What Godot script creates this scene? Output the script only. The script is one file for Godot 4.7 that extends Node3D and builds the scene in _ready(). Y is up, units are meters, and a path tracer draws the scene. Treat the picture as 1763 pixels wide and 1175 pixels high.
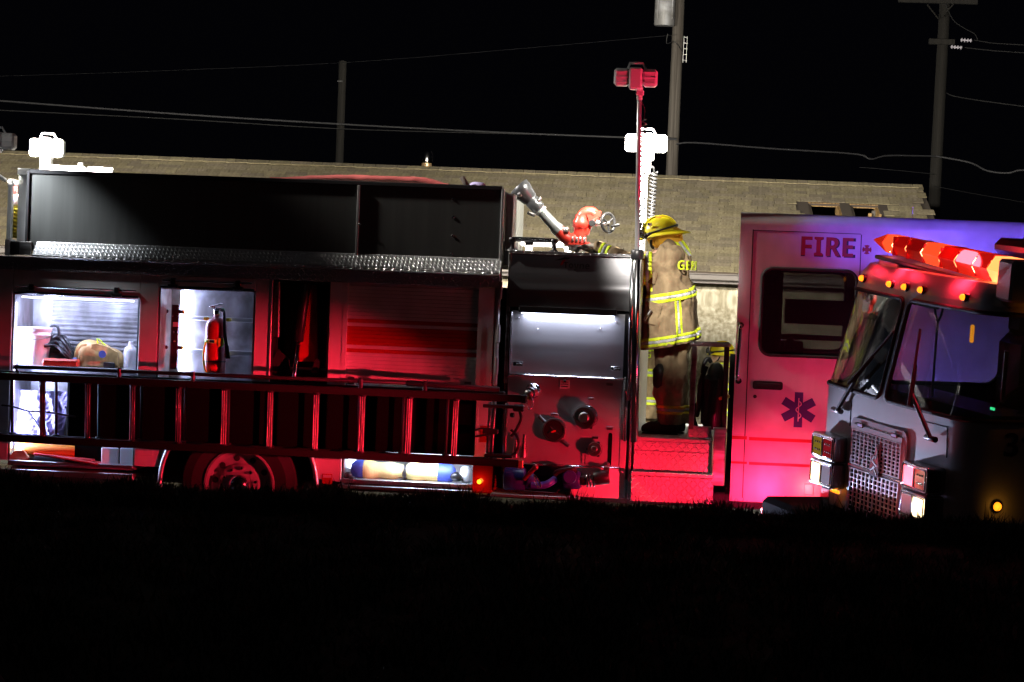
extends Node3D
# A fire engine at work at night: an engine stands broadside, a second one noses in from the right,
# floodlights on masts light the house behind. Metres, y up; the engine's near side is the plane z = 0.

var M := {}
var rng := RandomNumberGenerator.new()
const T_NOSE := Vector3(2.75, 1.5, 2.35)


func _ready() -> void:
	rng.seed = 7
	camera_and_sky()
	materials()
	setting()
	house()
	poles_and_wires()
	engine_body()
	engine_pump()
	engine_cab()
	ladders()
	loose_things()
	crew()
	added_light_tower()
	second_engine()
	grass()


func camera_and_sky() -> void:
	var cam := Camera3D.new()
	cam.name = "camera"
	cam.position = Vector3(1.961, 2.41, 22.414)
	cam.basis = Basis(Vector3.UP, deg_to_rad(5.0)) * Basis(Vector3.RIGHT, deg_to_rad(-1.36)) * Basis(Vector3.BACK, deg_to_rad(2.2))
	cam.fov = rad_to_deg(2.0 * atan(587.5 / 4500.0))
	cam.near = 0.1
	cam.far = 400.0
	add_child(cam)
	cam.current = true
	var env := Environment.new()
	env.background_mode = Environment.BG_SKY
	var sky := ProceduralSkyMaterial.new()
	sky.sky_top_color = lin(0.0006, 0.0006, 0.0014)
	sky.sky_horizon_color = lin(0.0008, 0.0008, 0.0012)
	sky.ground_bottom_color = lin(0.0006, 0.0006, 0.0006)
	sky.ground_horizon_color = lin(0.001, 0.001, 0.001)
	var s := Sky.new()
	s.sky_material = sky
	env.sky = s
	env.tonemap_mode = Environment.TONE_MAPPER_LINEAR
	env.tonemap_exposure = 1.0
	env.sdfgi_enabled = true
	env.ssao_enabled = true
	env.ssil_enabled = true
	var w := WorldEnvironment.new()
	w.name = "night_environment"
	w.environment = env
	add_child(w)


# ---------------------------------------------------------------- helpers

func lin(r: float, g: float, b: float) -> Color:
	return Color(r, g, b).linear_to_srgb()


func mat(r: float, g: float, b: float, rough := 0.6, metal := 0.0) -> StandardMaterial3D:
	var m := StandardMaterial3D.new()
	m.albedo_color = lin(r, g, b)
	m.roughness = rough
	m.metallic = metal
	return m


func glow(r: float, g: float, b: float, e: float) -> StandardMaterial3D:
	var m := mat(minf(r, 0.8), minf(g, 0.8), minf(b, 0.8), 0.3)
	m.emission_enabled = true
	m.emission = lin(r, g, b)
	m.emission_energy_multiplier = e
	return m


func st() -> SurfaceTool:
	var s := SurfaceTool.new()
	s.begin(Mesh.PRIMITIVE_TRIANGLES)
	s.set_smooth_group(-1)
	return s


func obj(called: String, s: SurfaceTool, m: Material, parent: Node = self) -> MeshInstance3D:
	s.generate_normals()
	return mesh_obj(called, s.commit(), m, parent)


func mesh_obj(called: String, me: Mesh, m: Material, parent: Node = self) -> MeshInstance3D:
	var o := MeshInstance3D.new()
	o.name = called
	o.mesh = me
	o.material_override = m
	parent.add_child(o, true)
	return o


func thing(called: String, label: String, category: String, at := Vector3.ZERO, group := "") -> Node3D:
	var o := Node3D.new()
	o.name = called
	o.position = at
	add_child(o, true)
	return tag(o, label, category, group)


func tag(o: Node3D, label: String, category: String, group := "") -> Node3D:
	o.set_meta("label", label)
	o.set_meta("category", category)
	if group:
		o.set_meta("group", group)
	return o


func structure(o: Node3D, label: String) -> void:
	o.set_meta("kind", "structure")
	o.set_meta("label", label)
	o.set_meta("category", "ground")


func tri(s: SurfaceTool, a: Vector3, b: Vector3, c: Vector3) -> void:
	s.add_vertex(a)
	s.add_vertex(c)
	s.add_vertex(b)


func quad(s: SurfaceTool, a: Vector3, b: Vector3, c: Vector3, d: Vector3) -> void:
	tri(s, a, b, c)
	tri(s, a, c, d)


func box(s: SurfaceTool, c: Vector3, size: Vector3, bev := 0.0, bs := Basis()) -> void:
	var h := size * 0.5
	bev = minf(bev, minf(h.x, minf(h.y, h.z)) * 0.9)
	var v := {}
	for ix in [-1, 1]:
		for iy in [-1, 1]:
			for iz in [-1, 1]:
				var p := Vector3(ix * h.x, iy * h.y, iz * h.z)
				v[[ix, iy, iz, 0]] = c + bs * (p - Vector3(0, iy, iz) * bev)
				v[[ix, iy, iz, 1]] = c + bs * (p - Vector3(ix, 0, iz) * bev)
				v[[ix, iy, iz, 2]] = c + bs * (p - Vector3(ix, iy, 0) * bev)
	for k in [-1, 1]:
		var f := [[k, -k, -1, 0], [k, k, -1, 0], [k, k, 1, 0], [k, -k, 1, 0]]
		quad(s, v[f[0]], v[f[1]], v[f[2]], v[f[3]])
		f = [[-1, k, -k, 1], [-1, k, k, 1], [1, k, k, 1], [1, k, -k, 1]]
		quad(s, v[f[0]], v[f[1]], v[f[2]], v[f[3]])
		f = [[-k, -1, k, 2], [k, -1, k, 2], [k, 1, k, 2], [-k, 1, k, 2]]
		quad(s, v[f[0]], v[f[1]], v[f[2]], v[f[3]])
	if bev <= 0.0:
		return
	for a in [-1, 1]:
		for b in [-1, 1]:
			var q := [[a, b, -1, 0], [a, b, -1, 1], [a, b, 1, 1], [a, b, 1, 0]]
			facing(s, [v[q[0]], v[q[1]], v[q[2]], v[q[3]]], bs * Vector3(a, b, 0))
			q = [[a, -1, b, 0], [a, -1, b, 2], [a, 1, b, 2], [a, 1, b, 0]]
			facing(s, [v[q[0]], v[q[1]], v[q[2]], v[q[3]]], bs * Vector3(a, 0, b))
			q = [[-1, a, b, 1], [-1, a, b, 2], [1, a, b, 2], [1, a, b, 1]]
			facing(s, [v[q[0]], v[q[1]], v[q[2]], v[q[3]]], bs * Vector3(0, a, b))
			for e in [-1, 1]:
				facing(s, [v[[a, b, e, 0]], v[[a, b, e, 1]], v[[a, b, e, 2]]], bs * Vector3(a, b, e))


# A triangle or quad turned so that it faces along n.
func facing(s: SurfaceTool, p: Array, n: Vector3) -> void:
	var out: Vector3 = (p[1] - p[0]).cross(p[2] - p[0])
	if out.dot(n) < 0.0:
		p.reverse()
	tri(s, p[0], p[1], p[2])
	if p.size() == 4:
		tri(s, p[0], p[2], p[3])


# A box from a rectangle (left, bottom, right, top) and two depths.
func slab(s: SurfaceTool, r: Array, z0: float, z1: float, bev := 0.0) -> void:
	box(s, Vector3((r[0] + r[2]) * 0.5, (r[1] + r[3]) * 0.5, (z0 + z1) * 0.5), Vector3(absf(r[2] - r[0]), absf(r[3] - r[1]), absf(z1 - z0)), bev)


func aim(dir: Vector3) -> Basis:
	var y := dir.normalized()
	var x := y.cross(Vector3.BACK if absf(y.z) < 0.9 else Vector3.RIGHT).normalized()
	return Basis(x, y, x.cross(y))


# Profile of (radius, height) turned about the y axis of xf.
func lathe(s: SurfaceTool, prof: Array, xf: Transform3D, seg := 24, smooth := true) -> void:
	s.set_smooth_group(0 if smooth else -1)
	for i in prof.size() - 1:
		var a: Vector2 = prof[i]
		var b: Vector2 = prof[i + 1]
		for k in seg:
			var t0 := TAU * k / seg
			var t1 := TAU * (k + 1) / seg
			var p0 := xf * Vector3(cos(t0) * a.x, a.y, -sin(t0) * a.x)
			var p1 := xf * Vector3(cos(t1) * a.x, a.y, -sin(t1) * a.x)
			var p2 := xf * Vector3(cos(t1) * b.x, b.y, -sin(t1) * b.x)
			var p3 := xf * Vector3(cos(t0) * b.x, b.y, -sin(t0) * b.x)
			if a.x < 1e-6:
				tri(s, p0, p2, p3)
			elif b.x < 1e-6:
				tri(s, p0, p1, p2)
			else:
				quad(s, p0, p1, p2, p3)
	s.set_smooth_group(-1)


# A profile with hard edges: each segment its own smooth band.
func turned(s: SurfaceTool, prof: Array, xf: Transform3D, seg := 24) -> void:
	for i in prof.size() - 1:
		var flat: bool = absf(prof[i].x - prof[i + 1].x) > absf(prof[i].y - prof[i + 1].y) * 3.0
		lathe(s, [prof[i], prof[i + 1]], xf, seg, not flat)


func drum(s: SurfaceTool, a: Vector3, b: Vector3, r: float, r2 := -1.0, seg := 20) -> void:
	var q := r if r2 < 0.0 else r2
	var l := a.distance_to(b)
	var e := minf(0.12 * minf(r, q), l * 0.2)
	turned(s, [Vector2(0, 0), Vector2(r - e, 0), Vector2(r, e), Vector2(q, l - e), Vector2(q - e, l), Vector2(0, l)], Transform3D(aim(b - a), a), seg)


func tube(s: SurfaceTool, pts: Array, r: float, sides := 8, closed := false) -> void:
	s.set_smooth_group(0)
	var n := pts.size()
	var rings := []
	var up := Vector3.ZERO
	for i in n:
		var a: Vector3 = pts[(i - 1 + n) % n] if closed or i > 0 else pts[0]
		var b: Vector3 = pts[(i + 1) % n] if closed or i < n - 1 else pts[n - 1]
		var d := (b - a).normalized()
		if up == Vector3.ZERO:
			up = aim(d).x
		up = (up - d * up.dot(d)).normalized()
		var w := d.cross(up)
		var ring := []
		for k in sides:
			var t := TAU * k / sides
			ring.append(pts[i] + (up * cos(t) + w * sin(t)) * r)
		rings.append(ring)
	for i in (n if closed else n - 1):
		var p: Array = rings[i]
		var q: Array = rings[(i + 1) % n]
		for k in sides:
			var j := (k + 1) % sides
			quad(s, p[k], p[j], q[j], q[k])
	s.set_smooth_group(-1)
	if not closed:
		for k in range(1, sides - 1):
			tri(s, rings[0][0], rings[0][k + 1], rings[0][k])
			tri(s, rings[n - 1][0], rings[n - 1][k], rings[n - 1][k + 1])


func coil(s: SurfaceTool, a: Vector3, b: Vector3, turns: int, cr: float, wr: float) -> void:
	var f := aim(b - a)
	var pts := []
	var n := turns * 10
	for i in n + 1:
		var t := TAU * turns * i / n
		pts.append(a.lerp(b, float(i) / n) + f.x * cos(t) * cr + f.z * sin(t) * cr)
	tube(s, pts, wr, 5)


func smooth_path(p: Array, per := 6) -> Array:
	var out := []
	for i in p.size() - 1:
		var a: Vector3 = p[maxi(i - 1, 0)]
		var d: Vector3 = p[mini(i + 2, p.size() - 1)]
		for k in per:
			out.append(p[i].cubic_interpolate(p[i + 1], a, d, float(k) / per))
	out.append(p[p.size() - 1])
	return out


# A flat outline (x, y) given thickness from z0 (back) to z1 (front), placed by xf.
func prism(s: SurfaceTool, poly: Array, z0: float, z1: float, xf := Transform3D()) -> void:
	var p := PackedVector2Array(poly)
	if Geometry2D.is_polygon_clockwise(p):
		p.reverse()
	var t := Geometry2D.triangulate_polygon(p)
	for i in range(0, t.size(), 3):
		var a := p[t[i]]
		var b := p[t[i + 1]]
		var c := p[t[i + 2]]
		if (b - a).cross(c - a) < 0.0:
			var w := b
			b = c
			c = w
		tri(s, xf * Vector3(a.x, a.y, z1), xf * Vector3(b.x, b.y, z1), xf * Vector3(c.x, c.y, z1))
		tri(s, xf * Vector3(a.x, a.y, z0), xf * Vector3(c.x, c.y, z0), xf * Vector3(b.x, b.y, z0))
	for i in p.size():
		var a := p[i]
		var b := p[(i + 1) % p.size()]
		quad(s, xf * Vector3(a.x, a.y, z0), xf * Vector3(b.x, b.y, z0), xf * Vector3(b.x, b.y, z1), xf * Vector3(a.x, a.y, z1))


func round_rect(r: Array, rad: float, n := 6) -> Array:
	var out := []
	var c := [[r[2] - rad, r[1] + rad, -PI / 2], [r[2] - rad, r[3] - rad, 0.0], [r[0] + rad, r[3] - rad, PI / 2], [r[0] + rad, r[1] + rad, PI]]
	for q in c:
		for k in n + 1:
			var t: float = q[2] + PI / 2 * k / n
			out.append(Vector2(q[0] + cos(t) * rad, q[1] + sin(t) * rad))
	return out


# A sheet r with a rounded opening h, as a front face at z1 and the reveal back to z0.
func pierced(s: SurfaceTool, r: Array, h: Array, rad: float, z0: float, z1: float) -> void:
	var loop := round_rect(h, rad)
	var n := loop.size()
	var corner := []
	for p in loop:
		var q := Vector2(clampf(p.x, h[0] + rad, h[2] - rad), clampf(p.y, h[1] + rad, h[3] - rad))
		var d: Vector2 = p - q
		var o := Vector2(p.x, p.y)
		if absf(d.x) >= absf(d.y) - 1e-5:
			o.x = r[2] if d.x > 0 else r[0]
		if absf(d.y) >= absf(d.x) - 1e-5:
			o.y = r[3] if d.y > 0 else r[1]
		corner.append(o)
	for i in n:
		var j := (i + 1) % n
		var a: Vector2 = loop[i]
		var b: Vector2 = loop[j]
		var c: Vector2 = corner[j]
		var d: Vector2 = corner[i]
		facing(s, [Vector3(a.x, a.y, z1), Vector3(b.x, b.y, z1), Vector3(c.x, c.y, z1)], Vector3.BACK)
		facing(s, [Vector3(a.x, a.y, z1), Vector3(c.x, c.y, z1), Vector3(d.x, d.y, z1)], Vector3.BACK)
		quad(s, Vector3(a.x, a.y, z1), Vector3(a.x, a.y, z0), Vector3(b.x, b.y, z0), Vector3(b.x, b.y, z1))


# The inside of a box open to the front: floor, roof, sides and back, 15 mm thick.
func recess(s: SurfaceTool, r: Array, z0: float, z1: float) -> void:
	var t := 0.015
	var g := 0.002
	slab(s, [r[0] + g, r[1] + g, r[2] - g, r[3] - g], z0 - t, z0)
	slab(s, [r[0] + g, r[1] + g, r[0] + g + t, r[3] - g], z0, z1)
	slab(s, [r[2] - g - t, r[1] + g, r[2] - g, r[3] - g], z0, z1)
	slab(s, [r[0] + g + t, r[3] - g - t, r[2] - g - t, r[3] - g], z0, z1)
	slab(s, [r[0] + g + t, r[1] + g, r[2] - g - t, r[1] + g + t], z0, z1)


func words(called: String, text: String, at: Vector3, size: float, m: Material, parent: Node, turn := Basis(), weight := 700, italic := false, wide := 1.0) -> MeshInstance3D:
	var f := SystemFont.new()
	f.font_names = PackedStringArray(["Droid Sans"])
	f.font_weight = weight
	f.font_italic = italic
	var t := TextMesh.new()
	t.text = text
	t.font = f
	t.font_size = 64
	t.pixel_size = size / 46.0
	t.depth = 0.003
	t.curve_step = 1.0
	var o := mesh_obj(called, t, m, parent)
	o.transform = Transform3D(turn * Basis.from_scale(Vector3(wide, 1, 1)), at)
	return o


func spot(called: String, at: Vector3, to: Vector3, e: float, c: Color, angle: float, soft: float, size := 0.08) -> void:
	var l := SpotLight3D.new()
	l.name = called
	add_child(l, true)
	l.look_at_from_position(at, to, Vector3.UP if absf((to - at).normalized().y) < 0.95 else Vector3.RIGHT)
	l.light_energy = e
	l.light_color = c.linear_to_srgb()
	l.spot_angle = angle
	l.spot_angle_attenuation = soft
	l.spot_range = 60.0
	l.spot_attenuation = 2.0
	l.light_size = size
	l.shadow_enabled = true


func omni(called: String, at: Vector3, e: float, c: Color, size := 0.03) -> void:
	var l := OmniLight3D.new()
	l.name = called
	add_child(l, true)
	l.position = at
	l.light_energy = e
	l.light_color = c.linear_to_srgb()
	l.light_size = size
	l.omni_range = 30.0
	l.omni_attenuation = 2.0
	l.shadow_enabled = true


func area(called: String, at: Vector3, to: Vector3, w: float, h: float, e: float, c: Color, up := Vector3.UP) -> void:
	var l := AreaLight3D.new()
	l.name = called
	add_child(l, true)
	l.look_at_from_position(at, to, up)
	l.area_size = Vector2(w, h)
	l.area_normalize_energy = true
	l.light_energy = e
	l.light_color = c.linear_to_srgb()
	l.area_range = 20.0
	l.area_attenuation = 2.0
	l.shadow_enabled = true


# ---------------------------------------------------------------- computed textures

func noise_tex(seed_: int, freq: float, lo: Color, hi: Color, size := 256, stretch := Vector2.ONE, octaves := 4) -> ImageTexture:
	var n := FastNoiseLite.new()
	n.seed = seed_
	n.frequency = 1.0
	n.fractal_octaves = octaves
	var im := Image.create_empty(size, size, false, Image.FORMAT_RGB8)
	for y in size:
		for x in size:
			# on a torus, so that the tile has no seam
			var u := TAU * x / size
			var v := TAU * y / size
			var w := freq * size / TAU
			var a := n.get_noise_3d((cos(u) * w + 40.0) * stretch.x, sin(u) * w * stretch.x, (cos(v) * w + 3.0 * sin(v) * w) * stretch.y * 0.4)
			im.set_pixel(x, y, lo.lerp(hi, clampf(a * 0.9 + 0.5, 0.0, 1.0)))
	return ImageTexture.create_from_image(im)


func diamond_tex() -> ImageTexture:
	var n := 128
	var im := Image.create_empty(n, n, false, Image.FORMAT_RGB8)
	for y in n:
		for x in n:
			var best := 0.0
			for cx in range(-1, 5):
				for cy in range(-1, 5):
					var d := Vector2(x - (cx + 0.5) * n / 4.0, y - (cy + 0.5) * n / 4.0)
					var s := 1.0 if (cx + cy) % 2 == 0 else -1.0
					var a := (d.x + s * d.y) * 0.7071 / 19.0
					var b := (d.x - s * d.y) * 0.7071 / 5.5
					best = maxf(best, clampf((1.0 - a * a - b * b) * 1.8, 0.0, 1.0))
			im.set_pixel(x, y, Color(best, best, best))
	return ImageTexture.create_from_image(im)


func triplanar(m: StandardMaterial3D, scale: Vector3) -> StandardMaterial3D:
	m.uv1_triplanar = true
	m.uv1_world_triplanar = true
	m.uv1_scale = scale
	return m


func relief(m: StandardMaterial3D, t: Texture2D, cm: float) -> void:
	m.heightmap_enabled = true
	m.heightmap_texture = t
	m.heightmap_scale = cm


func materials() -> void:
	var grain := noise_tex(3, 0.05, Color(0.3, 0.3, 0.3), Color(1, 1, 1), 256)
	var streak := noise_tex(5, 0.03, Color(0.82, 0.82, 0.82), Color(1, 1, 1), 256, Vector2(0.25, 3.0))
	var blotch := noise_tex(9, 0.02, Color(0.62, 0.6, 0.57), Color(1, 1, 1), 256)
	var weave := noise_tex(11, 0.16, Color(0.2, 0.2, 0.2), Color(1, 1, 1), 128)
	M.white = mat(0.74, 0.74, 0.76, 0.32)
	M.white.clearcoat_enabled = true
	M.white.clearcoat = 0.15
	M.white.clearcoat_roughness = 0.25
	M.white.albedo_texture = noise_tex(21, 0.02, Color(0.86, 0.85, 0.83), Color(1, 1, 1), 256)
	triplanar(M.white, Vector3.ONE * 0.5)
	M.housing = mat(0.72, 0.72, 0.74, 0.45)
	M.red = mat(0.42, 0.012, 0.012, 0.3)
	M.red.clearcoat_enabled = true
	M.red.clearcoat = 0.6
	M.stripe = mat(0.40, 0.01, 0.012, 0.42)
	M.gun = mat(0.5, 0.022, 0.012, 0.28)
	M.gun.clearcoat_enabled = true
	M.gun.clearcoat = 0.7
	M.black = mat(0.012, 0.012, 0.013, 0.5)
	M.rubber = mat(0.016, 0.016, 0.016, 0.8)
	relief(M.rubber, grain, 0.1)
	triplanar(M.rubber, Vector3.ONE * 4.0)
	M.satin = mat(0.02, 0.02, 0.022, 0.35)
	M.chrome = mat(0.72, 0.72, 0.74, 0.12, 1.0)
	M.alu = mat(0.55, 0.55, 0.56, 0.42, 1.0)
	M.steel = mat(0.52, 0.52, 0.54, 0.3, 1.0)
	M.steel.roughness_texture = streak
	M.steel.roughness = 0.42
	M.steel.albedo_texture = blotch
	triplanar(M.steel, Vector3(0.7, 2.6, 0.7))
	M.panel = mat(0.5, 0.5, 0.53, 0.34, 0.62)
	M.panel.roughness_texture = streak
	M.panel.roughness = 0.44
	triplanar(M.panel, Vector3(0.7, 2.6, 0.7))
	M.panel_dark = M.panel.duplicate()  # darker copy of the steel: the upper sheet's shade put into its colour
	M.panel_dark.metallic = 0.92
	M.panel_dark.albedo_color = lin(0.32, 0.32, 0.34)
	M.panel_dark.roughness = 0.36
	M.bed = mat(0.16, 0.165, 0.16, 0.36, 0.75)
	M.bed.albedo_texture = noise_tex(61, 0.02, Color(0.9, 0.9, 0.9), Color(1, 1, 1), 256, Vector2(3.0, 0.2))
	triplanar(M.bed, Vector3(0.6, 0.6, 0.6))
	M.tread = mat(0.5, 0.5, 0.52, 0.34, 0.9)
	var dia := diamond_tex()
	relief(M.tread, dia, 0.35)
	triplanar(M.tread, Vector3.ONE * 7.0)
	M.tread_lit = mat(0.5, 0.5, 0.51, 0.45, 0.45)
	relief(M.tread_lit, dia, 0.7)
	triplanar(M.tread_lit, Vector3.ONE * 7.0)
	M.inside = mat(0.5, 0.5, 0.54, 0.4, 0.5)
	M.inside.albedo_texture = blotch
	triplanar(M.inside, Vector3.ONE * 0.9)
	M.rack = mat(0.004, 0.004, 0.004, 0.8)
	M.rack.metallic_specular = 0.1
	M.glass = mat(0.5, 0.55, 0.55, 0.03)
	M.glass.albedo_color.a = 0.06
	M.glass.transparency = BaseMaterial3D.TRANSPARENCY_ALPHA
	M.tint = mat(0.02, 0.03, 0.03, 0.03)
	M.tint.albedo_color.a = 0.55
	M.tint.transparency = BaseMaterial3D.TRANSPARENCY_ALPHA
	M.amber_dark = mat(0.4, 0.12, 0.01, 0.2)
	M.lens_red = mat(0.32, 0.004, 0.006, 0.12)
	M.asphalt = mat(0.05, 0.05, 0.05, 0.85)
	M.asphalt.albedo_texture = blotch
	relief(M.asphalt, grain, 0.5)
	triplanar(M.asphalt, Vector3.ONE * 1.3)
	M.soil = mat(0.035, 0.032, 0.02, 0.95)
	M.soil.albedo_texture = blotch
	triplanar(M.soil, Vector3.ONE * 0.4)
	M.stucco = mat(0.56, 0.52, 0.42, 0.9)
	M.stucco.albedo_texture = noise_tex(31, 0.06, Color(0.66, 0.64, 0.58), Color(1, 1, 1), 256)
	relief(M.stucco, grain, 1.2)
	triplanar(M.stucco, Vector3.ONE * 0.8)
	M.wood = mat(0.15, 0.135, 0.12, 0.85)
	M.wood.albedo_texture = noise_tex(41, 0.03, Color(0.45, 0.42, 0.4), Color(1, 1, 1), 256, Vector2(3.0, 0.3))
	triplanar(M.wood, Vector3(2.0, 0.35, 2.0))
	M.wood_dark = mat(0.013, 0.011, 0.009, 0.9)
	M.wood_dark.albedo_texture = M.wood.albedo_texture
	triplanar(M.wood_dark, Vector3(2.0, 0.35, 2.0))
	M.lumber = mat(0.52, 0.33, 0.13, 0.7)
	M.lumber.albedo_texture = M.wood.albedo_texture
	triplanar(M.lumber, Vector3(3.0, 0.8, 3.0))
	var soft := noise_tex(71, 0.03, Color(0.78, 0.77, 0.75), Color(1, 1, 1), 256)
	M.shingles = []
	for k in 6:
		var v: float = [0.86, 0.95, 1.0, 1.06, 1.14, 0.8][k]
		var m := mat(0.275 * v, 0.235 * v, 0.155 * v * [1.0, 0.92, 1.08, 1.0, 0.95, 1.1][k], 0.95)
		m.albedo_texture = soft
		relief(m, grain, 0.15)
		triplanar(m, Vector3.ONE * 3.0)
		M.shingles.append(m)
	M.grit = M.shingles[2].duplicate()
	M.grit.albedo_color = lin(1, 1, 1)
	M.grit.vertex_color_use_as_albedo = true
	M.fascia = mat(0.12, 0.105, 0.1, 0.6)
	M.attic = mat(0.06, 0.045, 0.035, 0.95)
	M.wool = mat(0.22, 0.2, 0.16, 0.98)
	relief(M.wool, grain, 3.0)
	triplanar(M.wool, Vector3.ONE * 1.5)
	M.cable = mat(0.022, 0.022, 0.026, 0.7)
	M.cable_dim = mat(0.006, 0.006, 0.007, 0.8)
	M.porcelain = mat(0.45, 0.43, 0.5, 0.3)
	M.tank = mat(0.34, 0.35, 0.38, 0.5)
	M.tank.albedo_texture = blotch
	triplanar(M.tank, Vector3.ONE * 1.2)
	M.coat = mat(0.31, 0.23, 0.13, 0.9)
	M.coat.albedo_texture = noise_tex(51, 0.03, Color(0.72, 0.7, 0.68), Color(1, 1, 1), 256)
	relief(M.coat, weave, 0.25)
	triplanar(M.coat, Vector3.ONE * 1.6)
	M.lime = mat(0.62, 0.78, 0.02, 0.6)
	M.silver = mat(0.42, 0.43, 0.45, 0.5)
	M.lime_dull = mat(0.6, 0.5, 0.02, 0.7)
	M.helmet = mat(0.86, 0.74, 0.015, 0.28)
	M.helmet.clearcoat_enabled = true
	M.helmet.clearcoat = 0.6
	M.hood = mat(0.72, 0.38, 0.03, 0.95)
	relief(M.hood, weave, 0.2)
	triplanar(M.hood, Vector3.ONE * 3.0)
	M.skin = mat(0.5, 0.3, 0.22, 0.55)
	M.glove = mat(0.6, 0.56, 0.48, 0.85)
	M.tarp = mat(0.5, 0.09, 0.085, 0.7)
	relief(M.tarp, grain, 0.4)
	triplanar(M.tarp, Vector3.ONE * 0.8)
	M.plastic_white = mat(0.78, 0.78, 0.78, 0.4)
	M.plastic_white.subsurf_scatter_enabled = true
	M.plastic_white.subsurf_scatter_strength = 0.15
	M.tan = mat(0.82, 0.56, 0.22, 0.42)
	M.tan.albedo_texture = blotch
	triplanar(M.tan, Vector3.ONE * 1.5)
	M.orange = mat(0.72, 0.24, 0.015, 0.6)
	M.blue_paint = mat(0.03, 0.035, 0.22, 0.35)
	M.blue_bag = mat(0.05, 0.09, 0.5, 0.6)
	M.yellow_bag = mat(0.8, 0.74, 0.3, 0.75)
	relief(M.yellow_bag, blotch, 1.0)
	triplanar(M.yellow_bag, Vector3.ONE * 2.0)
	M.sheet = mat(0.4, 0.36, 0.62, 0.7)
	M.sign_blue = mat(0.03, 0.03, 0.2, 0.5)
	M.decal_red = mat(0.36, 0.008, 0.01, 0.5)
	M.yellow_hose = mat(0.7, 0.6, 0.05, 0.6)
	M.rim = mat(0.38, 0.38, 0.39, 0.3, 0.4)
	M.rung = mat(0.28, 0.26, 0.23, 0.3, 0.85)  # paler than the rung cores: their highlight lines put into the colour
	M.spur_lit = mat(0.5, 0.25, 0.12, 0.4, 0.5)  # red-orange light on the lower butt spur, put into its colour
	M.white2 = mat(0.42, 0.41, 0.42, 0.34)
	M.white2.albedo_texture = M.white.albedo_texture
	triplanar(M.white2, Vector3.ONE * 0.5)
	M.white2.clearcoat_enabled = true
	M.white2.clearcoat = 0.5
	M.mirror = mat(0.6, 0.6, 0.63, 0.22, 0.6)
	M.bezel = mat(0.3, 0.3, 0.31, 0.25, 0.9)
	M.lens_clear = mat(0.5, 0.5, 0.48, 0.12, 0.3)
	M.lens_amber = mat(0.3, 0.22, 0.01, 0.12)
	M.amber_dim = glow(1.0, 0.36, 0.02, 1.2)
	M.led = glow(0.75, 0.8, 1.0, 5.0)
	M.flood = glow(1.0, 0.98, 0.92, 14.0)
	M.red_lit = glow(1.0, 0.1, 0.12, 5.0)
	M.red_hot = glow(1.0, 0.1, 0.14, 2.2)
	M.amber = glow(1.0, 0.27, 0.01, 2.2)
	M.head = glow(1.0, 0.72, 0.36, 4.0)
	M.bar_red = glow(1.0, 0.008, 0.012, 1.0)
	M.bar_mid = glow(1.0, 0.06, 0.02, 2.0)
	M.bar_hot = glow(1.0, 0.5, 0.12, 4.0)
	M.bar_low = glow(0.5, 0.0, 0.004, 0.35)
	M.bar_lenses = []
	for q in [[0.5, 0.03], [1.1, 0.1], [0.3, 0.005], [0.16, 0.004], [1.2, 0.07], [0.3, 0.006], [0.6, 0.02], [0.4, 0.01], [2.6, 0.26]]:
		var m := mat(0.97, 0.09, 0.04, 0.06)
		m.albedo_color.a = 0.12
		m.refraction_enabled = true
		m.refraction_scale = 0.02
		m.emission_enabled = true
		m.emission = lin(1.0, q[1], q[1] * 0.25)
		m.emission_energy_multiplier = q[0]
		M.bar_lenses.append(m)
	M.bar_bulb = glow(1.0, 0.75, 0.45, 26.0)
	M.bar_bulb_dim = glow(1.0, 0.6, 0.3, 8.0)
	M.blue_lit = glow(0.1, 0.12, 1.0, 4.0)
	M.green_lit = glow(0.05, 1.0, 0.35, 1.6)


# ---------------------------------------------------------------- the place

func setting() -> void:
	var s := st()
	slab(s, [-60.0, -0.3, 60.0, 0.0], -9.6, 4.4)
	structure(obj("road", s, M.asphalt), "dark asphalt road the engines stand on")
	s = st()
	slab(s, [-60.0, -0.3, 60.0, -0.004], -60.0, -9.6)
	structure(obj("ground", s, M.soil), "dark yard around the house behind the engines")
	# the near bank: rises from the road to a crest and runs on past the camera
	s = st()
	var prof := [[4.4, 0.0], [4.8, 0.3], [5.3, 0.72], [5.8, 0.92], [6.2, 0.95], [7.0, 0.94], [9.0, 0.9], [14.0, 0.86], [22.0, 0.85], [40.0, 0.85], [80.0, 0.85]]
	for i in prof.size() - 1:
		for k in 60:
			var x0 := -60.0 + k * 2.0
			quad(s, Vector3(x0, prof[i][1], prof[i][0]), Vector3(x0, prof[i + 1][1], prof[i + 1][0]), Vector3(x0 + 2, prof[i + 1][1], prof[i + 1][0]), Vector3(x0 + 2, prof[i][1], prof[i][0]))
	structure(obj("bank_ground", s, M.soil), "unlit grassy bank in front of the engines")


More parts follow.
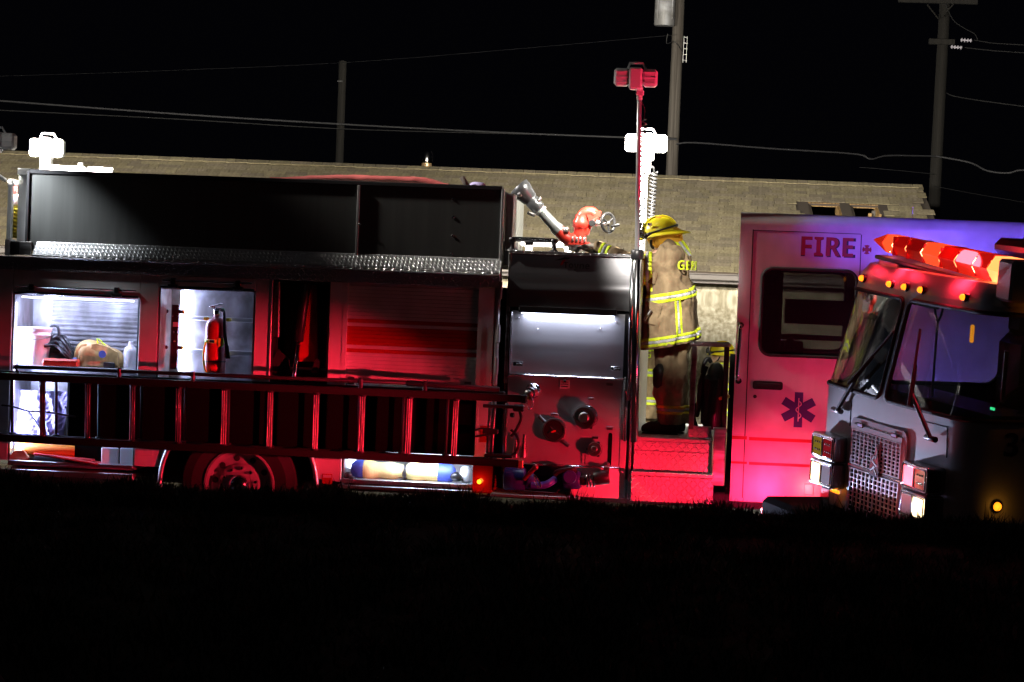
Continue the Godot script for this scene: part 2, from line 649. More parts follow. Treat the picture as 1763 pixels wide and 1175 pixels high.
func grass() -> void:
	var s := st()
	for k in 5:
		var a := TAU * k / 5.0 + 0.3
		var o := Vector3(cos(a), 0, sin(a)) * 0.03
		var side := Vector3(-sin(a), 0, cos(a)) * 0.006
		var mid := o * 1.5 + Vector3(0, 0.55, 0)
		var tip := o * 3.6 + Vector3(0, 1.0, 0)
		quad(s, o - side, o + side, mid + side * 0.8, mid - side * 0.8)
		tri(s, mid - side * 0.8, mid + side * 0.8, tip)
	s.generate_normals()
	var m := mat(0.05, 0.052, 0.018, 0.7)
	m.cull_mode = BaseMaterial3D.CULL_DISABLED
	m.vertex_color_use_as_albedo = true
	m.albedo_color = lin(1, 1, 1)
	var mesh := s.commit()
	mesh.surface_set_material(0, m)
	var mm := MultiMesh.new()
	mm.transform_format = MultiMesh.TRANSFORM_3D
	mm.use_colors = true
	mm.mesh = mesh
	var n := 60000
	var clump := FastNoiseLite.new()
	clump.seed = 15
	clump.frequency = 1.4
	clump.fractal_octaves = 3
	mm.instance_count = n
	for i in n:
		var z := 4.9 + 1.9 * rng.randf() if i < 38000 else 6.8 + pow(rng.randf(), 1.3) * 11.0
		var x := rng.randf_range(-5.6, 6.2)
		var y := 0.93
		if z < 5.8:
			y = lerpf(0.36, 0.72, (z - 4.9) / 0.4) if z < 5.3 else lerpf(0.72, 0.92, (z - 5.3) / 0.5)
		elif z > 7.0:
			y = 0.9 - 0.04 * clampf((z - 7.0) / 7.0, 0.0, 1.0)
		var h := rng.randf_range(0.04, 0.13) * clampf(0.9 + 0.9 * clump.get_noise_2d(x, z), 0.4, 1.4)
		if rng.randf() < 0.02:
			h *= 1.5
		var b := Basis(Vector3.UP, rng.randf() * TAU) * Basis(Vector3.RIGHT, rng.randf_range(-0.35, 0.35))
		mm.set_instance_transform(i, Transform3D(b * Basis.from_scale(Vector3(1.0, h, 1.0)), Vector3(x, y - 0.02, z)))
		var v := rng.randf_range(0.6, 1.3)
		mm.set_instance_color(i, Color(0.03 * v, 0.032 * v, 0.012 * v))
	var o := MultiMeshInstance3D.new()
	o.name = "grass"
	o.multimesh = mm
	add_child(o)
	o.set_meta("kind", "stuff")
	tag(o, "rough uncut grass along the crest of the dark bank", "grass")


# The house: stucco wall, fascia, a shingled roof pitched at 18 degrees with two holes cut through it.
func house() -> void:
	var h := thing("house", "long low stucco house with tan shingled roof and holes cut in it", "house", Vector3.ZERO)
	h.rotation_degrees.y = 3.5
	var ev := Vector3(0, 2.6, -10.5)      # eave line
	var rg := Vector3(0, 3.895, -14.56)   # ridge line
	var x0 := -10.0
	var x1 := 5.33
	var s := st()
	slab(s, [x0 + 0.4, 0.0, x1 - 0.35, 2.55], -11.2, -11.0)
	obj("wall", s, M.stucco, h)
	s = st()
	prism(s, [Vector2(-18.0, 0.0), Vector2(-11.2, 0.0), Vector2(-11.2, 2.7), Vector2(-14.56, 3.78), Vector2(-18.0, 2.7)], 0.0, 0.2, Transform3D(Basis(Vector3.BACK, Vector3.UP, Vector3.LEFT), Vector3(x1 - 0.35, 0, 0)))
	obj("gable_wall", s, M.stucco, h)
	s = st()
	slab(s, [x0 + 0.4, 0.0, x1 - 0.35, 2.6], -18.2, -18.0)
	obj("rear_wall", s, M.stucco, h)
	s = st()
	slab(s, [x0, 2.47, x1, 2.595], -10.55, -10.52, 0.004)
	obj("fascia", s, M.fascia, h)
	s = st()
	slab(s, [x0, 2.49, x1, 2.56], -10.52, -10.42, 0.01)
	slab(s, [x0, 2.56, x1, 2.575], -10.52, -10.4, 0.004)
	obj("gutter", s, M.fascia, h)
	s = st()
	slab(s, [x0, 2.45, x1, 2.47], -11.0, -10.55)
	obj("soffit", s, M.fascia, h)
	# holes in roof coordinates: x and the share v of the way from eave to ridge, left and right edges run straight up the slope
	var holes := [[3.65, 4.086, 0.28, 0.78], [4.227, 4.615, 0.28, 0.78]]
	var up := rg - ev
	var nrm := Vector3(0, -up.z, up.y).normalized()
	var along := up.normalized()
	s = st()
	var xs := [x0, holes[0][0], holes[0][1], holes[1][0], holes[1][1], x1]
	for i in 5:
		if i % 2 == 0:
			deck(s, xs[i], xs[i + 1], 0.0, 1.0, ev, up, nrm)
		else:
			deck(s, xs[i], xs[i + 1], 0.0, holes[0][2], ev, up, nrm)
			deck(s, xs[i], xs[i + 1], holes[0][3], 1.0, ev, up, nrm)
	quad(s, rg + Vector3(x0, 0, 0), rg + Vector3(x1, 0, 0), Vector3(x1, 2.55, -18.6), Vector3(x0, 2.55, -18.6))
	obj("roof_deck", s, M.attic, h)
	s = st()
	slab(s, [x0 + 0.5, 2.3, x1 - 0.4, 2.45], -17.9, -11.3)
	obj("attic_floor", s, M.attic, h)
	# rafters, bare wood at the cuts
	for hole in holes:
		for e in [0, 1]:
			s = st()
			var px: float = hole[e] + (0.02 if e == 0 else -0.02)
			var a: Vector3 = ev + up * (hole[2] - 0.03) - nrm * 0.1
			var b: Vector3 = ev + up * (hole[3] + 0.03) - nrm * 0.1
			box(s, (a + b) * 0.5 + Vector3(px, 0, 0), Vector3(0.04, (b - a).length(), 0.16), 0.003, Basis(Vector3.RIGHT, along, nrm))
			obj("rafter", s, M.lumber if e == 1 else M.attic, h)
		s = st()
		box(s, Vector3((hole[0] + hole[1]) * 0.5, 0, 0) + ev + up * (hole[3] + 0.006) - nrm * 0.02, Vector3(hole[1] - hole[0], 0.03, 0.05), 0.0, Basis(Vector3.RIGHT, along, nrm))
		obj("cut_edge", s, M.lumber, h)
	for k in 3:
		s = st()
		var px: float = [4.382, 4.452, 4.522][k]
		box(s, Vector3(px, 3.16 + 0.04 * (k % 2), -12.55 - 0.1 * k), Vector3(0.045, 0.62, 0.09), 0.004, Basis(Vector3.BACK, [-0.02, 0.03, -0.06][k]))
		obj("stud", s, [M.lumber, M.wood, M.lumber][k], h)
	for k in 16:
		s = st()
		var p := Vector3(rng.randf_range(holes[0][0] + 0.1, holes[0][1]), rng.randf_range(2.85, 3.2), rng.randf_range(-13.5, -12.6))
		var r := rng.randf_range(0.1, 0.2)
		lathe(s, [Vector2(0, -r), Vector2(r * 0.8, -r * 0.6), Vector2(r, 0), Vector2(r * 0.7, r * 0.6), Vector2(0, r * 0.8)], Transform3D(Basis(Vector3(0.3, 0.2, 1).normalized(), rng.randf() * 3.0), p), 9)
		obj("insulation_lump", s, M.wool, h)
	# shingles: courses of 0.142 m; those in clear view one by one, the rest in one piece
	var course := 0.142
	var wide := 0.31
	var rows := int(up.length() / course)
	var far_st := st()
	var kinds := []
	for k in 3:
		s = st()
		var w: float = wide * [1.0, 0.55, 0.45][k] - 0.006
		box(s, Vector3(0, 0.07, 0.011), Vector3(w, course + 0.05, 0.006 + 0.001 * k), 0.002, Basis(Vector3.RIGHT, 0.06))
		s.generate_normals()
		kinds.append(s.commit())
	var built := 0
	for j in rows + 1:
		var x := x0 - rng.randf() * wide
		while x < x1 - 0.02:
			var kind: int = [0, 0, 0, 1, 2][rng.randi() % 5]
			var w: float = wide * [1.0, 0.55, 0.45][kind]
			var mid := x + w * 0.5
			x += w
			if mid < x0 + 0.05 or mid > x1 - w * 0.35:
				continue
			var v := j * course / up.length()
			var cut := false
			for hole in holes:
				if mid > hole[0] - w * 0.5 and mid < hole[1] + w * 0.5 and v > hole[2] - 0.045 and v < hole[3]:
					cut = true
			if cut:
				continue
			var at := ev + up * v + Vector3(mid, 0, 0) + nrm * 0.004
			var b := Basis(Vector3.RIGHT, along, nrm) * Basis(Vector3.BACK, rng.randf_range(-0.006, 0.006))
			var tone := rng.randi() % 6
			if built < 300 and mid > 0.15 and mid < 2.25 and j > 3 and j < 26:
				var o := mesh_obj("shingle", kinds[kind], M.shingles[tone], h)
				o.transform = Transform3D(b, at)
				built += 1
			else:
				var c: Color = M.shingles[tone].albedo_color.srgb_to_linear()
				far_st.set_color(c)
				box(far_st, at + b * Vector3(0, 0.07, 0.011), Vector3(w - 0.006, course + 0.05, 0.006 + 0.001 * kind), 0.0, b * Basis(Vector3.RIGHT, 0.06))
	var rest := obj("shingle_field", far_st, M.grit, h)
	rest.set_meta("kind", "stuff")
	s = st()
	for k in 50:
		var xa := x0 + k * 0.305
		box(s, rg + Vector3(xa + 0.15, 0.012, 0.0), Vector3(0.33, 0.012, 0.28), 0.002, Basis(Vector3.BACK, 0.03) * Basis(Vector3.RIGHT, 0.0))
	var cap := obj("ridge_cap", s, M.shingles[1], h)
	cap.set_meta("kind", "stuff")
	# vent pipe on the ridge
	var vp := Vector3(-1.715, 3.924, -15)
	s = st()
	turned(s, [Vector2(0.075, -0.4), Vector2(0.075, 0.14)], Transform3D(Basis(), vp), 20)
	var pipe := obj("vent_pipe", s, mat(0.45, 0.3, 0.16, 0.4, 0.6), h)
	s = st()
	turned(s, [Vector2(0.085, 0.1), Vector2(0.09, 0.13), Vector2(0.09, 0.24), Vector2(0.07, 0.27), Vector2(0, 0.275)], Transform3D(Basis(), vp), 20)
	obj("vent_cap", s, M.chrome, pipe)


func deck(s: SurfaceTool, xa: float, xb: float, va: float, vb: float, ev: Vector3, up: Vector3, n: Vector3) -> void:
	var a := ev + up * va + Vector3(xa, 0, 0)
	var b := ev + up * va + Vector3(xb, 0, 0)
	var c := ev + up * vb + Vector3(xb, 0, 0)
	var d := ev + up * vb + Vector3(xa, 0, 0)
	var t := n * 0.03
	quad(s, a, b, c, d)
	quad(s, d - t, c - t, b - t, a - t)
	quad(s, a - t, b - t, b, a)
	quad(s, b - t, c - t, c, b)
	quad(s, c - t, d - t, d, c)
	quad(s, d - t, a - t, a, d)


func pole(label: String, foot: Vector3, head: Vector3, r: float, shaft: Material) -> Node3D:
	var n := thing("utility_pole", label, "utility pole", foot, "utility poles behind the house")
	var s := st()
	var l := head - foot
	lathe(s, [Vector2(r * 1.25, 0), Vector2(r * 1.1, l.length() * 0.5), Vector2(r, l.length()), Vector2(0, l.length() + 0.02)], Transform3D(aim(l), Vector3.ZERO), 16)
	obj("pole_shaft", s, shaft, n)
	return n


func wire(label: String, pts: Array, r := 0.012) -> void:
	var s := st()
	tube(s, smooth_path(pts, 8), r, 5)
	tag(obj("power_line", s, M.cable if r > 0.01 else M.cable_dim), label, "power line", "overhead lines against the night sky")


func poles_and_wires() -> void:
	var zp := -18.6
	# middle pole with transformer
	var a := Vector3(0.781, 4.237, -18.6)
	var b := Vector3(0.79, 7.411, -18.6)
	var d := (b - a) / (b.y - a.y)
	var p := pole("grey wooden utility pole carrying the transformer behind the red mast light", a - d * a.y, b, 0.085, M.wood)
	var o := p.position
	var s := st()
	var c := Vector3(0.58, 6.678, -18.4) - o
	turned(s, [Vector2(0, -0.24), Vector2(0.15, -0.24), Vector2(0.16, -0.22), Vector2(0.16, 0.4), Vector2(0.13, 0.44), Vector2(0, 0.46)], Transform3D(Basis(), c), 24)
	var tk := obj("transformer", s, M.tank, p)
	for k in 3:
		s = st()
		box(s, c + Vector3(-0.1 + 0.11 * k, 0.1, 0.155), Vector3(0.012, 0.5, 0.014), 0.002)
		obj("cooling_fin", s, M.tank, tk)
	s = st()
	box(s, c + Vector3(0.1, 0.2, 0.14), Vector3(0.05, 0.09, 0.05), 0.01)
	obj("hanger_bracket", s, M.alu, tk)
	s = st()
	for e in [0, 1]:
		tube(s, [Vector3(0.891, 6.3, -18.5) - o + Vector3(0.05 * e, 0, 0), Vector3(0.89, 5.884, -18.5) - o + Vector3(0.05 * e, 0, 0)], 0.006, 5)
	for k in 5:
		var q := Vector3(0.892, 6.281, -18.5) - o
		tube(s, [q + Vector3(0, -0.09 * k, 0), q + Vector3(0.055, -0.09 * k, 0)], 0.006, 5)
	obj("insulator_rack", s, M.alu, p)
	s = st()
	tube(s, smooth_path([Vector3(0.64, 6.318, -18.4) - o, Vector3(0.628, 6.165, -18.4) - o, Vector3(0.756, 6.186, -18.3) - o, Vector3(0.886, 6.037, -18.4) - o]), 0.007, 5)
	obj("drop_wire", s, M.black, p)
	# left pole
	a = Vector3(-4.478, 4.101, -18.6)
	b = Vector3(-4.483, 5.744, -18.6)
	d = (b - a) / (b.y - a.y)
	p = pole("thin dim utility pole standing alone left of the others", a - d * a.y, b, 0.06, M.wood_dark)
	s = st()
	box(s, Vector3(-4.502, 5.424, -18.5) - p.position, Vector3(0.09, 0.02, 0.02), 0.004)
	obj("wire_bracket", s, M.satin, p)
	# right pole with cross arm
	a = Vector3(5.036, 3.73, -21)
	b = Vector3(5.08, 7.635, -21)
	d = (b - a) / (b.y - a.y)
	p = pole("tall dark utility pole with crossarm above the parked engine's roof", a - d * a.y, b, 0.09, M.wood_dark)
	o = p.position
	s = st()
	var l := Vector3(4.303, 7.191, -20.8) - o
	var r := Vector3(5.588, 7.238, -20.8) - o
	box(s, (l + r) * 0.5, Vector3((r - l).length(), 0.08, 0.09), 0.006)
	obj("crossarm", s, M.wood_dark, p)
	s = st()
	tube(s, [Vector3(4.772, 7.143, -20.75) - o, Vector3(4.963, 6.926, -20.8) - o], 0.012, 5)
	tube(s, [Vector3(5.202, 7.174, -20.75) - o, Vector3(5.019, 6.947, -20.8) - o], 0.012, 5)
	obj("arm_brace", s, M.wood_dark, p)
	s = st()
	box(s, Vector3(5.039, 6.555, -20.85) - o, Vector3(0.42, 0.09, 0.09), 0.006)
	obj("lower_crossarm", s, M.wood_dark, p)
	for q in [Vector3(5.437, 6.591, -20.8), Vector3(5.283, 6.472, -20.8)]:
		s = st()
		var pr := []
		for k in 4:
			pr.append_array([Vector2(0.012, k * 0.05), Vector2(0.034, k * 0.05 + 0.014), Vector2(0.034, k * 0.05 + 0.022), Vector2(0.012, k * 0.05 + 0.036)])
		turned(s, pr, Transform3D(aim(Vector3(1, -0.04, 0)), q - o - Vector3(0.1, 0, 0)), 12)
		obj("insulator", s, M.porcelain, p)
	wire("thickest pale power line running across the sky from the left edge", [Vector3(-10.505, 4.958, -18.4), Vector3(-7.112, 4.819, -18.4), Vector3(-4.415, 4.743, -18.4), Vector3(-1.749, 4.695, -18.4), Vector3(0.841, 4.682, -18.4)], 0.016)
	wire("faint second line sagging just below the thickest pale line", [Vector3(-10.499, 4.792, -18.4), Vector3(-7.109, 4.737, -18.4), Vector3(-4.412, 4.67, -18.4), Vector3(-1.566, 4.683, -18.4), Vector3(0.84, 4.7, -18.4)], 0.009)
	wire("dim upper wire rising from the left edge to the lone left pole", [Vector3(-10.516, 5.291, -18.4), Vector3(-7.603, 5.474, -18.4), Vector3(-4.451, 5.71, -18.4), Vector3(-1.799, 6, -18.4), Vector3(0.776, 6.305, -18.4)], 0.0022)
	wire("twisted service cable dipping between the transformer pole and the right pole", [Vector3(0.841, 4.615, -18.5), Vector3(1.154, 4.649, -18.6), Vector3(2.338, 4.63, -19.2), Vector3(3.645, 4.628, -19.9), Vector3(3.93, 4.559, -20), Vector3(4.216, 4.634, -20.2), Vector3(5.012, 4.677, -20.7)], 0.014)
	wire("pale cable wriggling away to the right of the tall dark pole", [Vector3(5.012, 4.677, -20.7), Vector3(5.551, 4.587, -20.6), Vector3(5.818, 4.455, -20.4), Vector3(6.135, 4.424, -20.3), Vector3(6.381, 4.475, -20.2), Vector3(6.976, 4.422, -20)], 0.016)
	wire("upper of the two wires leaving the paired insulators at top right", [Vector3(5.559, 6.594, -20.8), Vector3(5.936, 6.53, -20.6), Vector3(6.924, 6.486, -20.3)], 0.008)
	wire("lower of the two wires leaving the paired insulators at top right", [Vector3(5.414, 6.467, -20.8), Vector3(5.941, 6.408, -20.6), Vector3(6.93, 6.346, -20.3)], 0.008)
	wire("single thin wire sloping down rightward halfway up the tall dark pole", [Vector3(5.153, 5.728, -20.9), Vector3(5.296, 5.675, -20.9), Vector3(5.789, 5.585, -20.6), Vector3(6.968, 5.443, -20.3)], 0.009)
	wire("slack jumper wire hanging from the crossarm to the upper insulator", [Vector3(5.003, 7.325, -20.8), Vector3(5.188, 6.933, -20.8), Vector3(5.382, 6.787, -20.8), Vector3(5.554, 6.698, -20.8), Vector3(5.615, 6.596, -20.8)], 0.007)
	wire("thin wire crossing low beside the tall dark pole above the roof", [Vector3(3.772, 4.446, -20.5), Vector3(4.435, 4.416, -20.6), Vector3(5.013, 4.388, -20.8)], 0.005)
	wire("lowest thin wire running off right of the tall dark pole", [Vector3(4.974, 4.197, -20.8), Vector3(5.666, 4.081, -20.6), Vector3(7.023, 3.873, -20.2)], 0.005)


# ---------------------------------------------------------------- the engine standing broadside

var E: Node3D


func part(called: String, r: Array, z0: float, z1: float, m: Material, parent: Node = null, bev := 0.004) -> MeshInstance3D:
	var s := st()
	slab(s, r, z0, z1, bev)
	return obj(called, s, m, parent if parent else E)


func engine_body() -> void:
	E = thing("fire_engine", "white fire engine parked broadside with open lit lockers, ladder rack lowered", "fire engine")
	# --- upper hose bed box
	var bed := [-4.321, 2.496, -0.145, 3.174]
	part("bed_side", bed, -0.16, -0.12, M.bed)
	part("bed_top_rail", [bed[0], bed[3], bed[2], bed[3] + 0.035], -0.2, -0.105, M.satin)
	part("bed_far_side", bed, -2.4, -2.36, M.bed)
	part("bed_floor", [bed[0], bed[1], bed[2], bed[1] + 0.03], -2.36, -0.16, M.satin)
	part("bed_front", [bed[2] - 0.03, bed[1], bed[2], bed[3]], -2.36, -0.16, M.bed)
	part("bed_rear", [bed[0], bed[1], bed[0] + 0.03, bed[3]], -2.36, -0.16, M.bed)
	part("bed_corner_trim", [bed[0] - 0.02, bed[1], bed[0] + 0.006, bed[3] + 0.02], -0.17, -0.1, M.satin)
	var xm := -1.395
	part("bed_seam_trim", [xm - 0.012, bed[1], xm + 0.012, bed[3]], -0.119, -0.1, M.alu)
	part("bed_end_trim", [bed[2] - 0.004, bed[1] - 0.16, bed[2] + 0.02, bed[3] + 0.01], -0.17, -0.098, M.alu)
	part("bed_end_post", [bed[2] + 0.02, bed[1] + 0.03, -0.058, bed[3] - 0.02], -0.62, -0.3, M.alu)
	for q in [Vector3(-0.564, 2.926, -0.118), Vector3(-0.563, 2.765, -0.118), Vector3(-0.567, 2.604, -0.118), Vector3(-0.57, 3.082, -0.118), Vector3(-1.376, 2.836, -0.1), Vector3(-1.381, 2.548, -0.1), Vector3(-4.057, 2.53, -0.118), Vector3(-3.834, 2.533, -0.118), Vector3(-3.6, 2.536, -0.118), Vector3(-3.543, 2.533, -0.118)]:
		var s := st()
		lathe(s, [Vector2(0.013, 0), Vector2(0.012, 0.002), Vector2(0.007, 0.0038), Vector2(0, 0.0042)], Transform3D(aim(Vector3.BACK), q), 10)
		obj("rivet", s, M.chrome, E)
	# --- tread plate ledge under the box: a sloped kick strip, a nosing and a drop skirt
	var y1 := bed[1] as float
	var xl := -4.75
	var xr := -0.124
	var s := st()
	prism(s, [Vector2(-0.12, y1 + 0.085), Vector2(0.0, y1 - 0.02), Vector2(0.04, y1 - 0.035), Vector2(0.04, y1 - 0.05), Vector2(-0.12, y1 - 0.05)], 0.0, xr - -4.236, Transform3D(Basis(Vector3.BACK, Vector3.UP, Vector3.LEFT), Vector3(xr, 0, 0)))
	obj("kick_strip", s, M.tread, E)
	part("ledge_nosing", [xl, y1 - 0.064, xr, y1 - 0.05], -0.2, 0.045, M.alu)
	part("skirt", [xl, y1 - 0.17, xr, y1 - 0.065], -0.2, 0.02, M.tread)
	# --- body side between the lockers
	var top := y1 - 0.17
	var bot := 0.652
	var c1 := [-4.403, 0.609, -3.27, 2.124]
	var c2 := [-3.105, 1.249, -2.25, 2.225]
	var c3 := [-2.105, 1.265, -1.596, top]
	var c4 := [-1.448, 0.561, -0.296, 2.335]
	part("rear_pillar", [xl, bot, c1[0], top], -0.4, 0.0, M.white)
	part("locker_header", [c1[0], c1[3], c1[2], top], -0.1, 0.0, M.white)
	part("pillar", [c1[2], 0.746, c2[0], top], -0.6, 0.0, M.white)
	part("locker_header", [c2[0], c2[3], c2[2], top], -0.1, 0.0, M.white)
	part("pillar", [c2[2], c2[1] - 0.1, c3[0] - 0.012, top], -0.6, 0.0, M.white)
	part("pillar_edge_trim", [c3[0] - 0.012, c3[1], c3[0] + 0.006, top + 0.03], -0.02, 0.012, M.alu)
	part("pillar", [c3[2], c2[1] - 0.1, c4[0], top], -0.6, 0.0, M.white)
	part("locker_header", [c4[0], c4[3], c4[2], top], -0.1, 0.0, M.white)
	part("pillar", [c4[2], c4[1] - 0.02, -0.166, top], -0.6, 0.0, M.white)
	part("body_core", [xl, 0.75, xr, top], -2.42, -0.68, M.black)
	part("far_side_panel", [xl, 0.55, xr, top], -2.5, -2.43, M.white)
	# fender panel with its wheel arch
	var hub := Vector3(-2.344, 0.525, 0)
	var fl := c1[2] as float
	var fr := c4[0] as float
	var arch := [Vector2(fl, bot), Vector2(hub.x - 0.69, bot)]
	for k in 25:
		var t := PI - PI * k / 24.0
		arch.append(Vector2(hub.x + cos(t) * 0.69, hub.y + maxf(sin(t) * 0.69, bot - hub.y)))
	arch.append_array([Vector2(hub.x + 0.69, bot - 0.04), Vector2(fr, bot - 0.06), Vector2(fr, c2[1]), Vector2(fl, c2[1])])
	s = st()
	prism(s, arch, -0.05, -0.002)
	obj("fender_panel", s, M.white, E)
	var lip := []
	for k in 33:
		var t := PI * 1.04 - PI * 1.08 * k / 32.0
		lip.append(hub + Vector3(cos(t) * 0.69, sin(t) * 0.69, 0.008))
	s = st()
	tube(s, lip, 0.022, 8)
	obj("arch_trim", s, M.alu, E)
	s = st()
	for k in 16:
		var t0 := PI - PI * k / 16.0
		var t1 := PI - PI * (k + 1) / 16.0
		var a := hub + Vector3(cos(t0), sin(t0), 0) * 0.7
		var b := hub + Vector3(cos(t1), sin(t1), 0) * 0.7
		quad(s, a + Vector3(0, 0, -0.01), b + Vector3(0, 0, -0.01), b + Vector3(0, 0, -0.8), a + Vector3(0, 0, -0.8))
	obj("wheel_well", s, M.black, E)
	part("chassis_rail", [-4.6, 0.45, 4.0, 0.75], -1.7, -0.85, M.black)
	# warning label on the fender behind the wheel
	part("label_plate", [-1.609, 0.57, -1.518, 0.66], 0.0, 0.004, M.decal_red)
	part("label_face", [-1.599, 0.625, -1.528, 0.65], 0.004, 0.006, M.white)
	# sills and lower trims
	part("sill", [xl, 0.53, c1[2], 0.58], -0.5, 0.03, M.alu)
	part("sill_lower", [xl, 0.457, c1[2] + 0.02, 0.53 - 0.005], -0.5, 0.012, M.steel)
	part("sill", [c4[0] - 0.02, 0.542, c4[2], 0.572], -0.5, 0.03, M.alu)
	part("front_lower_post", [c4[2], 0.55, -0.122, 0.851], -0.4, 0.004, M.lens_red)
	wheel(hub)
	# --- open lockers
	s = st()
	recess(s, c1, -0.62, -0.01)
	obj("locker_lining", s, M.inside, E)
	part("locker_shelf", [c1[0], 1.471, c1[2], 1.491], -0.61, -0.03, M.alu)
	for k in 14:
		var yy: float = lerpf(2.055, 1.518, k / 13.0)
		part("wall_slat", [-4.21, yy - 0.011, c1[2] - 0.01, yy + 0.011], -0.618, -0.6, M.inside, null, 0.005)
	part("locker_tray", [c1[0] + 0.01, 0.625, c1[2] - 0.01, 0.655], -0.6, 0.0, M.alu)
	led_strip(c1[0] + 0.02, 0.755, 2.041, -0.06, 4.0)
	s = st()
	box(s, Vector3((c1[0] + c1[2]) * 0.5, c1[3] - 0.035, -0.07), Vector3(1.0, 0.014, 0.03), 0.003)
	obj("led_strip_light", s, M.led, E)  # strip added behind the door rail to brighten the locker's contents
	area("locker_led_light", Vector3((c1[0] + c1[2]) * 0.5, c1[3] - 0.05, -0.07), Vector3((c1[0] + c1[2]) * 0.5, c1[3] - 1.0, -0.75), 0.98, 0.03, 1.3, Color(0.55, 0.63, 1.0), Vector3.BACK)
	s = st()
	recess(s, c2, -0.45, -0.01)
	obj("locker_lining", s, M.inside, E)
	part("mount_rail", [-2.992, 1.933, c2[2], 1.974], -0.449, -0.42, M.alu)
	part("mount_rail", [-2.98, 1.635, c2[2], 1.681], -0.449, -0.42, M.alu)
	led_strip(-2.981, 1.477, 2.198, -0.4, 1.5)
	# tool bar standing in the second locker, held by four rubber clips
	var bar := part("tool_mount", [-3.044, 1.499, -2.982, 2.069], -0.33, -0.27, M.satin)
	for q in [Vector3(-3.1, 2.009, -0.28), Vector3(-2.964, 2.009, -0.28), Vector3(-3.094, 1.691, -0.28), Vector3(-2.963, 1.692, -0.28)]:
		s = st()
		box(s, q, Vector3(0.05, 0.032, 0.03), 0.008)
		obj("clip", s, M.satin, bar)
		s = st()
		box(s, q + Vector3(-0.024 if q.x < -3.028 else 0.024, 0, 0.004), Vector3(0.016, 0.036, 0.034), 0.005)
		obj("clip_cap", s, M.lime_dull, bar)
	part("clip_label", [-3.029, 1.875, -2.982, 1.916], -0.27, -0.267, M.white, bar, 0.001)
	for q in [Vector3(-3.016, 1.828, -0.26), Vector3(-2.99, 1.829, -0.26), Vector3(-3.032, 1.971, -0.26), Vector3(-2.995, 1.967, -0.26), Vector3(-3.008, 1.747, -0.26)]:
		s = st()
		box(s, q, Vector3(0.014, 0.018, 0.01), 0.003)
		obj("bolt_head", s, M.chrome, bar)
	# rolled-up door bottoms with their two catches over lockers one and two
	for c in [[c1, 37, 208, 495], [c2, 293, 415, 489]]:
		var r: Array = c[0]
		var d := part("door_bottom_rail", [r[0] + 0.01, r[3] - 0.012, r[2] - 0.01, r[3] + 0.012], -0.03, 0.012, M.chrome)
		part("door_seal", [r[0] + 0.02, r[3] + 0.012, r[2] - 0.02, r[3] + 0.06], -0.03, -0.002, M.steel, d)
		part("lift_bar", [r[0] + 0.03, r[3] + 0.05, r[2] - 0.03, r[3] + 0.064], 0.004, 0.022, M.chrome, d)
		for e in [0, 1]:
			var xx: float = lerpf(r[0], r[2], 0.15 if e == 0 else 0.82)
			part("catch", [xx - 0.045, r[3] - 0.004, xx + 0.045, r[3] + 0.026], 0.0, 0.035, M.satin, d)
			part("catch_post", [xx - 0.022, r[3] + 0.02, xx + 0.022, r[3] + 0.08], 0.0, 0.03, M.satin, d)
	# --- open bay with the ladder rack's hydraulic arm
	s = st()
	recess(s, c3, -0.5, -0.01)
	obj("bay_lining", s, M.satin, E)
	s = st()
	prism(s, [Vector2(-1.823, 2.294), Vector2(-1.736, 2.287), Vector2(-1.701, 1.625), Vector2(-1.871, 1.618)], -0.16, -0.12)
	obj("bay_panel", s, M.red, E)
	part("bay_lower_bar", [c3[0], 1.548, c3[2], 1.568], -0.14, -0.1, M.alu)
	var arm := Node3D.new()
	arm.name = "rack_lift_ram"
	E.add_child(arm, true)
	s = st()
	drum(s, Vector3(-1.82, 2.355, -0.08), Vector3(-1.871, 1.796, -0.08), 0.042)
	obj("ram_cylinder", s, M.satin, arm)
	s = st()
	drum(s, Vector3(-1.871, 1.806, -0.08), Vector3(-1.878, 1.486, 0.05), 0.019)
	obj("ram_rod", s, M.chrome, arm)
	s = st()
	box(s, Vector3(-1.822, 2.364, -0.06), Vector3(0.1, 0.06, 0.08), 0.01)
	obj("ram_bracket", s, M.satin, arm)
	s = st()
	box(s, Vector3(-2.077, 2.132, -0.08), Vector3(0.06, 0.62, 0.06), 0.008, Basis(Vector3.BACK, 0.02))
	obj("pivot_post", s, M.steel, arm)
	s = st()
	prism(s, [Vector2(-2.093, 1.524), Vector2(-1.929, 1.531), Vector2(-1.954, 1.641), Vector2(-2.038, 1.719), Vector2(-2.086, 1.636)], -0.1, -0.05)
	obj("pivot_lug", s, M.satin, arm)
	s = st()
	prism(s, [Vector2(-1.745, 1.529), Vector2(-1.684, 1.531), Vector2(-1.647, 1.634), Vector2(-1.698, 1.652), Vector2(-1.723, 1.621)], -0.1, -0.05)
	obj("pivot_lug", s, M.satin, arm)
	# --- third locker: a roller shutter, slat by slat, over a lit tray
	s = st()
	recess(s, [c4[0], c4[1] + 0.02, c4[2], c4[3] + 0.1], -0.6, -0.09)
	obj("locker_lining", s, M.inside, E)
	var sh := Node3D.new()
	sh.name = "roller_shutter"
	E.add_child(sh, true)
	var ys := c4[3] as float
	var ye := 1.497
	for k in 26:
		var a := lerpf(ys, ye, (k + 1) / 26.0)
		var b := lerpf(ys, ye, k / 26.0)
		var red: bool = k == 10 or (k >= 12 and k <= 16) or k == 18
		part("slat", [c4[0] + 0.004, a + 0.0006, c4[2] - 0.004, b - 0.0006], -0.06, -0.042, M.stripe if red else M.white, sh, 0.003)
	part("shutter_backing", [c4[0], ye, c4[2], ys], -0.075, -0.0595, M.satin, sh)
	part("bottom_rail", [c4[0] + 0.004, ye - 0.045, c4[2] - 0.004, ye], -0.065, -0.03, M.alu, sh)
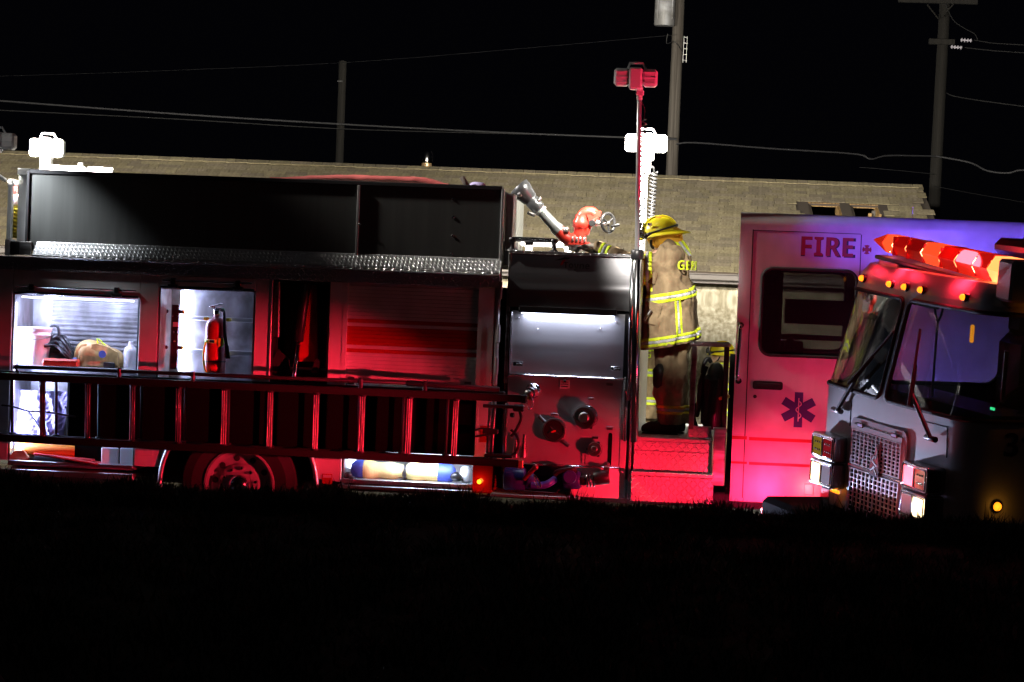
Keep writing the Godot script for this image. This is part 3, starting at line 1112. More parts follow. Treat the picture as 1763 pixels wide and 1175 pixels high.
	for xx in [-1.388, -0.37]:
		part("rail_stop", [xx - 0.03, ye - 0.05, xx + 0.03, ye + 0.01], -0.03, 0.0, M.satin, sh)
	s = st()
	pierced(s, [c4[0] - 0.03, ye - 0.2, c4[2] + 0.03, ys + 0.06], [c4[0] + 0.006, ye - 0.18, c4[2] - 0.006, ys - 0.004], 0.01, -0.05, 0.004)
	obj("shutter_frame", s, M.white, E)
	part("locker_tray", [c4[0] + 0.01, 0.589, c4[2] - 0.01, 0.624], -0.55, 0.012, M.tread)
	var lo := Vector3(-1.41, 0.743, -0.3)
	s = st()
	drum(s, lo + Vector3(0, 0, -0.05), lo, 0.05)
	var lamp := obj("locker_lamp", s, M.led, E)
	area("locker_lamp_light", Vector3(-0.88, 0.85, -0.03), Vector3(-0.893, 0.605, -0.2), 0.9, 0.03, 1.1, Color(0.74, 0.8, 1.0), Vector3.BACK)
	s = st()
	box(s, Vector3(-0.88, 0.85, -0.03) + Vector3(0, 0.012, 0.006), Vector3(0.9, 0.012, 0.05), 0.003)
	obj("locker_led_light", s, M.led, lamp)
	# --- vertical trim, marker lamp and reflective tape ahead of the shutter
	s = st()
	box(s, Vector3(-0.134, 1.983, -0.02), Vector3(0.035, 1.0, 0.05), 0.01)
	obj("door_track", s, M.rim, E)
	for q in [Vector3(-0.114, 2.309, 0.01), Vector3(-0.119, 1.934, 0.01), Vector3(-0.124, 1.658, 0.01)]:
		s = st()
		box(s, q, Vector3(0.03, 0.16, 0.03), 0.008)
		obj("hinge", s, M.rim, E)
	part("tape_strip", [-0.291, 0.924, -0.266, 1.3], 0.0, 0.004, M.white)
	part("tape_patch", [-0.249, 0.992, -0.168, 1.137], 0.0, 0.004, M.stripe)
	s = st()
	drum(s, Vector3(-0.237, 0.649, 0), Vector3(-0.234, 0.652, 0.03), 0.02)
	obj("amber_marker_lamp", s, M.amber, E)
	omni("amber_marker_light", Vector3(-0.23, 0.655, 0.07), 0.012, Color(1, 0.4, 0.05), 0.02)
	# --- rear end: ladder-white posts, a floodlight and its folding arm, hose coil
	rear_gear(bed)
	roof_gear(bed)


# An LED strip along the left edge of a locker: the glowing bar and its light.
func led_strip(x: float, y0: float, y1: float, z: float, e: float) -> void:
	var s := st()
	box(s, Vector3(x - 0.006, (y0 + y1) * 0.5, z), Vector3(0.016, y1 - y0, 0.03), 0.004)
	obj("led_strip_light", s, M.led, E)
	area("locker_led_light", Vector3(x + 0.008, (y0 + y1) * 0.5, z), Vector3(x + 1.0, (y0 + y1) * 0.5, z - 0.5), 0.03, y1 - y0, e, Color(0.52, 0.6, 1.0))


func wheel(hub: Vector3) -> void:
	var w := Node3D.new()
	w.name = "wheel"
	w.position = hub
	E.add_child(w, true)
	var ax := Transform3D(aim(Vector3.BACK), Vector3.ZERO)
	var s := st()
	turned(s, [Vector2(0.29, -0.4), Vector2(0.5, -0.38), Vector2(0.525, -0.3), Vector2(0.525, -0.12), Vector2(0.5, -0.05), Vector2(0.42, -0.03), Vector2(0.315, -0.045), Vector2(0.3, -0.08)], ax, 48)
	obj("tyre", s, M.rubber, w)
	s = st()
	turned(s, [Vector2(0.315, -0.05), Vector2(0.31, -0.03), Vector2(0.295, -0.03), Vector2(0.28, -0.1), Vector2(0.262, -0.13), Vector2(0.19, -0.125), Vector2(0.165, -0.08), Vector2(0.11, -0.07), Vector2(0, -0.07)], ax, 48)
	var rim := obj("rim", s, M.rim, w)
	for k in 10:
		var t := TAU * k / 10.0 + 0.2
		s = st()
		drum(s, Vector3(cos(t) * 0.145, sin(t) * 0.145, -0.085), Vector3(cos(t) * 0.145, sin(t) * 0.145, -0.04), 0.019, 0.013, 8)
		obj("wheel_nut", s, M.chrome, rim)
		s = st()
		drum(s, Vector3(cos(t + 0.3) * 0.23, sin(t + 0.3) * 0.23, -0.15), Vector3(cos(t + 0.3) * 0.23, sin(t + 0.3) * 0.23, -0.121), 0.028, 0.028, 14)
		obj("hand_hole", s, M.black, rim)
	s = st()
	turned(s, [Vector2(0.088, -0.08), Vector2(0.088, -0.02), Vector2(0.075, 0.015), Vector2(0.04, 0.03), Vector2(0, 0.033)], ax, 24)
	obj("hub_cap", s, M.chrome, w)


func flood_head(parent: Node, at: Vector3, w: float, h: float, lit: bool) -> void:
	var s := st()
	for e in [-1, 1]:
		s = st()
		box(s, at + Vector3(e * w * 0.33, 0, 0), Vector3(w * 0.34, h, 0.13), 0.02)
		obj("lamp_housing", s, M.housing, parent)
		s = st()
		box(s, at + Vector3(e * w * 0.33, 0, -0.068), Vector3(w * 0.28, h * 0.78, 0.012), 0.003)
		obj("flood_lamp", s, M.flood if lit else M.glass, parent)
		s = st()
		for k in 3:
			box(s, at + Vector3(e * w * 0.33, h * (-0.3 + 0.3 * k), 0.068), Vector3(w * 0.3, 0.008, 0.012), 0.002)
		obj("cooling_fin", s, M.housing, parent)
	s = st()
	box(s, at + Vector3(0, -h * 0.06, 0.01), Vector3(w * 0.31, h * 1.25, 0.15), 0.015)
	obj("lamp_yoke", s, M.housing, parent)
	s = st()
	var t := h * 0.5
	tube(s, [at + Vector3(-0.07, t, 0), at + Vector3(-0.055, t + 0.05, 0), at + Vector3(0.055, t + 0.05, 0), at + Vector3(0.085, t, 0)], 0.011, 6)
	obj("handle", s, M.housing, parent)


func rear_gear(bed: Array) -> void:
	var m := Node3D.new()
	m.name = "rear_light_mast"
	E.add_child(m, true)
	# near head, turned to the house
	flood_head(m, Vector3(-4.675, 3.454, -0.25), 0.36, 0.145, true)
	spot("rear_flood_light", Vector3(-4.675, 3.454, -0.25) + Vector3(0, 0, -0.12), Vector3(-3.0, 1.9, -11.5), 280.0, Color(1.0, 0.93, 0.78), 55.0, 1.0, 0.12)
	# its second lamp, past the frame, is swung round along the engine's side
	var sl := Vector3(-4.837, 3.559, 0.3)
	var ls := st()
	box(ls, sl, Vector3(0.06, 0.14, 0.14), 0.015)
	var lh := obj("side_lamp_housing", ls, M.housing, m)
	ls = st()
	box(ls, sl + Vector3(0.035, -0.01, 0), Vector3(0.012, 0.11, 0.11), 0.003)
	obj("side_flood_lamp", ls, M.flood, lh)
	ls = st()
	tube(ls, [sl, Vector3(-4.715, 3.403, 0), Vector3(-4.674, 3.418, -0.25)], 0.015, 6)
	obj("lamp_bracket", ls, M.housing, lh)
	spot("side_flood_light", sl + Vector3(0.09, -0.02, 0), Vector3(-4.235, 2.993, -0.12), 11.0, Color(0.9, 0.95, 1.0), 24.0, 1.0, 0.05)
	# far head, its back to us
	flood_head(m, Vector3(-4.574, 3.468, -1.6), 0.32, 0.17, false)
	var s := st()
	box(s, Vector3(-4.58, 3.321, -1.6), Vector3(0.1, 0.16, 0.1), 0.01)
	obj("mast_head", s, M.housing, m)
	s = st()
	tube(s, [Vector3(-4.672, 3.357, -0.25), Vector3(-4.675, 3.164, -0.3), Vector3(-4.652, 3.121, -0.5)], 0.02, 8)
	obj("near_stem", s, M.housing, m)
	s = st()
	box(s, Vector3(-4.189, 3.277, -1.4), Vector3(0.6, 0.045, 0.06), 0.008, Basis(Vector3.BACK, -0.01))
	obj("folding_arm", s, M.housing, m)
	for q in [Vector3(-4.286, 3.23, -1.4), Vector3(-3.936, 3.237, -1.4)]:
		s = st()
		box(s, q, Vector3(0.05, 0.09, 0.06), 0.008)
		obj("arm_foot", s, M.housing, m)
	s = st()
	drum(s, Vector3(-4.173, 3.224, -1.3), Vector3(-4.176, 3.31, -1.3), 0.014)
	drum(s, Vector3(-4.198, 3.315, -1.3), Vector3(-4.149, 3.316, -1.3), 0.016)
	obj("arm_latch", s, M.satin, m)
	# broad white board and slim post at the very rear
	var r := [-4.528, 2.494, -4.427, 3.2]
	part("rear_board", r, -0.9, -0.5, M.housing)
	part("rear_board_cap", [r[0], r[3] - 0.03, -4.262, r[3] + 0.03], -0.95, -0.45, M.housing)
	part("rear_post", [-4.623, 2.489, -4.586, 3.133], -0.58, -0.5, M.housing)
	part("rear_post_arm", [-4.635, 3.071, r[0], 3.123], -0.58, -0.52, M.housing)
	part("rear_step_box", [-4.469, 2.455, -4.386, 2.573], -0.6, -0.1, M.satin)
	part("rear_step_bracket", [-4.386, 2.457, -4.276, 2.574], -0.3, -0.09, M.steel)
	part("rear_corner_bracket", [-4.516, 2.447, -4.474, 2.589], -0.3, -0.09, M.housing)
	s = st()
	coil(s, Vector3(-4.617, 2.617, -0.7), Vector3(-4.615, 2.89, -0.7), 8, 0.035, 0.016)
	obj("coiled_cord", s, M.yellow_hose, m)
	s = st()
	drum(s, Vector3(-4.616, 2.911, -0.7), Vector3(-4.619, 3, -0.7), 0.035)
	obj("cord_plug", s, M.plastic_white, m)
	s = st()
	drum(s, Vector3(-4.619, 3.005, -0.7), Vector3(-4.623, 3.099, -0.7), 0.03)
	obj("cord_socket", s, M.red, m)


func roof_gear(bed: Array) -> void:
	# red vinyl cover humped over the hose load
	var s := st()
	s.set_smooth_group(0)
	var nx := 48
	var nz := 12
	var xa := -2.187
	var xb := -0.615
	var g := []
	var n := FastNoiseLite.new()
	n.seed = 4
	n.frequency = 1.6
	for i in nx + 1:
		var row := []
		for k in nz + 1:
			var u := float(i) / nx
			var v := float(k) / nz
			var hgt: float = 0.075 * smoothstep(0.0, 0.42, u) * (1.0 - smoothstep(0.8, 1.0, u)) * (0.55 + 0.45 * sin(PI * v))
			hgt += 0.012 * n.get_noise_2d(u * 5.0, v * 4.0) * sin(PI * u)
			row.append(Vector3(lerpf(xa, xb, u), bed[3] + 0.042 + hgt, lerpf(-0.13, -2.3, v)))
		g.append(row)
	for i in nx:
		for k in nz:
			quad(s, g[i][k], g[i + 1][k], g[i + 1][k + 1], g[i][k + 1])
	for i in nx:
		quad(s, g[i][0] - Vector3(0, 0.03, 0), g[i + 1][0] - Vector3(0, 0.03, 0), g[i + 1][0], g[i][0])
	obj("hose_bed_cover", s, M.tarp, E)
	s = st()
	drum(s, Vector3(-0.488, 3.194, -0.6), Vector3(-0.554, 3.294, -0.6), 0.026, 0.022)
	tag(obj("tool_handle", s, M.wood), "short brown wooden tool handle sticking up from the hose bed", "tool handle")
	s = st()
	lathe(s, [Vector2(0.09, -0.03), Vector2(0.085, 0.02), Vector2(0.05, 0.05), Vector2(0.0, 0.055)], Transform3D(Basis(), Vector3(-0.421, 3.205, -0.7)), 14)
	tag(obj("bundle", s, M.sheet), "pale blue cloth bundle peeking over the top of the hose bed", "bundle")


# ---------------------------------------------------------------- pump house

func engine_pump() -> void:
	var xl := -0.058
	var xr := 1.018
	var yt := 2.645
	var yb := 0.557
	part("pump_house", [xl, 0.72, xr + 0.06, yt - 0.02], -2.42, -0.06, M.black)
	part("pump_house_end", [xr + 0.061, 0.6, xr + 0.075, yt - 0.03], -2.4, -0.04, M.tread)
	part("pump_house_far_side", [xl, 0.55, xr + 0.06, yt - 0.02], -2.5, -2.43, M.white)
	part("pump_top_edge", [xl, yt - 0.015, xr + 0.08, yt + 0.015], -2.42, 0.0, M.tread)
	# upper sheet: rolled outward so that it catches lines of light
	var ym := 2.172
	var prof := []
	for k in 15:
		var t := k / 14.0
		prof.append(Vector2(-0.025 + 0.022 * sin(t * 2.6) + (0.006 * exp(-pow((t - 0.66) / 0.05, 2))), lerpf(yt - 0.016, ym, t)))
	sheet("upper_panel", prof, -0.038, xr, M.panel_dark)
	part("panel_left_strip", [xl, 1.511, -0.03, yt - 0.016], -0.06, -0.012, M.steel)
	# light hood and the door under it
	var hood := part("panel_light_hood", [0.053, 2.127, 0.893, 2.182], -0.03, 0.06, M.satin)
	s_led(hood, [0.076, 2.116, 0.875, 2.126])
	area("panel_led_light", Vector3((xl + xr) * 0.5, 2.112, 0.045), Vector3((xl + xr) * 0.5, 1.333, 0.0), 0.78, 0.03, 0.3, Color(0.75, 0.8, 1.0), Vector3.BACK)
	var yd := 1.593
	prof = []
	for k in 13:
		var t := k / 12.0
		prof.append(Vector2(-0.03 + 0.012 * sin(t * 3.1) + 0.005 * exp(-pow((t - 0.5) / 0.05, 2)), lerpf(ym - 0.03, yd, t)))
	var door := sheet("instrument_door", prof, -0.007, 0.964, M.panel)
	part("door_edge", [-0.016, yd - 0.012, 0.974, yd + 0.002], -0.03, 0.004, M.chrome, door)
	part("door_side_trim", [-0.017, yd, -0.005, ym - 0.04], -0.03, 0.0, M.chrome, door)
	for q in [Vector3(0.06, 1.68, -0.005), Vector3(0.901, 1.675, -0.005)]:
		var s := st()
		box(s, q, Vector3(0.085, 0.035, 0.012), 0.004)
		var la := obj("latch", s, M.chrome, door)
		s = st()
		box(s, q + Vector3(0.008, -0.002, 0.008), Vector3(0.05, 0.014, 0.008), 0.002)
		obj("latch_paddle", s, M.steel, la)
	for q in [Vector3(0.049, 2.08, -0.012), Vector3(0.89, 2.074, -0.012), Vector3(0.218, 1.987, -0.01), Vector3(0.758, 2.014, -0.01)]:
		var s := st()
		lathe(s, [Vector2(0.009, 0), Vector2(0.008, 0.005), Vector2(0, 0.008)], Transform3D(aim(Vector3.BACK), q), 8)
		obj("screw", s, M.chrome, door)
	# maker's name at the top of the panel
	var s := st()
	prism(s, [Vector2(0.388, 2.543), Vector2(0.406, 2.584), Vector2(0.436, 2.6), Vector2(0.422, 2.565), Vector2(0.403, 2.544)], -0.02, -0.013)
	obj("maker_emblem", s, M.decal_red, E)
	s = st()
	prism(s, [Vector2(0.341, 2.582), Vector2(0.425, 2.615), Vector2(0.475, 2.612), Vector2(0.456, 2.596), Vector2(0.416, 2.594)], -0.02, -0.014)
	obj("maker_emblem_wing", s, M.black, E)
	words("maker_name", "Toyne", Vector3(0.532, 2.546, -0.009), 0.052, M.black, E, Basis(Vector3.BACK, -0.01), 700, true, 1.1)
	# lower panel with outlets
	var yl := 0.828
	part("lower_panel", [-0.022, yl, xr, yd - 0.014], -0.06, -0.012, M.panel)
	part("lower_panel_edge", [-0.007, yl - 0.014, 0.97, yl - 0.001], -0.06, 0.004, M.chrome)
	part("lower_seam", [0.958, yl, 0.968, yd - 0.014], -0.06, -0.006, M.chrome)
	part("lower_apron", [0.55, yb, 0.97, yl - 0.015], -0.1, -0.016, M.white)
	part("lower_apron_right", [0.975, yb, xr, yl], -0.1, -0.013, M.white)
	part("lower_recess_back", [xl, yb - 0.05, 0.55, yl - 0.015], -0.7, -0.5, M.satin)
	# small capped outlet with its chain
	cap(Vector3(0.203, 1.461, -0.012), 0.062, 0.1, M.chrome, Vector3(-0.25, -0.25, 1))
	var ch := smooth_path([Vector3(0.196, 1.424, 0.07), Vector3(0.208, 1.348, 0.05), Vector3(0.178, 1.291, 0.03), Vector3(0.156, 1.33, 0.02), Vector3(0.158, 1.41, 0.02)], 10)
	for k in ch.size():
		if k % 2 == 0:
			s = st()
			lathe(s, [Vector2(0, -0.006), Vector2(0.005, -0.003), Vector2(0.005, 0.003), Vector2(0, 0.006)], Transform3D(Basis(), ch[k]), 6)
			obj("chain_link", s, M.chrome, E)
	# big suction cap
	var c := Vector3(0.397, 1.123, -0.012)
	s = st()
	turned(s, [Vector2(0.105, 0), Vector2(0.105, 0.05), Vector2(0.1, 0.062), Vector2(0.088, 0.064), Vector2(0.086, 0.052), Vector2(0, 0.052)], Transform3D(aim(Vector3(-0.05, 0.04, 1)), c), 40)
	var big := obj("suction_cap", s, M.steel, E)
	s = st()
	turned(s, [Vector2(0.085, 0.052), Vector2(0.085, 0.058), Vector2(0, 0.058)], Transform3D(aim(Vector3(-0.05, 0.04, 1)), c), 40)
	obj("cap_face", s, M.satin, big)
	s = st()
	var e := c + Vector3(-0.004, 0, 0.062)
	prism(s, [Vector2(-0.045, -0.022), Vector2(-0.01, 0.006), Vector2(-0.034, 0.038), Vector2(0.008, 0.008), Vector2(0.048, -0.03), Vector2(-0.004, -0.02)], 0.0, 0.004, Transform3D(Basis(), e))
	obj("cap_emblem", s, M.steel, big)
	s = st()
	prism(s, [Vector2(-0.026, -0.016), Vector2(0.0, 0.003), Vector2(0.026, 0.008), Vector2(0.016, -0.014), Vector2(-0.004, -0.018)], 0.004, 0.007, Transform3D(Basis(), e))
	obj("cap_emblem_mark", s, mat(0.6, 0.06, 0.03, 0.5), big)
	for q in [[Vector3(0.258, 1.238, 0), Vector3(0.327, 1.182, 0.02)], [Vector3(0.456, 1.041, 0), Vector3(0.528, 0.994, 0)]]:
		s = st()
		tube(s, [q[0], q[1]], 0.016, 8)
		obj("lug", s, M.steel, big)
	# two black outlets
	outlet(Vector3(0.683, 1.256, -0.012), 0.1, 0.13, true)
	outlet(Vector3(0.759, 0.979, -0.012), 0.062, 0.09, false)
	s = st()
	var vc := smooth_path([Vector3(0.63, 1.234, 0.1), Vector3(0.625, 1.167, 0.06), Vector3(0.639, 1.131, 0.02)], 4)
	tube(s, vc, 0.004, 5)
	obj("cap_chain", s, M.chrome, E)
	s = st()
	tube(s, [Vector3(0.671, 0.952, 0.02), Vector3(0.67, 0.841, 0.01)], 0.004, 5)
	obj("cap_chain", s, M.satin, E)
	# slot with lever
	s = st()
	prism(s, round_rect([0.861, 0.835, 0.896, 1.12], 0.016), -0.013, -0.008)
	var slot := obj("lever_slot", s, M.rack, E)
	s = st()
	tube(s, [Vector3(0.873, 0.864, -0.01), Vector3(0.873, 0.823, 0.05)], 0.012, 8)
	obj("lever", s, M.chrome, slot)
	# small plates
	for q in [[Vector3(0.468, 1.522, 0), 0.085, 0.075, M.housing], [Vector3(0.393, 1.259, 0), 0.06, 0.02, M.steel], [Vector3(0.702, 1.407, 0), 0.05, 0.018, M.steel], [Vector3(0.872, 1.16, 0), 0.055, 0.03, M.steel], [Vector3(0.75, 1.074, 0), 0.05, 0.02, M.satin], [Vector3(0.857, 1.539, 0), 0.06, 0.025, M.steel]]:
		s = st()
		box(s, q[0] + Vector3(0, 0, -0.008), Vector3(q[1], q[2], 0.008), 0.002)
		var pl := obj("label_plate", s, q[3], E)
		for k in 3:
			s = st()
			box(s, q[0] + Vector3(0, q[2] * (0.26 - 0.26 * k), -0.0035), Vector3(q[1] * 0.75, q[2] * 0.09, 0.002))
			obj("label_line", s, M.decal_red if k == 0 else M.satin, pl)
	s = st()
	lathe(s, [Vector2(0.012, 0), Vector2(0.01, 0.008), Vector2(0, 0.01)], Transform3D(aim(Vector3.BACK), Vector3(0.471, 1.552, -0.002)), 10)
	obj("pilot_lamp", s, M.satin, E)
	# chrome rods and the light mast tube at the forward corner
	s = st()
	drum(s, Vector3(1.033, 1.407, 0.03), Vector3(1.01, 2.621, 0.03), 0.02)
	obj("corner_rod", s, M.chrome, E)
	s = st()
	drum(s, Vector3(1.002, 1.056, 0.02), Vector3(0.995, 1.605, 0.02), 0.012)
	obj("corner_rod", s, M.chrome, E)
	part("corner_strip", [1.043, yb, 1.063, 1.406], -0.06, -0.004, M.tread)
	masts()
	monitor()
	steps()
	hydrant_valve()
	# unseen lamp added under the pump house to brighten the second engine's nose
	var gl := Vector3(0.946, 0.419, -0.1)
	part("added_ground_lamp", [gl.x - 0.12, gl.y - 0.03, gl.x + 0.12, gl.y + 0.03], -0.14, -0.1, M.led)
	spot("added_ground_light", gl + Vector3(0, 0, 0.05), T_NOSE, 16.0, Color(0.62, 0.66, 1.0), 19.0, 1.0, 0.06)


func s_led(parent: Node, r: Array) -> void:
	var s := st()
	slab(s, r, 0.01, 0.05, 0.002)
	obj("panel_led_light", s, M.led, parent)


# A sheet swept along x with profile (z, y).
func sheet(called: String, prof: Array, x0: float, x1: float, m: Material) -> MeshInstance3D:
	var s := st()
	s.set_smooth_group(0)
	for i in prof.size() - 1:
		var a: Vector2 = prof[i]
		var b: Vector2 = prof[i + 1]
		quad(s, Vector3(x0, b.y, b.x), Vector3(x1, b.y, b.x), Vector3(x1, a.y, a.x), Vector3(x0, a.y, a.x))
	return obj(called, s, m, E)


func cap(at: Vector3, r: float, l: float, m: Material, d: Vector3) -> void:
	var s := st()
	var xf := Transform3D(aim(d), at)
	turned(s, [Vector2(r * 1.1, 0), Vector2(r * 1.1, l * 0.2), Vector2(r * 0.85, l * 0.3), Vector2(r * 0.85, l * 0.8), Vector2(r * 0.75, l), Vector2(0, l)], xf, 24)
	var o := obj("outlet_cap", s, m, E)
	s = st()
	for k in 2:
		box(s, xf * Vector3((k - 0.5) * 2.0 * r, l * 0.6, 0), Vector3(r * 0.4, r * 0.35, r * 0.4), 0.006)
	obj("lug", s, m, o)
	s = st()
	lathe(s, [Vector2(r * 0.7, 0), Vector2(r * 0.7, 0.03), Vector2(0, 0.034)], Transform3D(aim(Vector3(-0.2, -0.3, 1)), at + Vector3(-0.03, -0.03, l * 0.7)), 20)
	obj("cap_end", s, M.steel, o)


func outlet(at: Vector3, r: float, l: float, large: bool) -> void:
	var d := Vector3(-0.22, -0.06, 1) if large else Vector3(-0.1, 0.0, 1)
	var xf := Transform3D(aim(d), at)
	var s := st()
	turned(s, [Vector2(r * 0.8, 0), Vector2(r * 0.8, l * 0.35), Vector2(r, l * 0.4), Vector2(r, l * 0.85), Vector2(r * 0.9, l), Vector2(r * 0.55, l), Vector2(r * 0.5, l * 0.92), Vector2(0, l * 0.92)], xf, 32)
	var o := obj("outlet", s, M.satin if large else M.steel, E)
	s = st()
	turned(s, [Vector2(r * 0.98, l * 0.45), Vector2(r * 1.05, l * 0.5), Vector2(r * 1.05, l * 0.6), Vector2(r * 0.98, l * 0.66)], xf, 32)
	obj("outlet_ring", s, M.chrome if large else M.satin, o)
	s = st()
	turned(s, [Vector2(r * 0.5, l * 0.9), Vector2(r * 0.48, l * 1.1), Vector2(r * 0.36, l * 1.16), Vector2(0, l * 1.16)], xf, 24)
	obj("outlet_plug", s, M.steel, o)
	for k in 3:
		var t := TAU * k / 3.0 + 0.5
		s = st()
		box(s, xf * Vector3(cos(t) * r, l * 0.7, sin(t) * r), Vector3(0.025, 0.025, 0.03), 0.005)
		obj("lug", s, M.satin, o)


func masts() -> void:
	var m := Node3D.new()
	m.name = "front_light_mast"
	E.add_child(m, true)
	var s := st()
	drum(s, Vector3(1.082, 1.05, 0.02), Vector3(1.048, 2.653, 0.02), 0.038)
	obj("mast_tube", s, M.chrome, m)
	s = st()
	drum(s, Vector3(1.05, 2.623, 0.02), Vector3(1.051, 2.703, 0.02), 0.055)
	obj("mast_collar", s, M.satin, m)
	s = st()
	drum(s, Vector3(1.047, 2.692, 0.02), Vector3(1.015, 4.003, 0.02), 0.021)
	obj("mast_pole", s, M.rim, m)
	s = st()
	drum(s, Vector3(1.016, 3.983, 0.02), Vector3(1.016, 4.092, 0.02), 0.026)
	box(s, Vector3(1.018, 4.042, 0.02), Vector3(0.07, 0.05, 0.06), 0.01)
	obj("mast_knuckle", s, M.housing, m)
	flood_head(m, Vector3(0.978, 4.17, 0.02), 0.37, 0.15, true)
	spot("front_flood_light", Vector3(0.972, 4.181, -0.12), Vector3(0.6, 1.9, -11.5), 280.0, Color(1.0, 0.93, 0.78), 55.0, 1.0, 0.12)
	s = st()
	coil(s, Vector3(1.08, 2.714, 0), Vector3(1.061, 3.822, 0), 26, 0.022, 0.006)
	tube(s, smooth_path([Vector3(1.061, 3.822, 0), Vector3(1.063, 3.896, 0), Vector3(1.042, 3.954, 0.02), Vector3(1.027, 3.963, 0.03)], 4), 0.006, 5)
	tube(s, smooth_path([Vector3(1.08, 2.714, 0), Vector3(1.101, 2.675, 0), Vector3(1.074, 2.624, 0.02)], 4), 0.006, 5)
	obj("coiled_cord", s, M.satin, m)
	# the second mast stands on the far side of the pump house
	var f := Node3D.new()
	f.name = "far_light_mast"
	E.add_child(f, true)
	s = st()
	drum(s, Vector3(1.008, 2.675, -1.9), Vector3(1.008, 3.635, -1.9), 0.033)
	obj("mast_pole", s, M.housing, f)
	s = st()
	drum(s, Vector3(1.016, 3.431, -1.9), Vector3(1.016, 3.7, -1.9), 0.05)
	box(s, Vector3(1.025, 3.603, -1.9), Vector3(0.13, 0.1, 0.1), 0.012)
	obj("mast_knuckle", s, M.housing, f)
	flood_head(f, Vector3(1.015, 3.716, -1.9), 0.39, 0.165, false)
	s = st()
	coil(s, Vector3(1.084, 3.014, -1.95), Vector3(1.094, 3.457, -1.95), 13, 0.03, 0.009)
	tube(s, smooth_path([Vector3(1.094, 3.457, -1.95), Vector3(1.089, 3.498, -1.9), Vector3(1.045, 3.507, -1.9)], 4), 0.009, 5)
	obj("coiled_cord", s, M.satin, f)


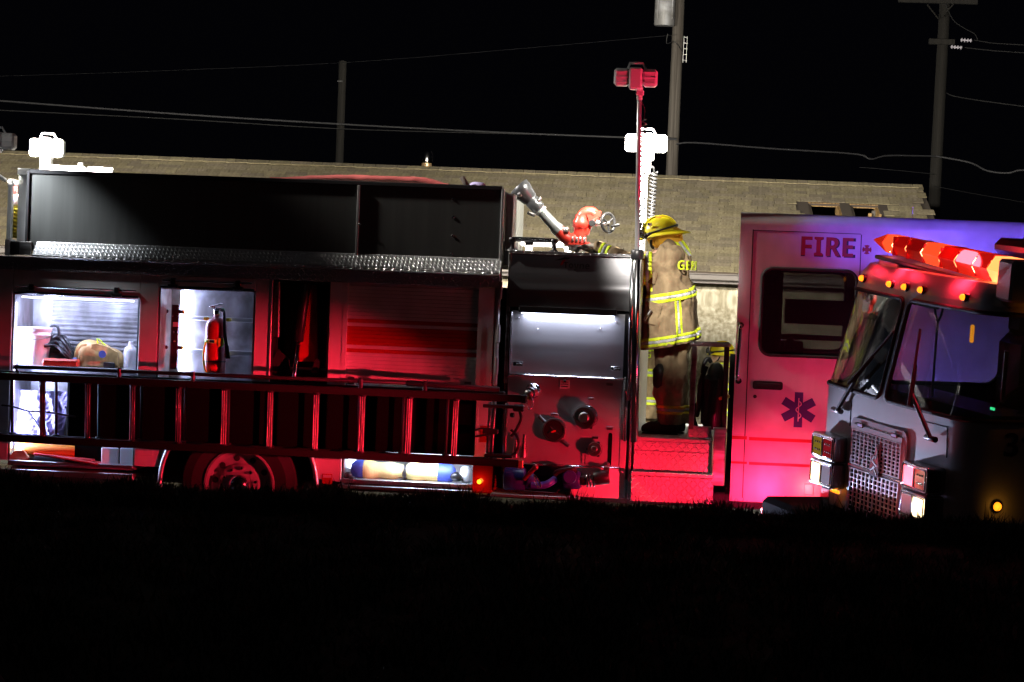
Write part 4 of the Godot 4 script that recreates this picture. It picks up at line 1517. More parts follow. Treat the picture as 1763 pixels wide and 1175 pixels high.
# Deck gun: base flange, swivel body, red elbow, grey barrel and stream shaper, handwheel.
func monitor() -> void:
	var g := Node3D.new()
	g.name = "deck_gun"
	E.add_child(g, true)
	var z := -1.0
	var base := Vector3(0.485, 2.681, -1)
	var s := st()
	turned(s, [Vector2(0.1, 0), Vector2(0.1, 0.06), Vector2(0, 0.06)], Transform3D(Basis(), base - Vector3(0, 0.0, 0)), 28)
	obj("gun_flange", s, M.alu, g)
	s = st()
	box(s, Vector3(0.482, 2.748, -1), Vector3(0.2, 0.035, 0.2), 0.008)
	turned(s, [Vector2(0.065, 0), Vector2(0.06, 0.1), Vector2(0.062, 0.14), Vector2(0.075, 0.15), Vector2(0.075, 0.2), Vector2(0.06, 0.22), Vector2(0.058, 0.26)], Transform3D(aim(Vector3(0.06, 1, 0)), Vector3(0.482, 2.748, -1)), 24)
	obj("gun_body", s, M.gun, g)
	for k in 4:
		s = st()
		drum(s, Vector3(0.431, 2.766, -0.9) + Vector3(0.035 * k, 0, 0), Vector3(0.429, 2.807, -0.9) + Vector3(0.035 * k, 0, 0), 0.012, 0.01, 8)
		obj("bolt", s, M.alu, g)
	# upper elbow bending over to the right
	s = st()
	tube(s, smooth_path([Vector3(0.487, 2.894, -1), Vector3(0.494, 2.978, -1), Vector3(0.529, 3.026, -1), Vector3(0.581, 3.033, -1), Vector3(0.613, 3.013, -1)], 6), 0.05, 18)
	obj("gun_elbow", s, M.gun, g)
	s = st()
	prism(s, [Vector2(0.528, 3.057), Vector2(0.674, 3.047), Vector2(0.665, 3.005), Vector2(0.615, 2.961), Vector2(0.563, 2.96)], z - 0.03, z + 0.045)
	obj("gear_case", s, M.gun, g)
	s = st()
	tube(s, [Vector3(0.548, 2.834, -0.98), Vector3(0.586, 2.939, -0.97), Vector3(0.647, 2.988, -0.97)], 0.022, 8)
	obj("gun_strut", s, M.gun, g)
	s = st()
	drum(s, Vector3(0.594, 2.938, -0.93), Vector3(0.601, 2.94, -0.98), 0.03)
	obj("gauge_knob", s, M.satin, g)
	s = st()
	drum(s, Vector3(0.629, 2.94, -0.95), Vector3(0.692, 2.932, -0.95), 0.03, 0.02)
	obj("gear_hub", s, M.alu, g)
	# handwheel
	var hw := Vector3(0.739, 2.944, -0.94)
	var ax := aim(Vector3(0.9, 0.1, 0.75))
	s = st()
	var ring := []
	for k in 28:
		var t := TAU * k / 28.0
		ring.append(hw + ax.x * cos(t) * 0.085 + ax.z * sin(t) * 0.085)
	tube(s, ring, 0.014, 8, true)
	var wh := obj("handwheel", s, M.satin, g)
	for k in 3:
		s = st()
		var t := TAU * k / 3.0
		tube(s, [hw, hw + ax.x * cos(t) * 0.085 + ax.z * sin(t) * 0.085], 0.01, 6)
		obj("spoke", s, M.satin, wh)
	s = st()
	drum(s, Vector3(0.767, 2.913, -0.92), Vector3(0.844, 2.931, -0.92), 0.014)
	obj("crank_handle", s, M.satin, wh)
	s = st()
	drum(s, Vector3(0.692, 2.932, -0.95), hw + ax.y * 0.02, 0.014)
	obj("wheel_hub", s, M.alu, wh)
	# lower outlet elbow: a red ball joint
	s = st()
	var q := Vector3(0.343, 2.82, -0.94)
	tube(s, smooth_path([Vector3(0.444, 2.789, -1), Vector3(0.396, 2.781, -0.95), Vector3(0.343, 2.815, -0.94), Vector3(0.299, 2.865, -0.94)], 6), 0.056, 18)
	obj("outlet_elbow", s, M.gun, g)
	s = st()
	drum(s, Vector3(0.369, 2.888, -0.9), Vector3(0.37, 2.846, -0.9), 0.026, 0.03, 10)
	obj("elbow_bolt", s, M.alu, g)
	# barrel
	var b0 := Vector3(0.294, 2.865, -0.94)
	var b1 := Vector3(-0.059, 3.222, -0.94)
	var d := (b1 - b0).normalized()
	var l := b0.distance_to(b1)
	var xf := Transform3D(aim(d), b0)
	s = st()
	turned(s, [Vector2(0.058, -0.02), Vector2(0.06, 0.02), Vector2(0.05, 0.06), Vector2(0.046, l * 0.42), Vector2(0.046, l * 0.46)], xf, 24)
	obj("barrel", s, mat(0.3, 0.32, 0.33, 0.35, 0.4), g)
	s = st()
	turned(s, [Vector2(0.05, l * 0.43), Vector2(0.058, l * 0.44), Vector2(0.058, l * 0.475), Vector2(0.05, l * 0.48)], xf, 24)
	obj("barrel_ring", s, M.plastic_white, g)
	s = st()
	turned(s, [Vector2(0.05, l * 0.48), Vector2(0.064, l * 0.52), Vector2(0.066, l * 0.7), Vector2(0.06, l * 0.72), Vector2(0.07, l * 0.74), Vector2(0.088, l * 0.9), Vector2(0.096, l * 0.95), Vector2(0.096, l * 1.05), Vector2(0.086, l * 1.06), Vector2(0.07, l * 0.95), Vector2(0, l * 0.9)], xf, 28)
	var noz := obj("nozzle", s, mat(0.2, 0.21, 0.23, 0.3, 0.7), g)
	for p in [[Vector3(0.142, 3.067, -0.92), Vector3(0.116, 3.097, -0.9)], [Vector3(0.08, 3.08, -0.9), Vector3(0.13, 3.149, -0.9)], [Vector3(0.084, 2.986, -0.9), Vector3(0.017, 3.009, -0.88)], [Vector3(-0.048, 3.151, -0.84), Vector3(-0.063, 3.176, -0.82)]]:
		s = st()
		drum(s, p[0], p[1], 0.018, 0.016, 10)
		obj("nozzle_lug", s, M.alu, noz)
	# rails on the pump house roof
	s = st()
	tube(s, [Vector3(-0.037, 2.755, -0.12), Vector3(0.326, 2.753, -0.12)], 0.022, 10)
	var rail := obj("grab_rail", s, M.chrome, E)
	for p in [Vector3(-0.04, 2.709, -0.12), Vector3(0.323, 2.708, -0.12)]:
		s = st()
		turned(s, [Vector2(0.05, -0.055), Vector2(0.045, -0.045), Vector2(0.02, -0.03), Vector2(0.02, 0.02), Vector2(0.034, 0.026), Vector2(0.034, 0.055), Vector2(0.028, 0.062), Vector2(0, 0.062)], Transform3D(Basis(), p), 16)
		obj("rail_post", s, M.satin, rail)
	s = st()
	box(s, Vector3(0.134, 2.748, -2.1), Vector3(0.54, 0.05, 0.04), 0.008)
	var cr := obj("cross_rail", s, M.housing, E)
	for p in [Vector3(-0.056, 2.72, -2.1), Vector3(0.311, 2.717, -2.1)]:
		s = st()
		prism(s, [Vector2(-0.045, 0.045), Vector2(0.045, 0.045), Vector2(0.02, -0.07), Vector2(-0.02, -0.07)], -0.02, 0.02, Transform3D(Basis(), p))
		obj("rail_foot", s, M.housing, cr)
	part("bed_step_lamp_box", [-0.157, 2.662, -0.054, 2.738], -0.9, -0.5, M.housing)


func steps() -> void:
	var x0 := 1.085
	var x1 := 1.757
	var yu := 1.096
	var yl := 0.805
	part("upper_step", [x0, yu - 0.03, x1, yu], -2.5, 0.0, M.tread_lit)
	part("upper_step_lip", [x0, yu - 0.11, x1, yu - 0.032], -0.05, 0.003, M.tread_lit)
	part("upper_riser", [x0, yl, x1, yu - 0.114], -0.1, -0.006, M.tread_lit)
	part("lower_step", [x0 - 0.01, yl - 0.03, x1 + 0.02, yl], -0.3, 0.1, M.tread_lit)
	part("lower_riser", [x0 - 0.01, 0.552, x1 + 0.02, yl - 0.034], -0.1, 0.09, M.tread_lit)
	# hand rail frame
	var h := Node3D.new()
	h.name = "step_rail"
	E.add_child(h, true)
	var z := -0.06
	var s := st()
	box(s, Vector3(1.568, 1.536, -0.06), Vector3(0.045, 0.72, 0.045), 0.006)
	obj("rail_post", s, M.steel, h)
	s = st()
	box(s, Vector3(1.846, 1.548, -0.06), Vector3(0.045, 0.78, 0.045), 0.006)
	obj("rail_post", s, M.satin, h)
	s = st()
	box(s, Vector3(1.702, 1.916, -0.06), Vector3(0.35, 0.04, 0.06), 0.01)
	obj("rail_top", s, M.tread, h)
	s = st()
	box(s, Vector3(1.643, 1.16, -0.06), Vector3(0.2, 0.1, 0.04), 0.006)
	obj("rail_kick_plate", s, M.tread_lit, h)
	s = st()
	box(s, Vector3(1.816, 0.96, 0.06), Vector3(0.11, 0.5, 0.06), 0.008)
	obj("step_side_post", s, M.steel, h)
	part("cab_gap_backing", [1.874, 0.6, 1.924, 1.826], -0.6, -0.5, M.black)


func hydrant_valve() -> void:
	var v := Node3D.new()
	v.name = "hydrant_valve"
	E.add_child(v, true)
	var z := 0.08
	var s := st()
	drum(s, Vector3(-0.015, 0.695, 0.08), Vector3(0.17, 0.694, 0.08), 0.1, 0.1, 24)
	drum(s, Vector3(0.17, 0.694, 0.08), Vector3(0.272, 0.658, 0.08), 0.09, 0.05, 24)
	obj("valve_body", s, M.blue_paint, v)
	s = st()
	tube(s, smooth_path([Vector3(0.226, 0.65, 0.13), Vector3(0.327, 0.655, 0.14), Vector3(0.38, 0.677, 0.13), Vector3(0.42, 0.705, 0.08)], 6), 0.032, 12)
	obj("valve_link", s, mat(0.06, 0.09, 0.5, 0.3), v)
	s = st()
	drum(s, Vector3(0.502, 0.706, 0.04), Vector3(0.644, 0.704, 0.06), 0.085, 0.075, 24)
	drum(s, Vector3(0.545, 0.732, 0.1), Vector3(0.555, 0.738, 0.17), 0.062, 0.06, 24)
	obj("valve_bonnet", s, M.blue_paint, v)
	s = st()
	drum(s, Vector3(0.645, 0.705, 0.08), Vector3(0.694, 0.717, 0.08), 0.045)
	obj("valve_neck", s, M.satin, v)
	s = st()
	for k in 3:
		drum(s, Vector3(0.694, 0.712, 0.08) + Vector3(0.028 * k, 0, 0), Vector3(0.709, 0.713, 0.08) + Vector3(0.028 * k, 0, 0), 0.06, 0.06, 20)
	obj("coupling_ring", s, M.chrome, v)
	s = st()
	drum(s, Vector3(0.754, 0.73, 0.08), Vector3(0.887, 0.751, 0.08), 0.062, 0.066, 24)
	obj("coupling", s, M.satin, v)
	s = st()
	box(s, Vector3(0.861, 0.795, 0.08), Vector3(0.05, 0.09, 0.06), 0.01)
	obj("coupling_lug", s, M.satin, v)
	s = st()
	tube(s, [Vector3(0.165, 0.702, 0.2), Vector3(0.257, 0.807, 0.22)], 0.02, 8)
	lathe(s, [Vector2(0, -0.02), Vector2(0.026, -0.01), Vector2(0.026, 0.01), Vector2(0, 0.02)], Transform3D(aim(Vector3.BACK), Vector3(0.262, 0.812, 0.22)), 16)
	obj("crank_handle", s, mat(0.25, 0.05, 0.06, 0.35, 0.6), v)
	s = st()
	tube(s, smooth_path([Vector3(0.255, 0.748, 0.23), Vector3(0.281, 0.72, 0.23), Vector3(0.314, 0.657, 0.23), Vector3(0.289, 0.646, 0.23), Vector3(0.267, 0.699, 0.23), Vector3(0.255, 0.748, 0.23)], 5), 0.007, 6)
	obj("snap_hook", s, M.chrome, v)
	s = st()
	tube(s, smooth_path([Vector3(0.098, 0.598, 0.18), Vector3(0.307, 0.598, 0.18), Vector3(0.432, 0.594, 0.18), Vector3(0.465, 0.63, 0.18)], 5), 0.009, 6)
	obj("carry_handle", s, M.satin, v)
	s = st()
	tube(s, smooth_path([Vector3(0.422, 0.749, 0.13), Vector3(0.456, 0.781, 0.14), Vector3(0.57, 0.806, 0.14), Vector3(0.593, 0.784, 0.1)], 5), 0.022, 8)
	obj("carry_strap", s, M.satin, v)
	part("valve_shelf", [-0.118, 0.545, 0.644, 0.57], -0.4, 0.2, M.alu)
	part("valve_back_bar", [-0.024, 0.741, 0.161, 0.756], -0.1, 0.05, M.chrome)


# ---------------------------------------------------------------- crew cab of the broadside engine

func engine_cab() -> void:
	var x0 := 1.921
	var x1 := 4.62
	var yt := 2.959
	var yb := 0.584
	var w := [2.122, 1.842, 2.929, 2.589]
	var cab := Node3D.new()
	cab.name = "crew_cab"
	E.add_child(cab, true)
	var s := st()
	pierced(s, [x0, yb, x1, yt], w, 0.09, -0.05, 0.0)
	obj("cab_side", s, M.white, cab)
	s = st()
	pierced(s, [x0, yb, x1, yt], w, 0.09, -0.05, 0.0)
	var far := obj("cab_far_side", s, M.white, cab)
	far.position.z = -2.4
	# rounded roof edge and roof
	s = st()
	var prof := []
	for k in 9:
		var t := PI / 2 * k / 8.0
		prof.append(Vector2(-0.1 + cos(t) * 0.1, yt + sin(t) * 0.1))
	for k in 9:
		var t := PI / 2 + PI / 2 * k / 8.0
		prof.append(Vector2(-2.35 + cos(t) * 0.1, yt + sin(t) * 0.1))
	s.set_smooth_group(0)
	for i in prof.size() - 1:
		quad(s, Vector3(x0, prof[i].y, prof[i].x), Vector3(x1, prof[i].y, prof[i].x), Vector3(x1, prof[i + 1].y, prof[i + 1].x), Vector3(x0, prof[i + 1].y, prof[i + 1].x))
	s.set_smooth_group(-1)
	for xx in [x0, x1]:
		for i in range(1, prof.size() - 1):
			facing(s, [Vector3(xx, prof[0].y, prof[0].x), Vector3(xx, prof[i].y, prof[i].x), Vector3(xx, prof[i + 1].y, prof[i + 1].x)], Vector3(-1 if xx == x0 else 1, 0, 0))
	obj("cab_roof", s, M.white, cab)
	part("cab_rear_wall", [x0, yb, x0 + 0.04, yt], -2.4, -0.05, M.tread, cab)
	part("cab_front_wall", [x1 - 0.04, yb, x1, yt], -2.4, -0.05, M.white, cab)
	part("cab_floor", [x0 + 0.04, yb, x1 - 0.04, yb + 0.4], -2.35, -0.06, M.satin, cab)
	part("roof_antenna", [3.389 - 0.003, 2.984, 3.389 + 0.003, 3.114 + 0.05], -0.3, -0.296, M.plastic_white, cab, 0.0)
	# window: rubber gasket and pane on both sides
	for e in [0, 1]:
		s = st()
		var loop := []
		for p in round_rect([w[0] + 0.004, w[1] + 0.004, w[2] - 0.004, w[3] - 0.004], 0.088, 8):
			loop.append(Vector3(p.x, p.y, 0.0 - 2.4 * e))
		tube(s, loop, 0.014, 6, true)
		var wn := obj("window_gasket", s, M.rubber, cab)
		s = st()
		var poly := []
		for p in round_rect([w[0] + 0.004, w[1] + 0.004, w[2] - 0.004, w[3] - 0.004], 0.088, 8):
			poly.append(p)
		prism(s, poly, -0.022 - 2.4 * e, -0.018 - 2.4 * e)
		obj("window_pane", s, M.tint, wn)
	# inside: dark trim round the far window, headrests and a rear seat
	part("window_pillar_trim", [w[0] - 0.02, w[1] - 0.05, 2.3, w[3] + 0.05], -2.3, -2.2, M.black, cab)
	s = st()
	box(s, Vector3(2.221, 2.162, -1.3), Vector3(0.2, 0.9, 0.35), 0.06)
	obj("seat_back", s, M.black, cab)
	s = st()
	box(s, Vector3(2.22, 2.424, -0.7), Vector3(0.13, 0.24, 0.2), 0.05)
	obj("headrest", s, M.black, cab)
	s = st()
	box(s, Vector3(2.42, 1.901, -1.6), Vector3(0.12, 0.16, 0.3), 0.05)
	obj("headrest", s, M.black, cab)
	part("inner_sill", [w[0], 1.948, x1 - 0.5, 1.997], -2.05, -2.0, M.black, cab)
	part("inner_visor", [2.358, 2.094, x1 - 1.1, 2.325], -2.05, -2.0, M.black, cab)
	part("inner_seat_row", [w[0], w[1] - 0.1, 2.531, w[1] + 0.1], -1.9, -1.5, M.black, cab)
	# door seams, handle, lock
	for r in [[2.03 - 0.004, yb + 0.03, 2.03 + 0.004, 2.912], [2.948 - 0.004, yb + 0.03, 2.948 + 0.004, 2.901]]:
		part("door_seam", r, -0.01, 0.0015, M.black, cab, 0.0)
	part("door_seam", [2.03 + 0.004, 2.905 - 0.003, 2.948 - 0.004, 2.905 + 0.003], -0.01, 0.0015, M.black, cab, 0.0)
	s = st()
	prism(s, round_rect([2.078, 1.55, 2.335, 1.62], 0.02), -0.01, 0.016)
	var dh := obj("door_handle", s, M.satin, cab)
	part("handle_paddle", [2.108, 1.57, 2.305, 1.605], 0.016, 0.026, M.black, dh, 0.005)
	s = st()
	drum(s, Vector3(2.102, 1.486, 0), Vector3(2.102, 1.487, 0.012), 0.016)
	obj("door_lock", s, M.satin, cab)
	s = st()
	tube(s, smooth_path([Vector3(1.958, 1.619, 0), Vector3(1.947, 1.646, 0.06), Vector3(1.945, 1.696, 0.07), Vector3(1.952, 2.018, 0.07), Vector3(1.954, 2.077, 0.06), Vector3(1.958, 2.091, 0)], 5), 0.016, 10)
	obj("grab_handle", s, M.chrome, cab)
	for q in [Vector3(1.958, 2.091, 0), Vector3(1.958, 1.614, 0)]:
		s = st()
		drum(s, q, q + Vector3(0, 0, 0.02), 0.028)
		obj("handle_foot", s, M.chrome, cab)
	# red bands along the lower cab
	part("red_band", [2.056 + 0.01, 1.109, 2.993, 1.138], 0.0, 0.003, M.stripe, cab, 0.0)
	part("red_band", [2.064 + 0.01, 0.9, 3.001, 0.925], 0.0, 0.003, M.stripe, cab, 0.0)
	part("red_band", [x0, 1.114, 2.056 - 0.008, 1.143], 0.0, 0.003, M.stripe, cab, 0.0)
	part("red_band", [x0, 0.905, 2.064 - 0.008, 0.925], 0.0, 0.003, M.stripe, cab, 0.0)
	# FIRE, a red cross pattee and a blue six-armed medical star
	words("lettering_outline", "FIRE", Vector3(2.668, 2.78, 0), 0.168, M.black, cab, Basis(), 800, false, 1.0)  # dark outline behind the red letters
	words("lettering", "FIRE", Vector3(2.66, 2.785, 0.003), 0.16, M.decal_red, cab, Basis(), 800, false, 1.0)
	s = st()
	var cr := Vector3(2.999, 2.775, 0)
	for k in 4:
		var t := PI / 2 * k
		var b := Basis(Vector3.BACK, t)
		prism(s, [Vector2(0.008, 0), Vector2(0.034, 0.024), Vector2(0.04, 0), Vector2(0.034, -0.024)], 0.0, 0.003 + 0.0003 * k, Transform3D(b, cr))
	drum(s, cr, cr + Vector3(0, 0, 0.006), 0.022)
	obj("cross_emblem", s, M.decal_red, cab)
	s = st()
	var sp := Vector3(2.476, 1.388, 0)
	for k in 3:
		box(s, sp + Vector3(0, 0, 0.001 + 0.0006 * k), Vector3(0.072, 0.3, 0.002), 0.0, Basis(Vector3.BACK, PI / 3 * k))
	var star := obj("medical_star", s, M.sign_blue, cab)
	s = st()
	box(s, sp + Vector3(0, 0, 0.0038), Vector3(0.009, 0.2, 0.001))
	var sn := []
	for k in 21:
		var t := k / 20.0
		sn.append(sp + Vector3(sin(t * TAU * 1.5) * 0.022, -0.075 + 0.15 * t, 0.005))
	tube(s, sn, 0.005, 5)
	obj("staff_and_snake", s, M.white, star)
	# the small red lamp low on the cab
	part("side_warning_lamp", [2.553, 0.668, 2.627, 0.757], 0.0, 0.02, M.red_hot, cab)
	omni("side_warning_light", Vector3(2.584, 0.725, 0.1), 0.06, Color(1, 0.1, 0.1), 0.03)


# ---------------------------------------------------------------- ladders on the lowered rack

func ladders() -> void:
	# the extension ladder nearest to us; its rails flare a little towards the butt at the right
	for n in 2:
		var z := 0.34 - 0.16 * n
		var dx := 0.085 * n
		var l := thing("ladder", ["front aluminium ladder hung flat along the engine's side, red light on its rungs", "rear ladder nested just behind the front ladder, only slivers of its rungs showing"][n], "ladder")
		var a0 := Vector3(-4.597, 1.403, 0.34) + Vector3(dx * 0.2, 0.012 * n, z - 0.34)
		var a1 := Vector3(0.135, 1.398, 0.34) + Vector3(-0.2 * n, 0.012 * n, z - 0.34)
		var b0 := Vector3(-4.579, 0.871, 0.34) + Vector3(dx * 0.2, 0.0, z - 0.34)
		var b1 := Vector3(0.127, 0.844, 0.34) + Vector3(-0.2 * n, 0.0, z - 0.34)
		var metal := mat(0.011, 0.011, 0.01, 0.55, 0.2)  # aluminium coloured almost black: the shade on it is in the colour
		for r in [[a0, a1], [b0, b1]]:
			var d: Vector3 = r[1] - r[0]
			var s := st()
			box(s, (r[0] + r[1]) * 0.5, Vector3(d.length(), 0.062, 0.032), 0.006, Basis(Vector3.BACK, atan2(d.y, d.x)))
			box(s, (r[0] + r[1]) * 0.5 + Vector3(0, 0.027, 0), Vector3(d.length(), 0.009, 0.044), 0.002, Basis(Vector3.BACK, atan2(d.y, d.x)))
			box(s, (r[0] + r[1]) * 0.5 - Vector3(0, 0.027, 0), Vector3(d.length(), 0.009, 0.044), 0.002, Basis(Vector3.BACK, atan2(d.y, d.x)))
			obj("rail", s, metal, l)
		var xs := [-6.0, 75.0, 154.0, 232.0, 312.0, 391.0, 470.0, 549.0, 628.0, 708.0, 787.0]
		for x in xs:
			var t: float = (x + 40.0) / 938.0
			var p := a0.lerp(a1, t) + Vector3(dx, -0.03, 0)
			var q := b0.lerp(b1, t) + Vector3(dx, 0.03, 0)
			var s := st()
			drum(s, q, p, 0.024 if n == 0 else 0.013, -1.0, 14)
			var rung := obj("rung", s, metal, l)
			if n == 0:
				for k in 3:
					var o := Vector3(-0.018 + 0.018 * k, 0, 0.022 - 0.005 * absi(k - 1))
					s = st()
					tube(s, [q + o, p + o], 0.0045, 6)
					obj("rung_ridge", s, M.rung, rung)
			s = st()
			drum(s, q - Vector3(0, 0.006, 0), q + Vector3(0, 0.012, 0), 0.034, 0.03, 14)
			drum(s, p - Vector3(0, 0.012, 0), p + Vector3(0, 0.006, 0), 0.03, 0.034, 14)
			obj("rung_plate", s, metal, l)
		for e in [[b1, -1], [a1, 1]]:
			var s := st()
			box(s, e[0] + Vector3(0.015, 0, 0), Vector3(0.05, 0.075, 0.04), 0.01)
			obj("butt_spur", s, M.spur_lit if e[1] < 0 else metal, l)
	part("rack_tray", [-3.847, 0.877, -0.282, 1.389], 0.05, 0.1, M.rack)
	# long pole on clips above the ladder
	var pk := thing("pike_pole", "long dark pole clipped flat just above the front ladder", "pole")
	var s := st()
	drum(s, Vector3(-4.215, 1.49, 0.36), Vector3(-0.854, 1.49, 0.36), 0.017, 0.017, 12)
	obj("pole_shaft", s, M.black, pk)
	s = st()
	drum(s, Vector3(-0.854, 1.49, 0.36), Vector3(-0.059, 1.469, 0.36), 0.024, 0.022, 12)
	obj("pole_grip", s, M.rubber, pk)
	s = st()
	tube(s, smooth_path([Vector3(-4.205, 1.491, 0.36), Vector3(-4.256, 1.498, 0.36), Vector3(-4.234, 1.444, 0.36), Vector3(-4.219, 1.45, 0.36)], 4), 0.011, 6)
	tube(s, [Vector3(-4.184, 1.491, 0.36), Vector3(-4.276, 1.478, 0.36)], 0.012, 6)
	obj("pole_hook", s, M.black, pk)
	for q in [Vector3(-3.344, 1.491, 0.36), Vector3(-2.7, 1.483, 0.36), Vector3(-1.248, 1.489, 0.36), Vector3(-0.695, 1.487, 0.36)]:
		s = st()
		box(s, q + Vector3(0, -0.015, 0), Vector3(0.035, 0.09, 0.05), 0.008)
		obj("pole_clip", s, M.satin, pk)
	# rack hardware at the forward end: upright struts, hoses, clamps
	var r := Node3D.new()
	r.name = "rack_front_frame"
	E.add_child(r, true)
	for q in [[Vector3(-0.157, 0.838, 0.22), Vector3(-0.142, 1.356, 0.22), 0.016], [Vector3(-0.116, 0.842, 0.24), Vector3(-0.106, 1.358, 0.24), 0.013], [Vector3(-0.006, 0.867, 0.25), Vector3(0, 1.353, 0.25), 0.015]]:
		s = st()
		drum(s, q[0], q[1], q[2])
		obj("strut", s, M.steel, r)
	s = st()
	box(s, Vector3(-0.052, 1.322, 0.27), Vector3(0.3, 0.03, 0.05), 0.006)
	box(s, Vector3(0.103, 1.314, 0.27), Vector3(0.1, 0.06, 0.06), 0.012)
	obj("upper_clamp", s, M.satin, r)
	s = st()
	box(s, Vector3(-0.055, 0.901, 0.27), Vector3(0.24, 0.035, 0.05), 0.006)
	obj("lower_clamp", s, M.satin, r)
	s = st()
	box(s, Vector3(-0.128, 1.106, 0.27), Vector3(0.13, 0.045, 0.05), 0.006)
	obj("middle_clamp", s, M.satin, r)
	s = st()
	tube(s, smooth_path([Vector3(0.114, 1.29, 0.28), Vector3(0.127, 1.221, 0.28), Vector3(0.091, 1.131, 0.28), Vector3(0.048, 1.07, 0.28)], 6), 0.013, 8)
	tube(s, smooth_path([Vector3(0.046, 1.129, 0.28), Vector3(0.098, 1.072, 0.28), Vector3(0.116, 0.993, 0.28), Vector3(0.074, 0.917, 0.28), Vector3(-0.034, 0.897, 0.28)], 6), 0.013, 8)
	tube(s, smooth_path([Vector3(-0.261, 1.111, 0.28), Vector3(-0.202, 1.128, 0.28), Vector3(-0.113, 1.127, 0.28)], 4), 0.009, 8)
	tube(s, smooth_path([Vector3(-0.259, 1.056, 0.28), Vector3(-0.19, 1.069, 0.28), Vector3(-0.111, 1.082, 0.28)], 4), 0.009, 8)
	obj("hydraulic_hose", s, M.satin, r)
	s = st()
	box(s, Vector3(0.05, 1.252, 0.27), Vector3(0.04, 0.04, 0.04), 0.008)
	obj("hose_fitting", s, M.chrome, r)
	for q in [Vector3(0.07, 0.976, 0.03), Vector3(0.14, 0.979, 0.03)]:
		s = st()
		lathe(s, [Vector2(0.028, -0.1), Vector2(0.022, -0.02), Vector2(0.012, 0.06), Vector2(0.012, 0.1)], Transform3D(Basis(), q), 12)
		obj("drain_valve", s, M.steel, r)
	# cord dangling across the lower locker
	s = st()
	tube(s, smooth_path([Vector3(-4.384, 1.149, 0.3), Vector3(-4.292, 1.143, 0.3), Vector3(-4.147, 1.109, 0.3), Vector3(-3.983, 1.106, 0.3), Vector3(-3.726, 1.077, 0.3)], 6), 0.008, 6)
	tube(s, smooth_path([Vector3(-4.147, 1.109, 0.3), Vector3(-4.093, 1.041, 0.3), Vector3(-4.05, 0.978, 0.3), Vector3(-4.007, 0.914, 0.3)], 6), 0.006, 6)
	tag(obj("tie_cord", s, M.black), "thin black cord tied across the ladder in front of the purple sheet", "cord")


# ---------------------------------------------------------------- things in the lockers

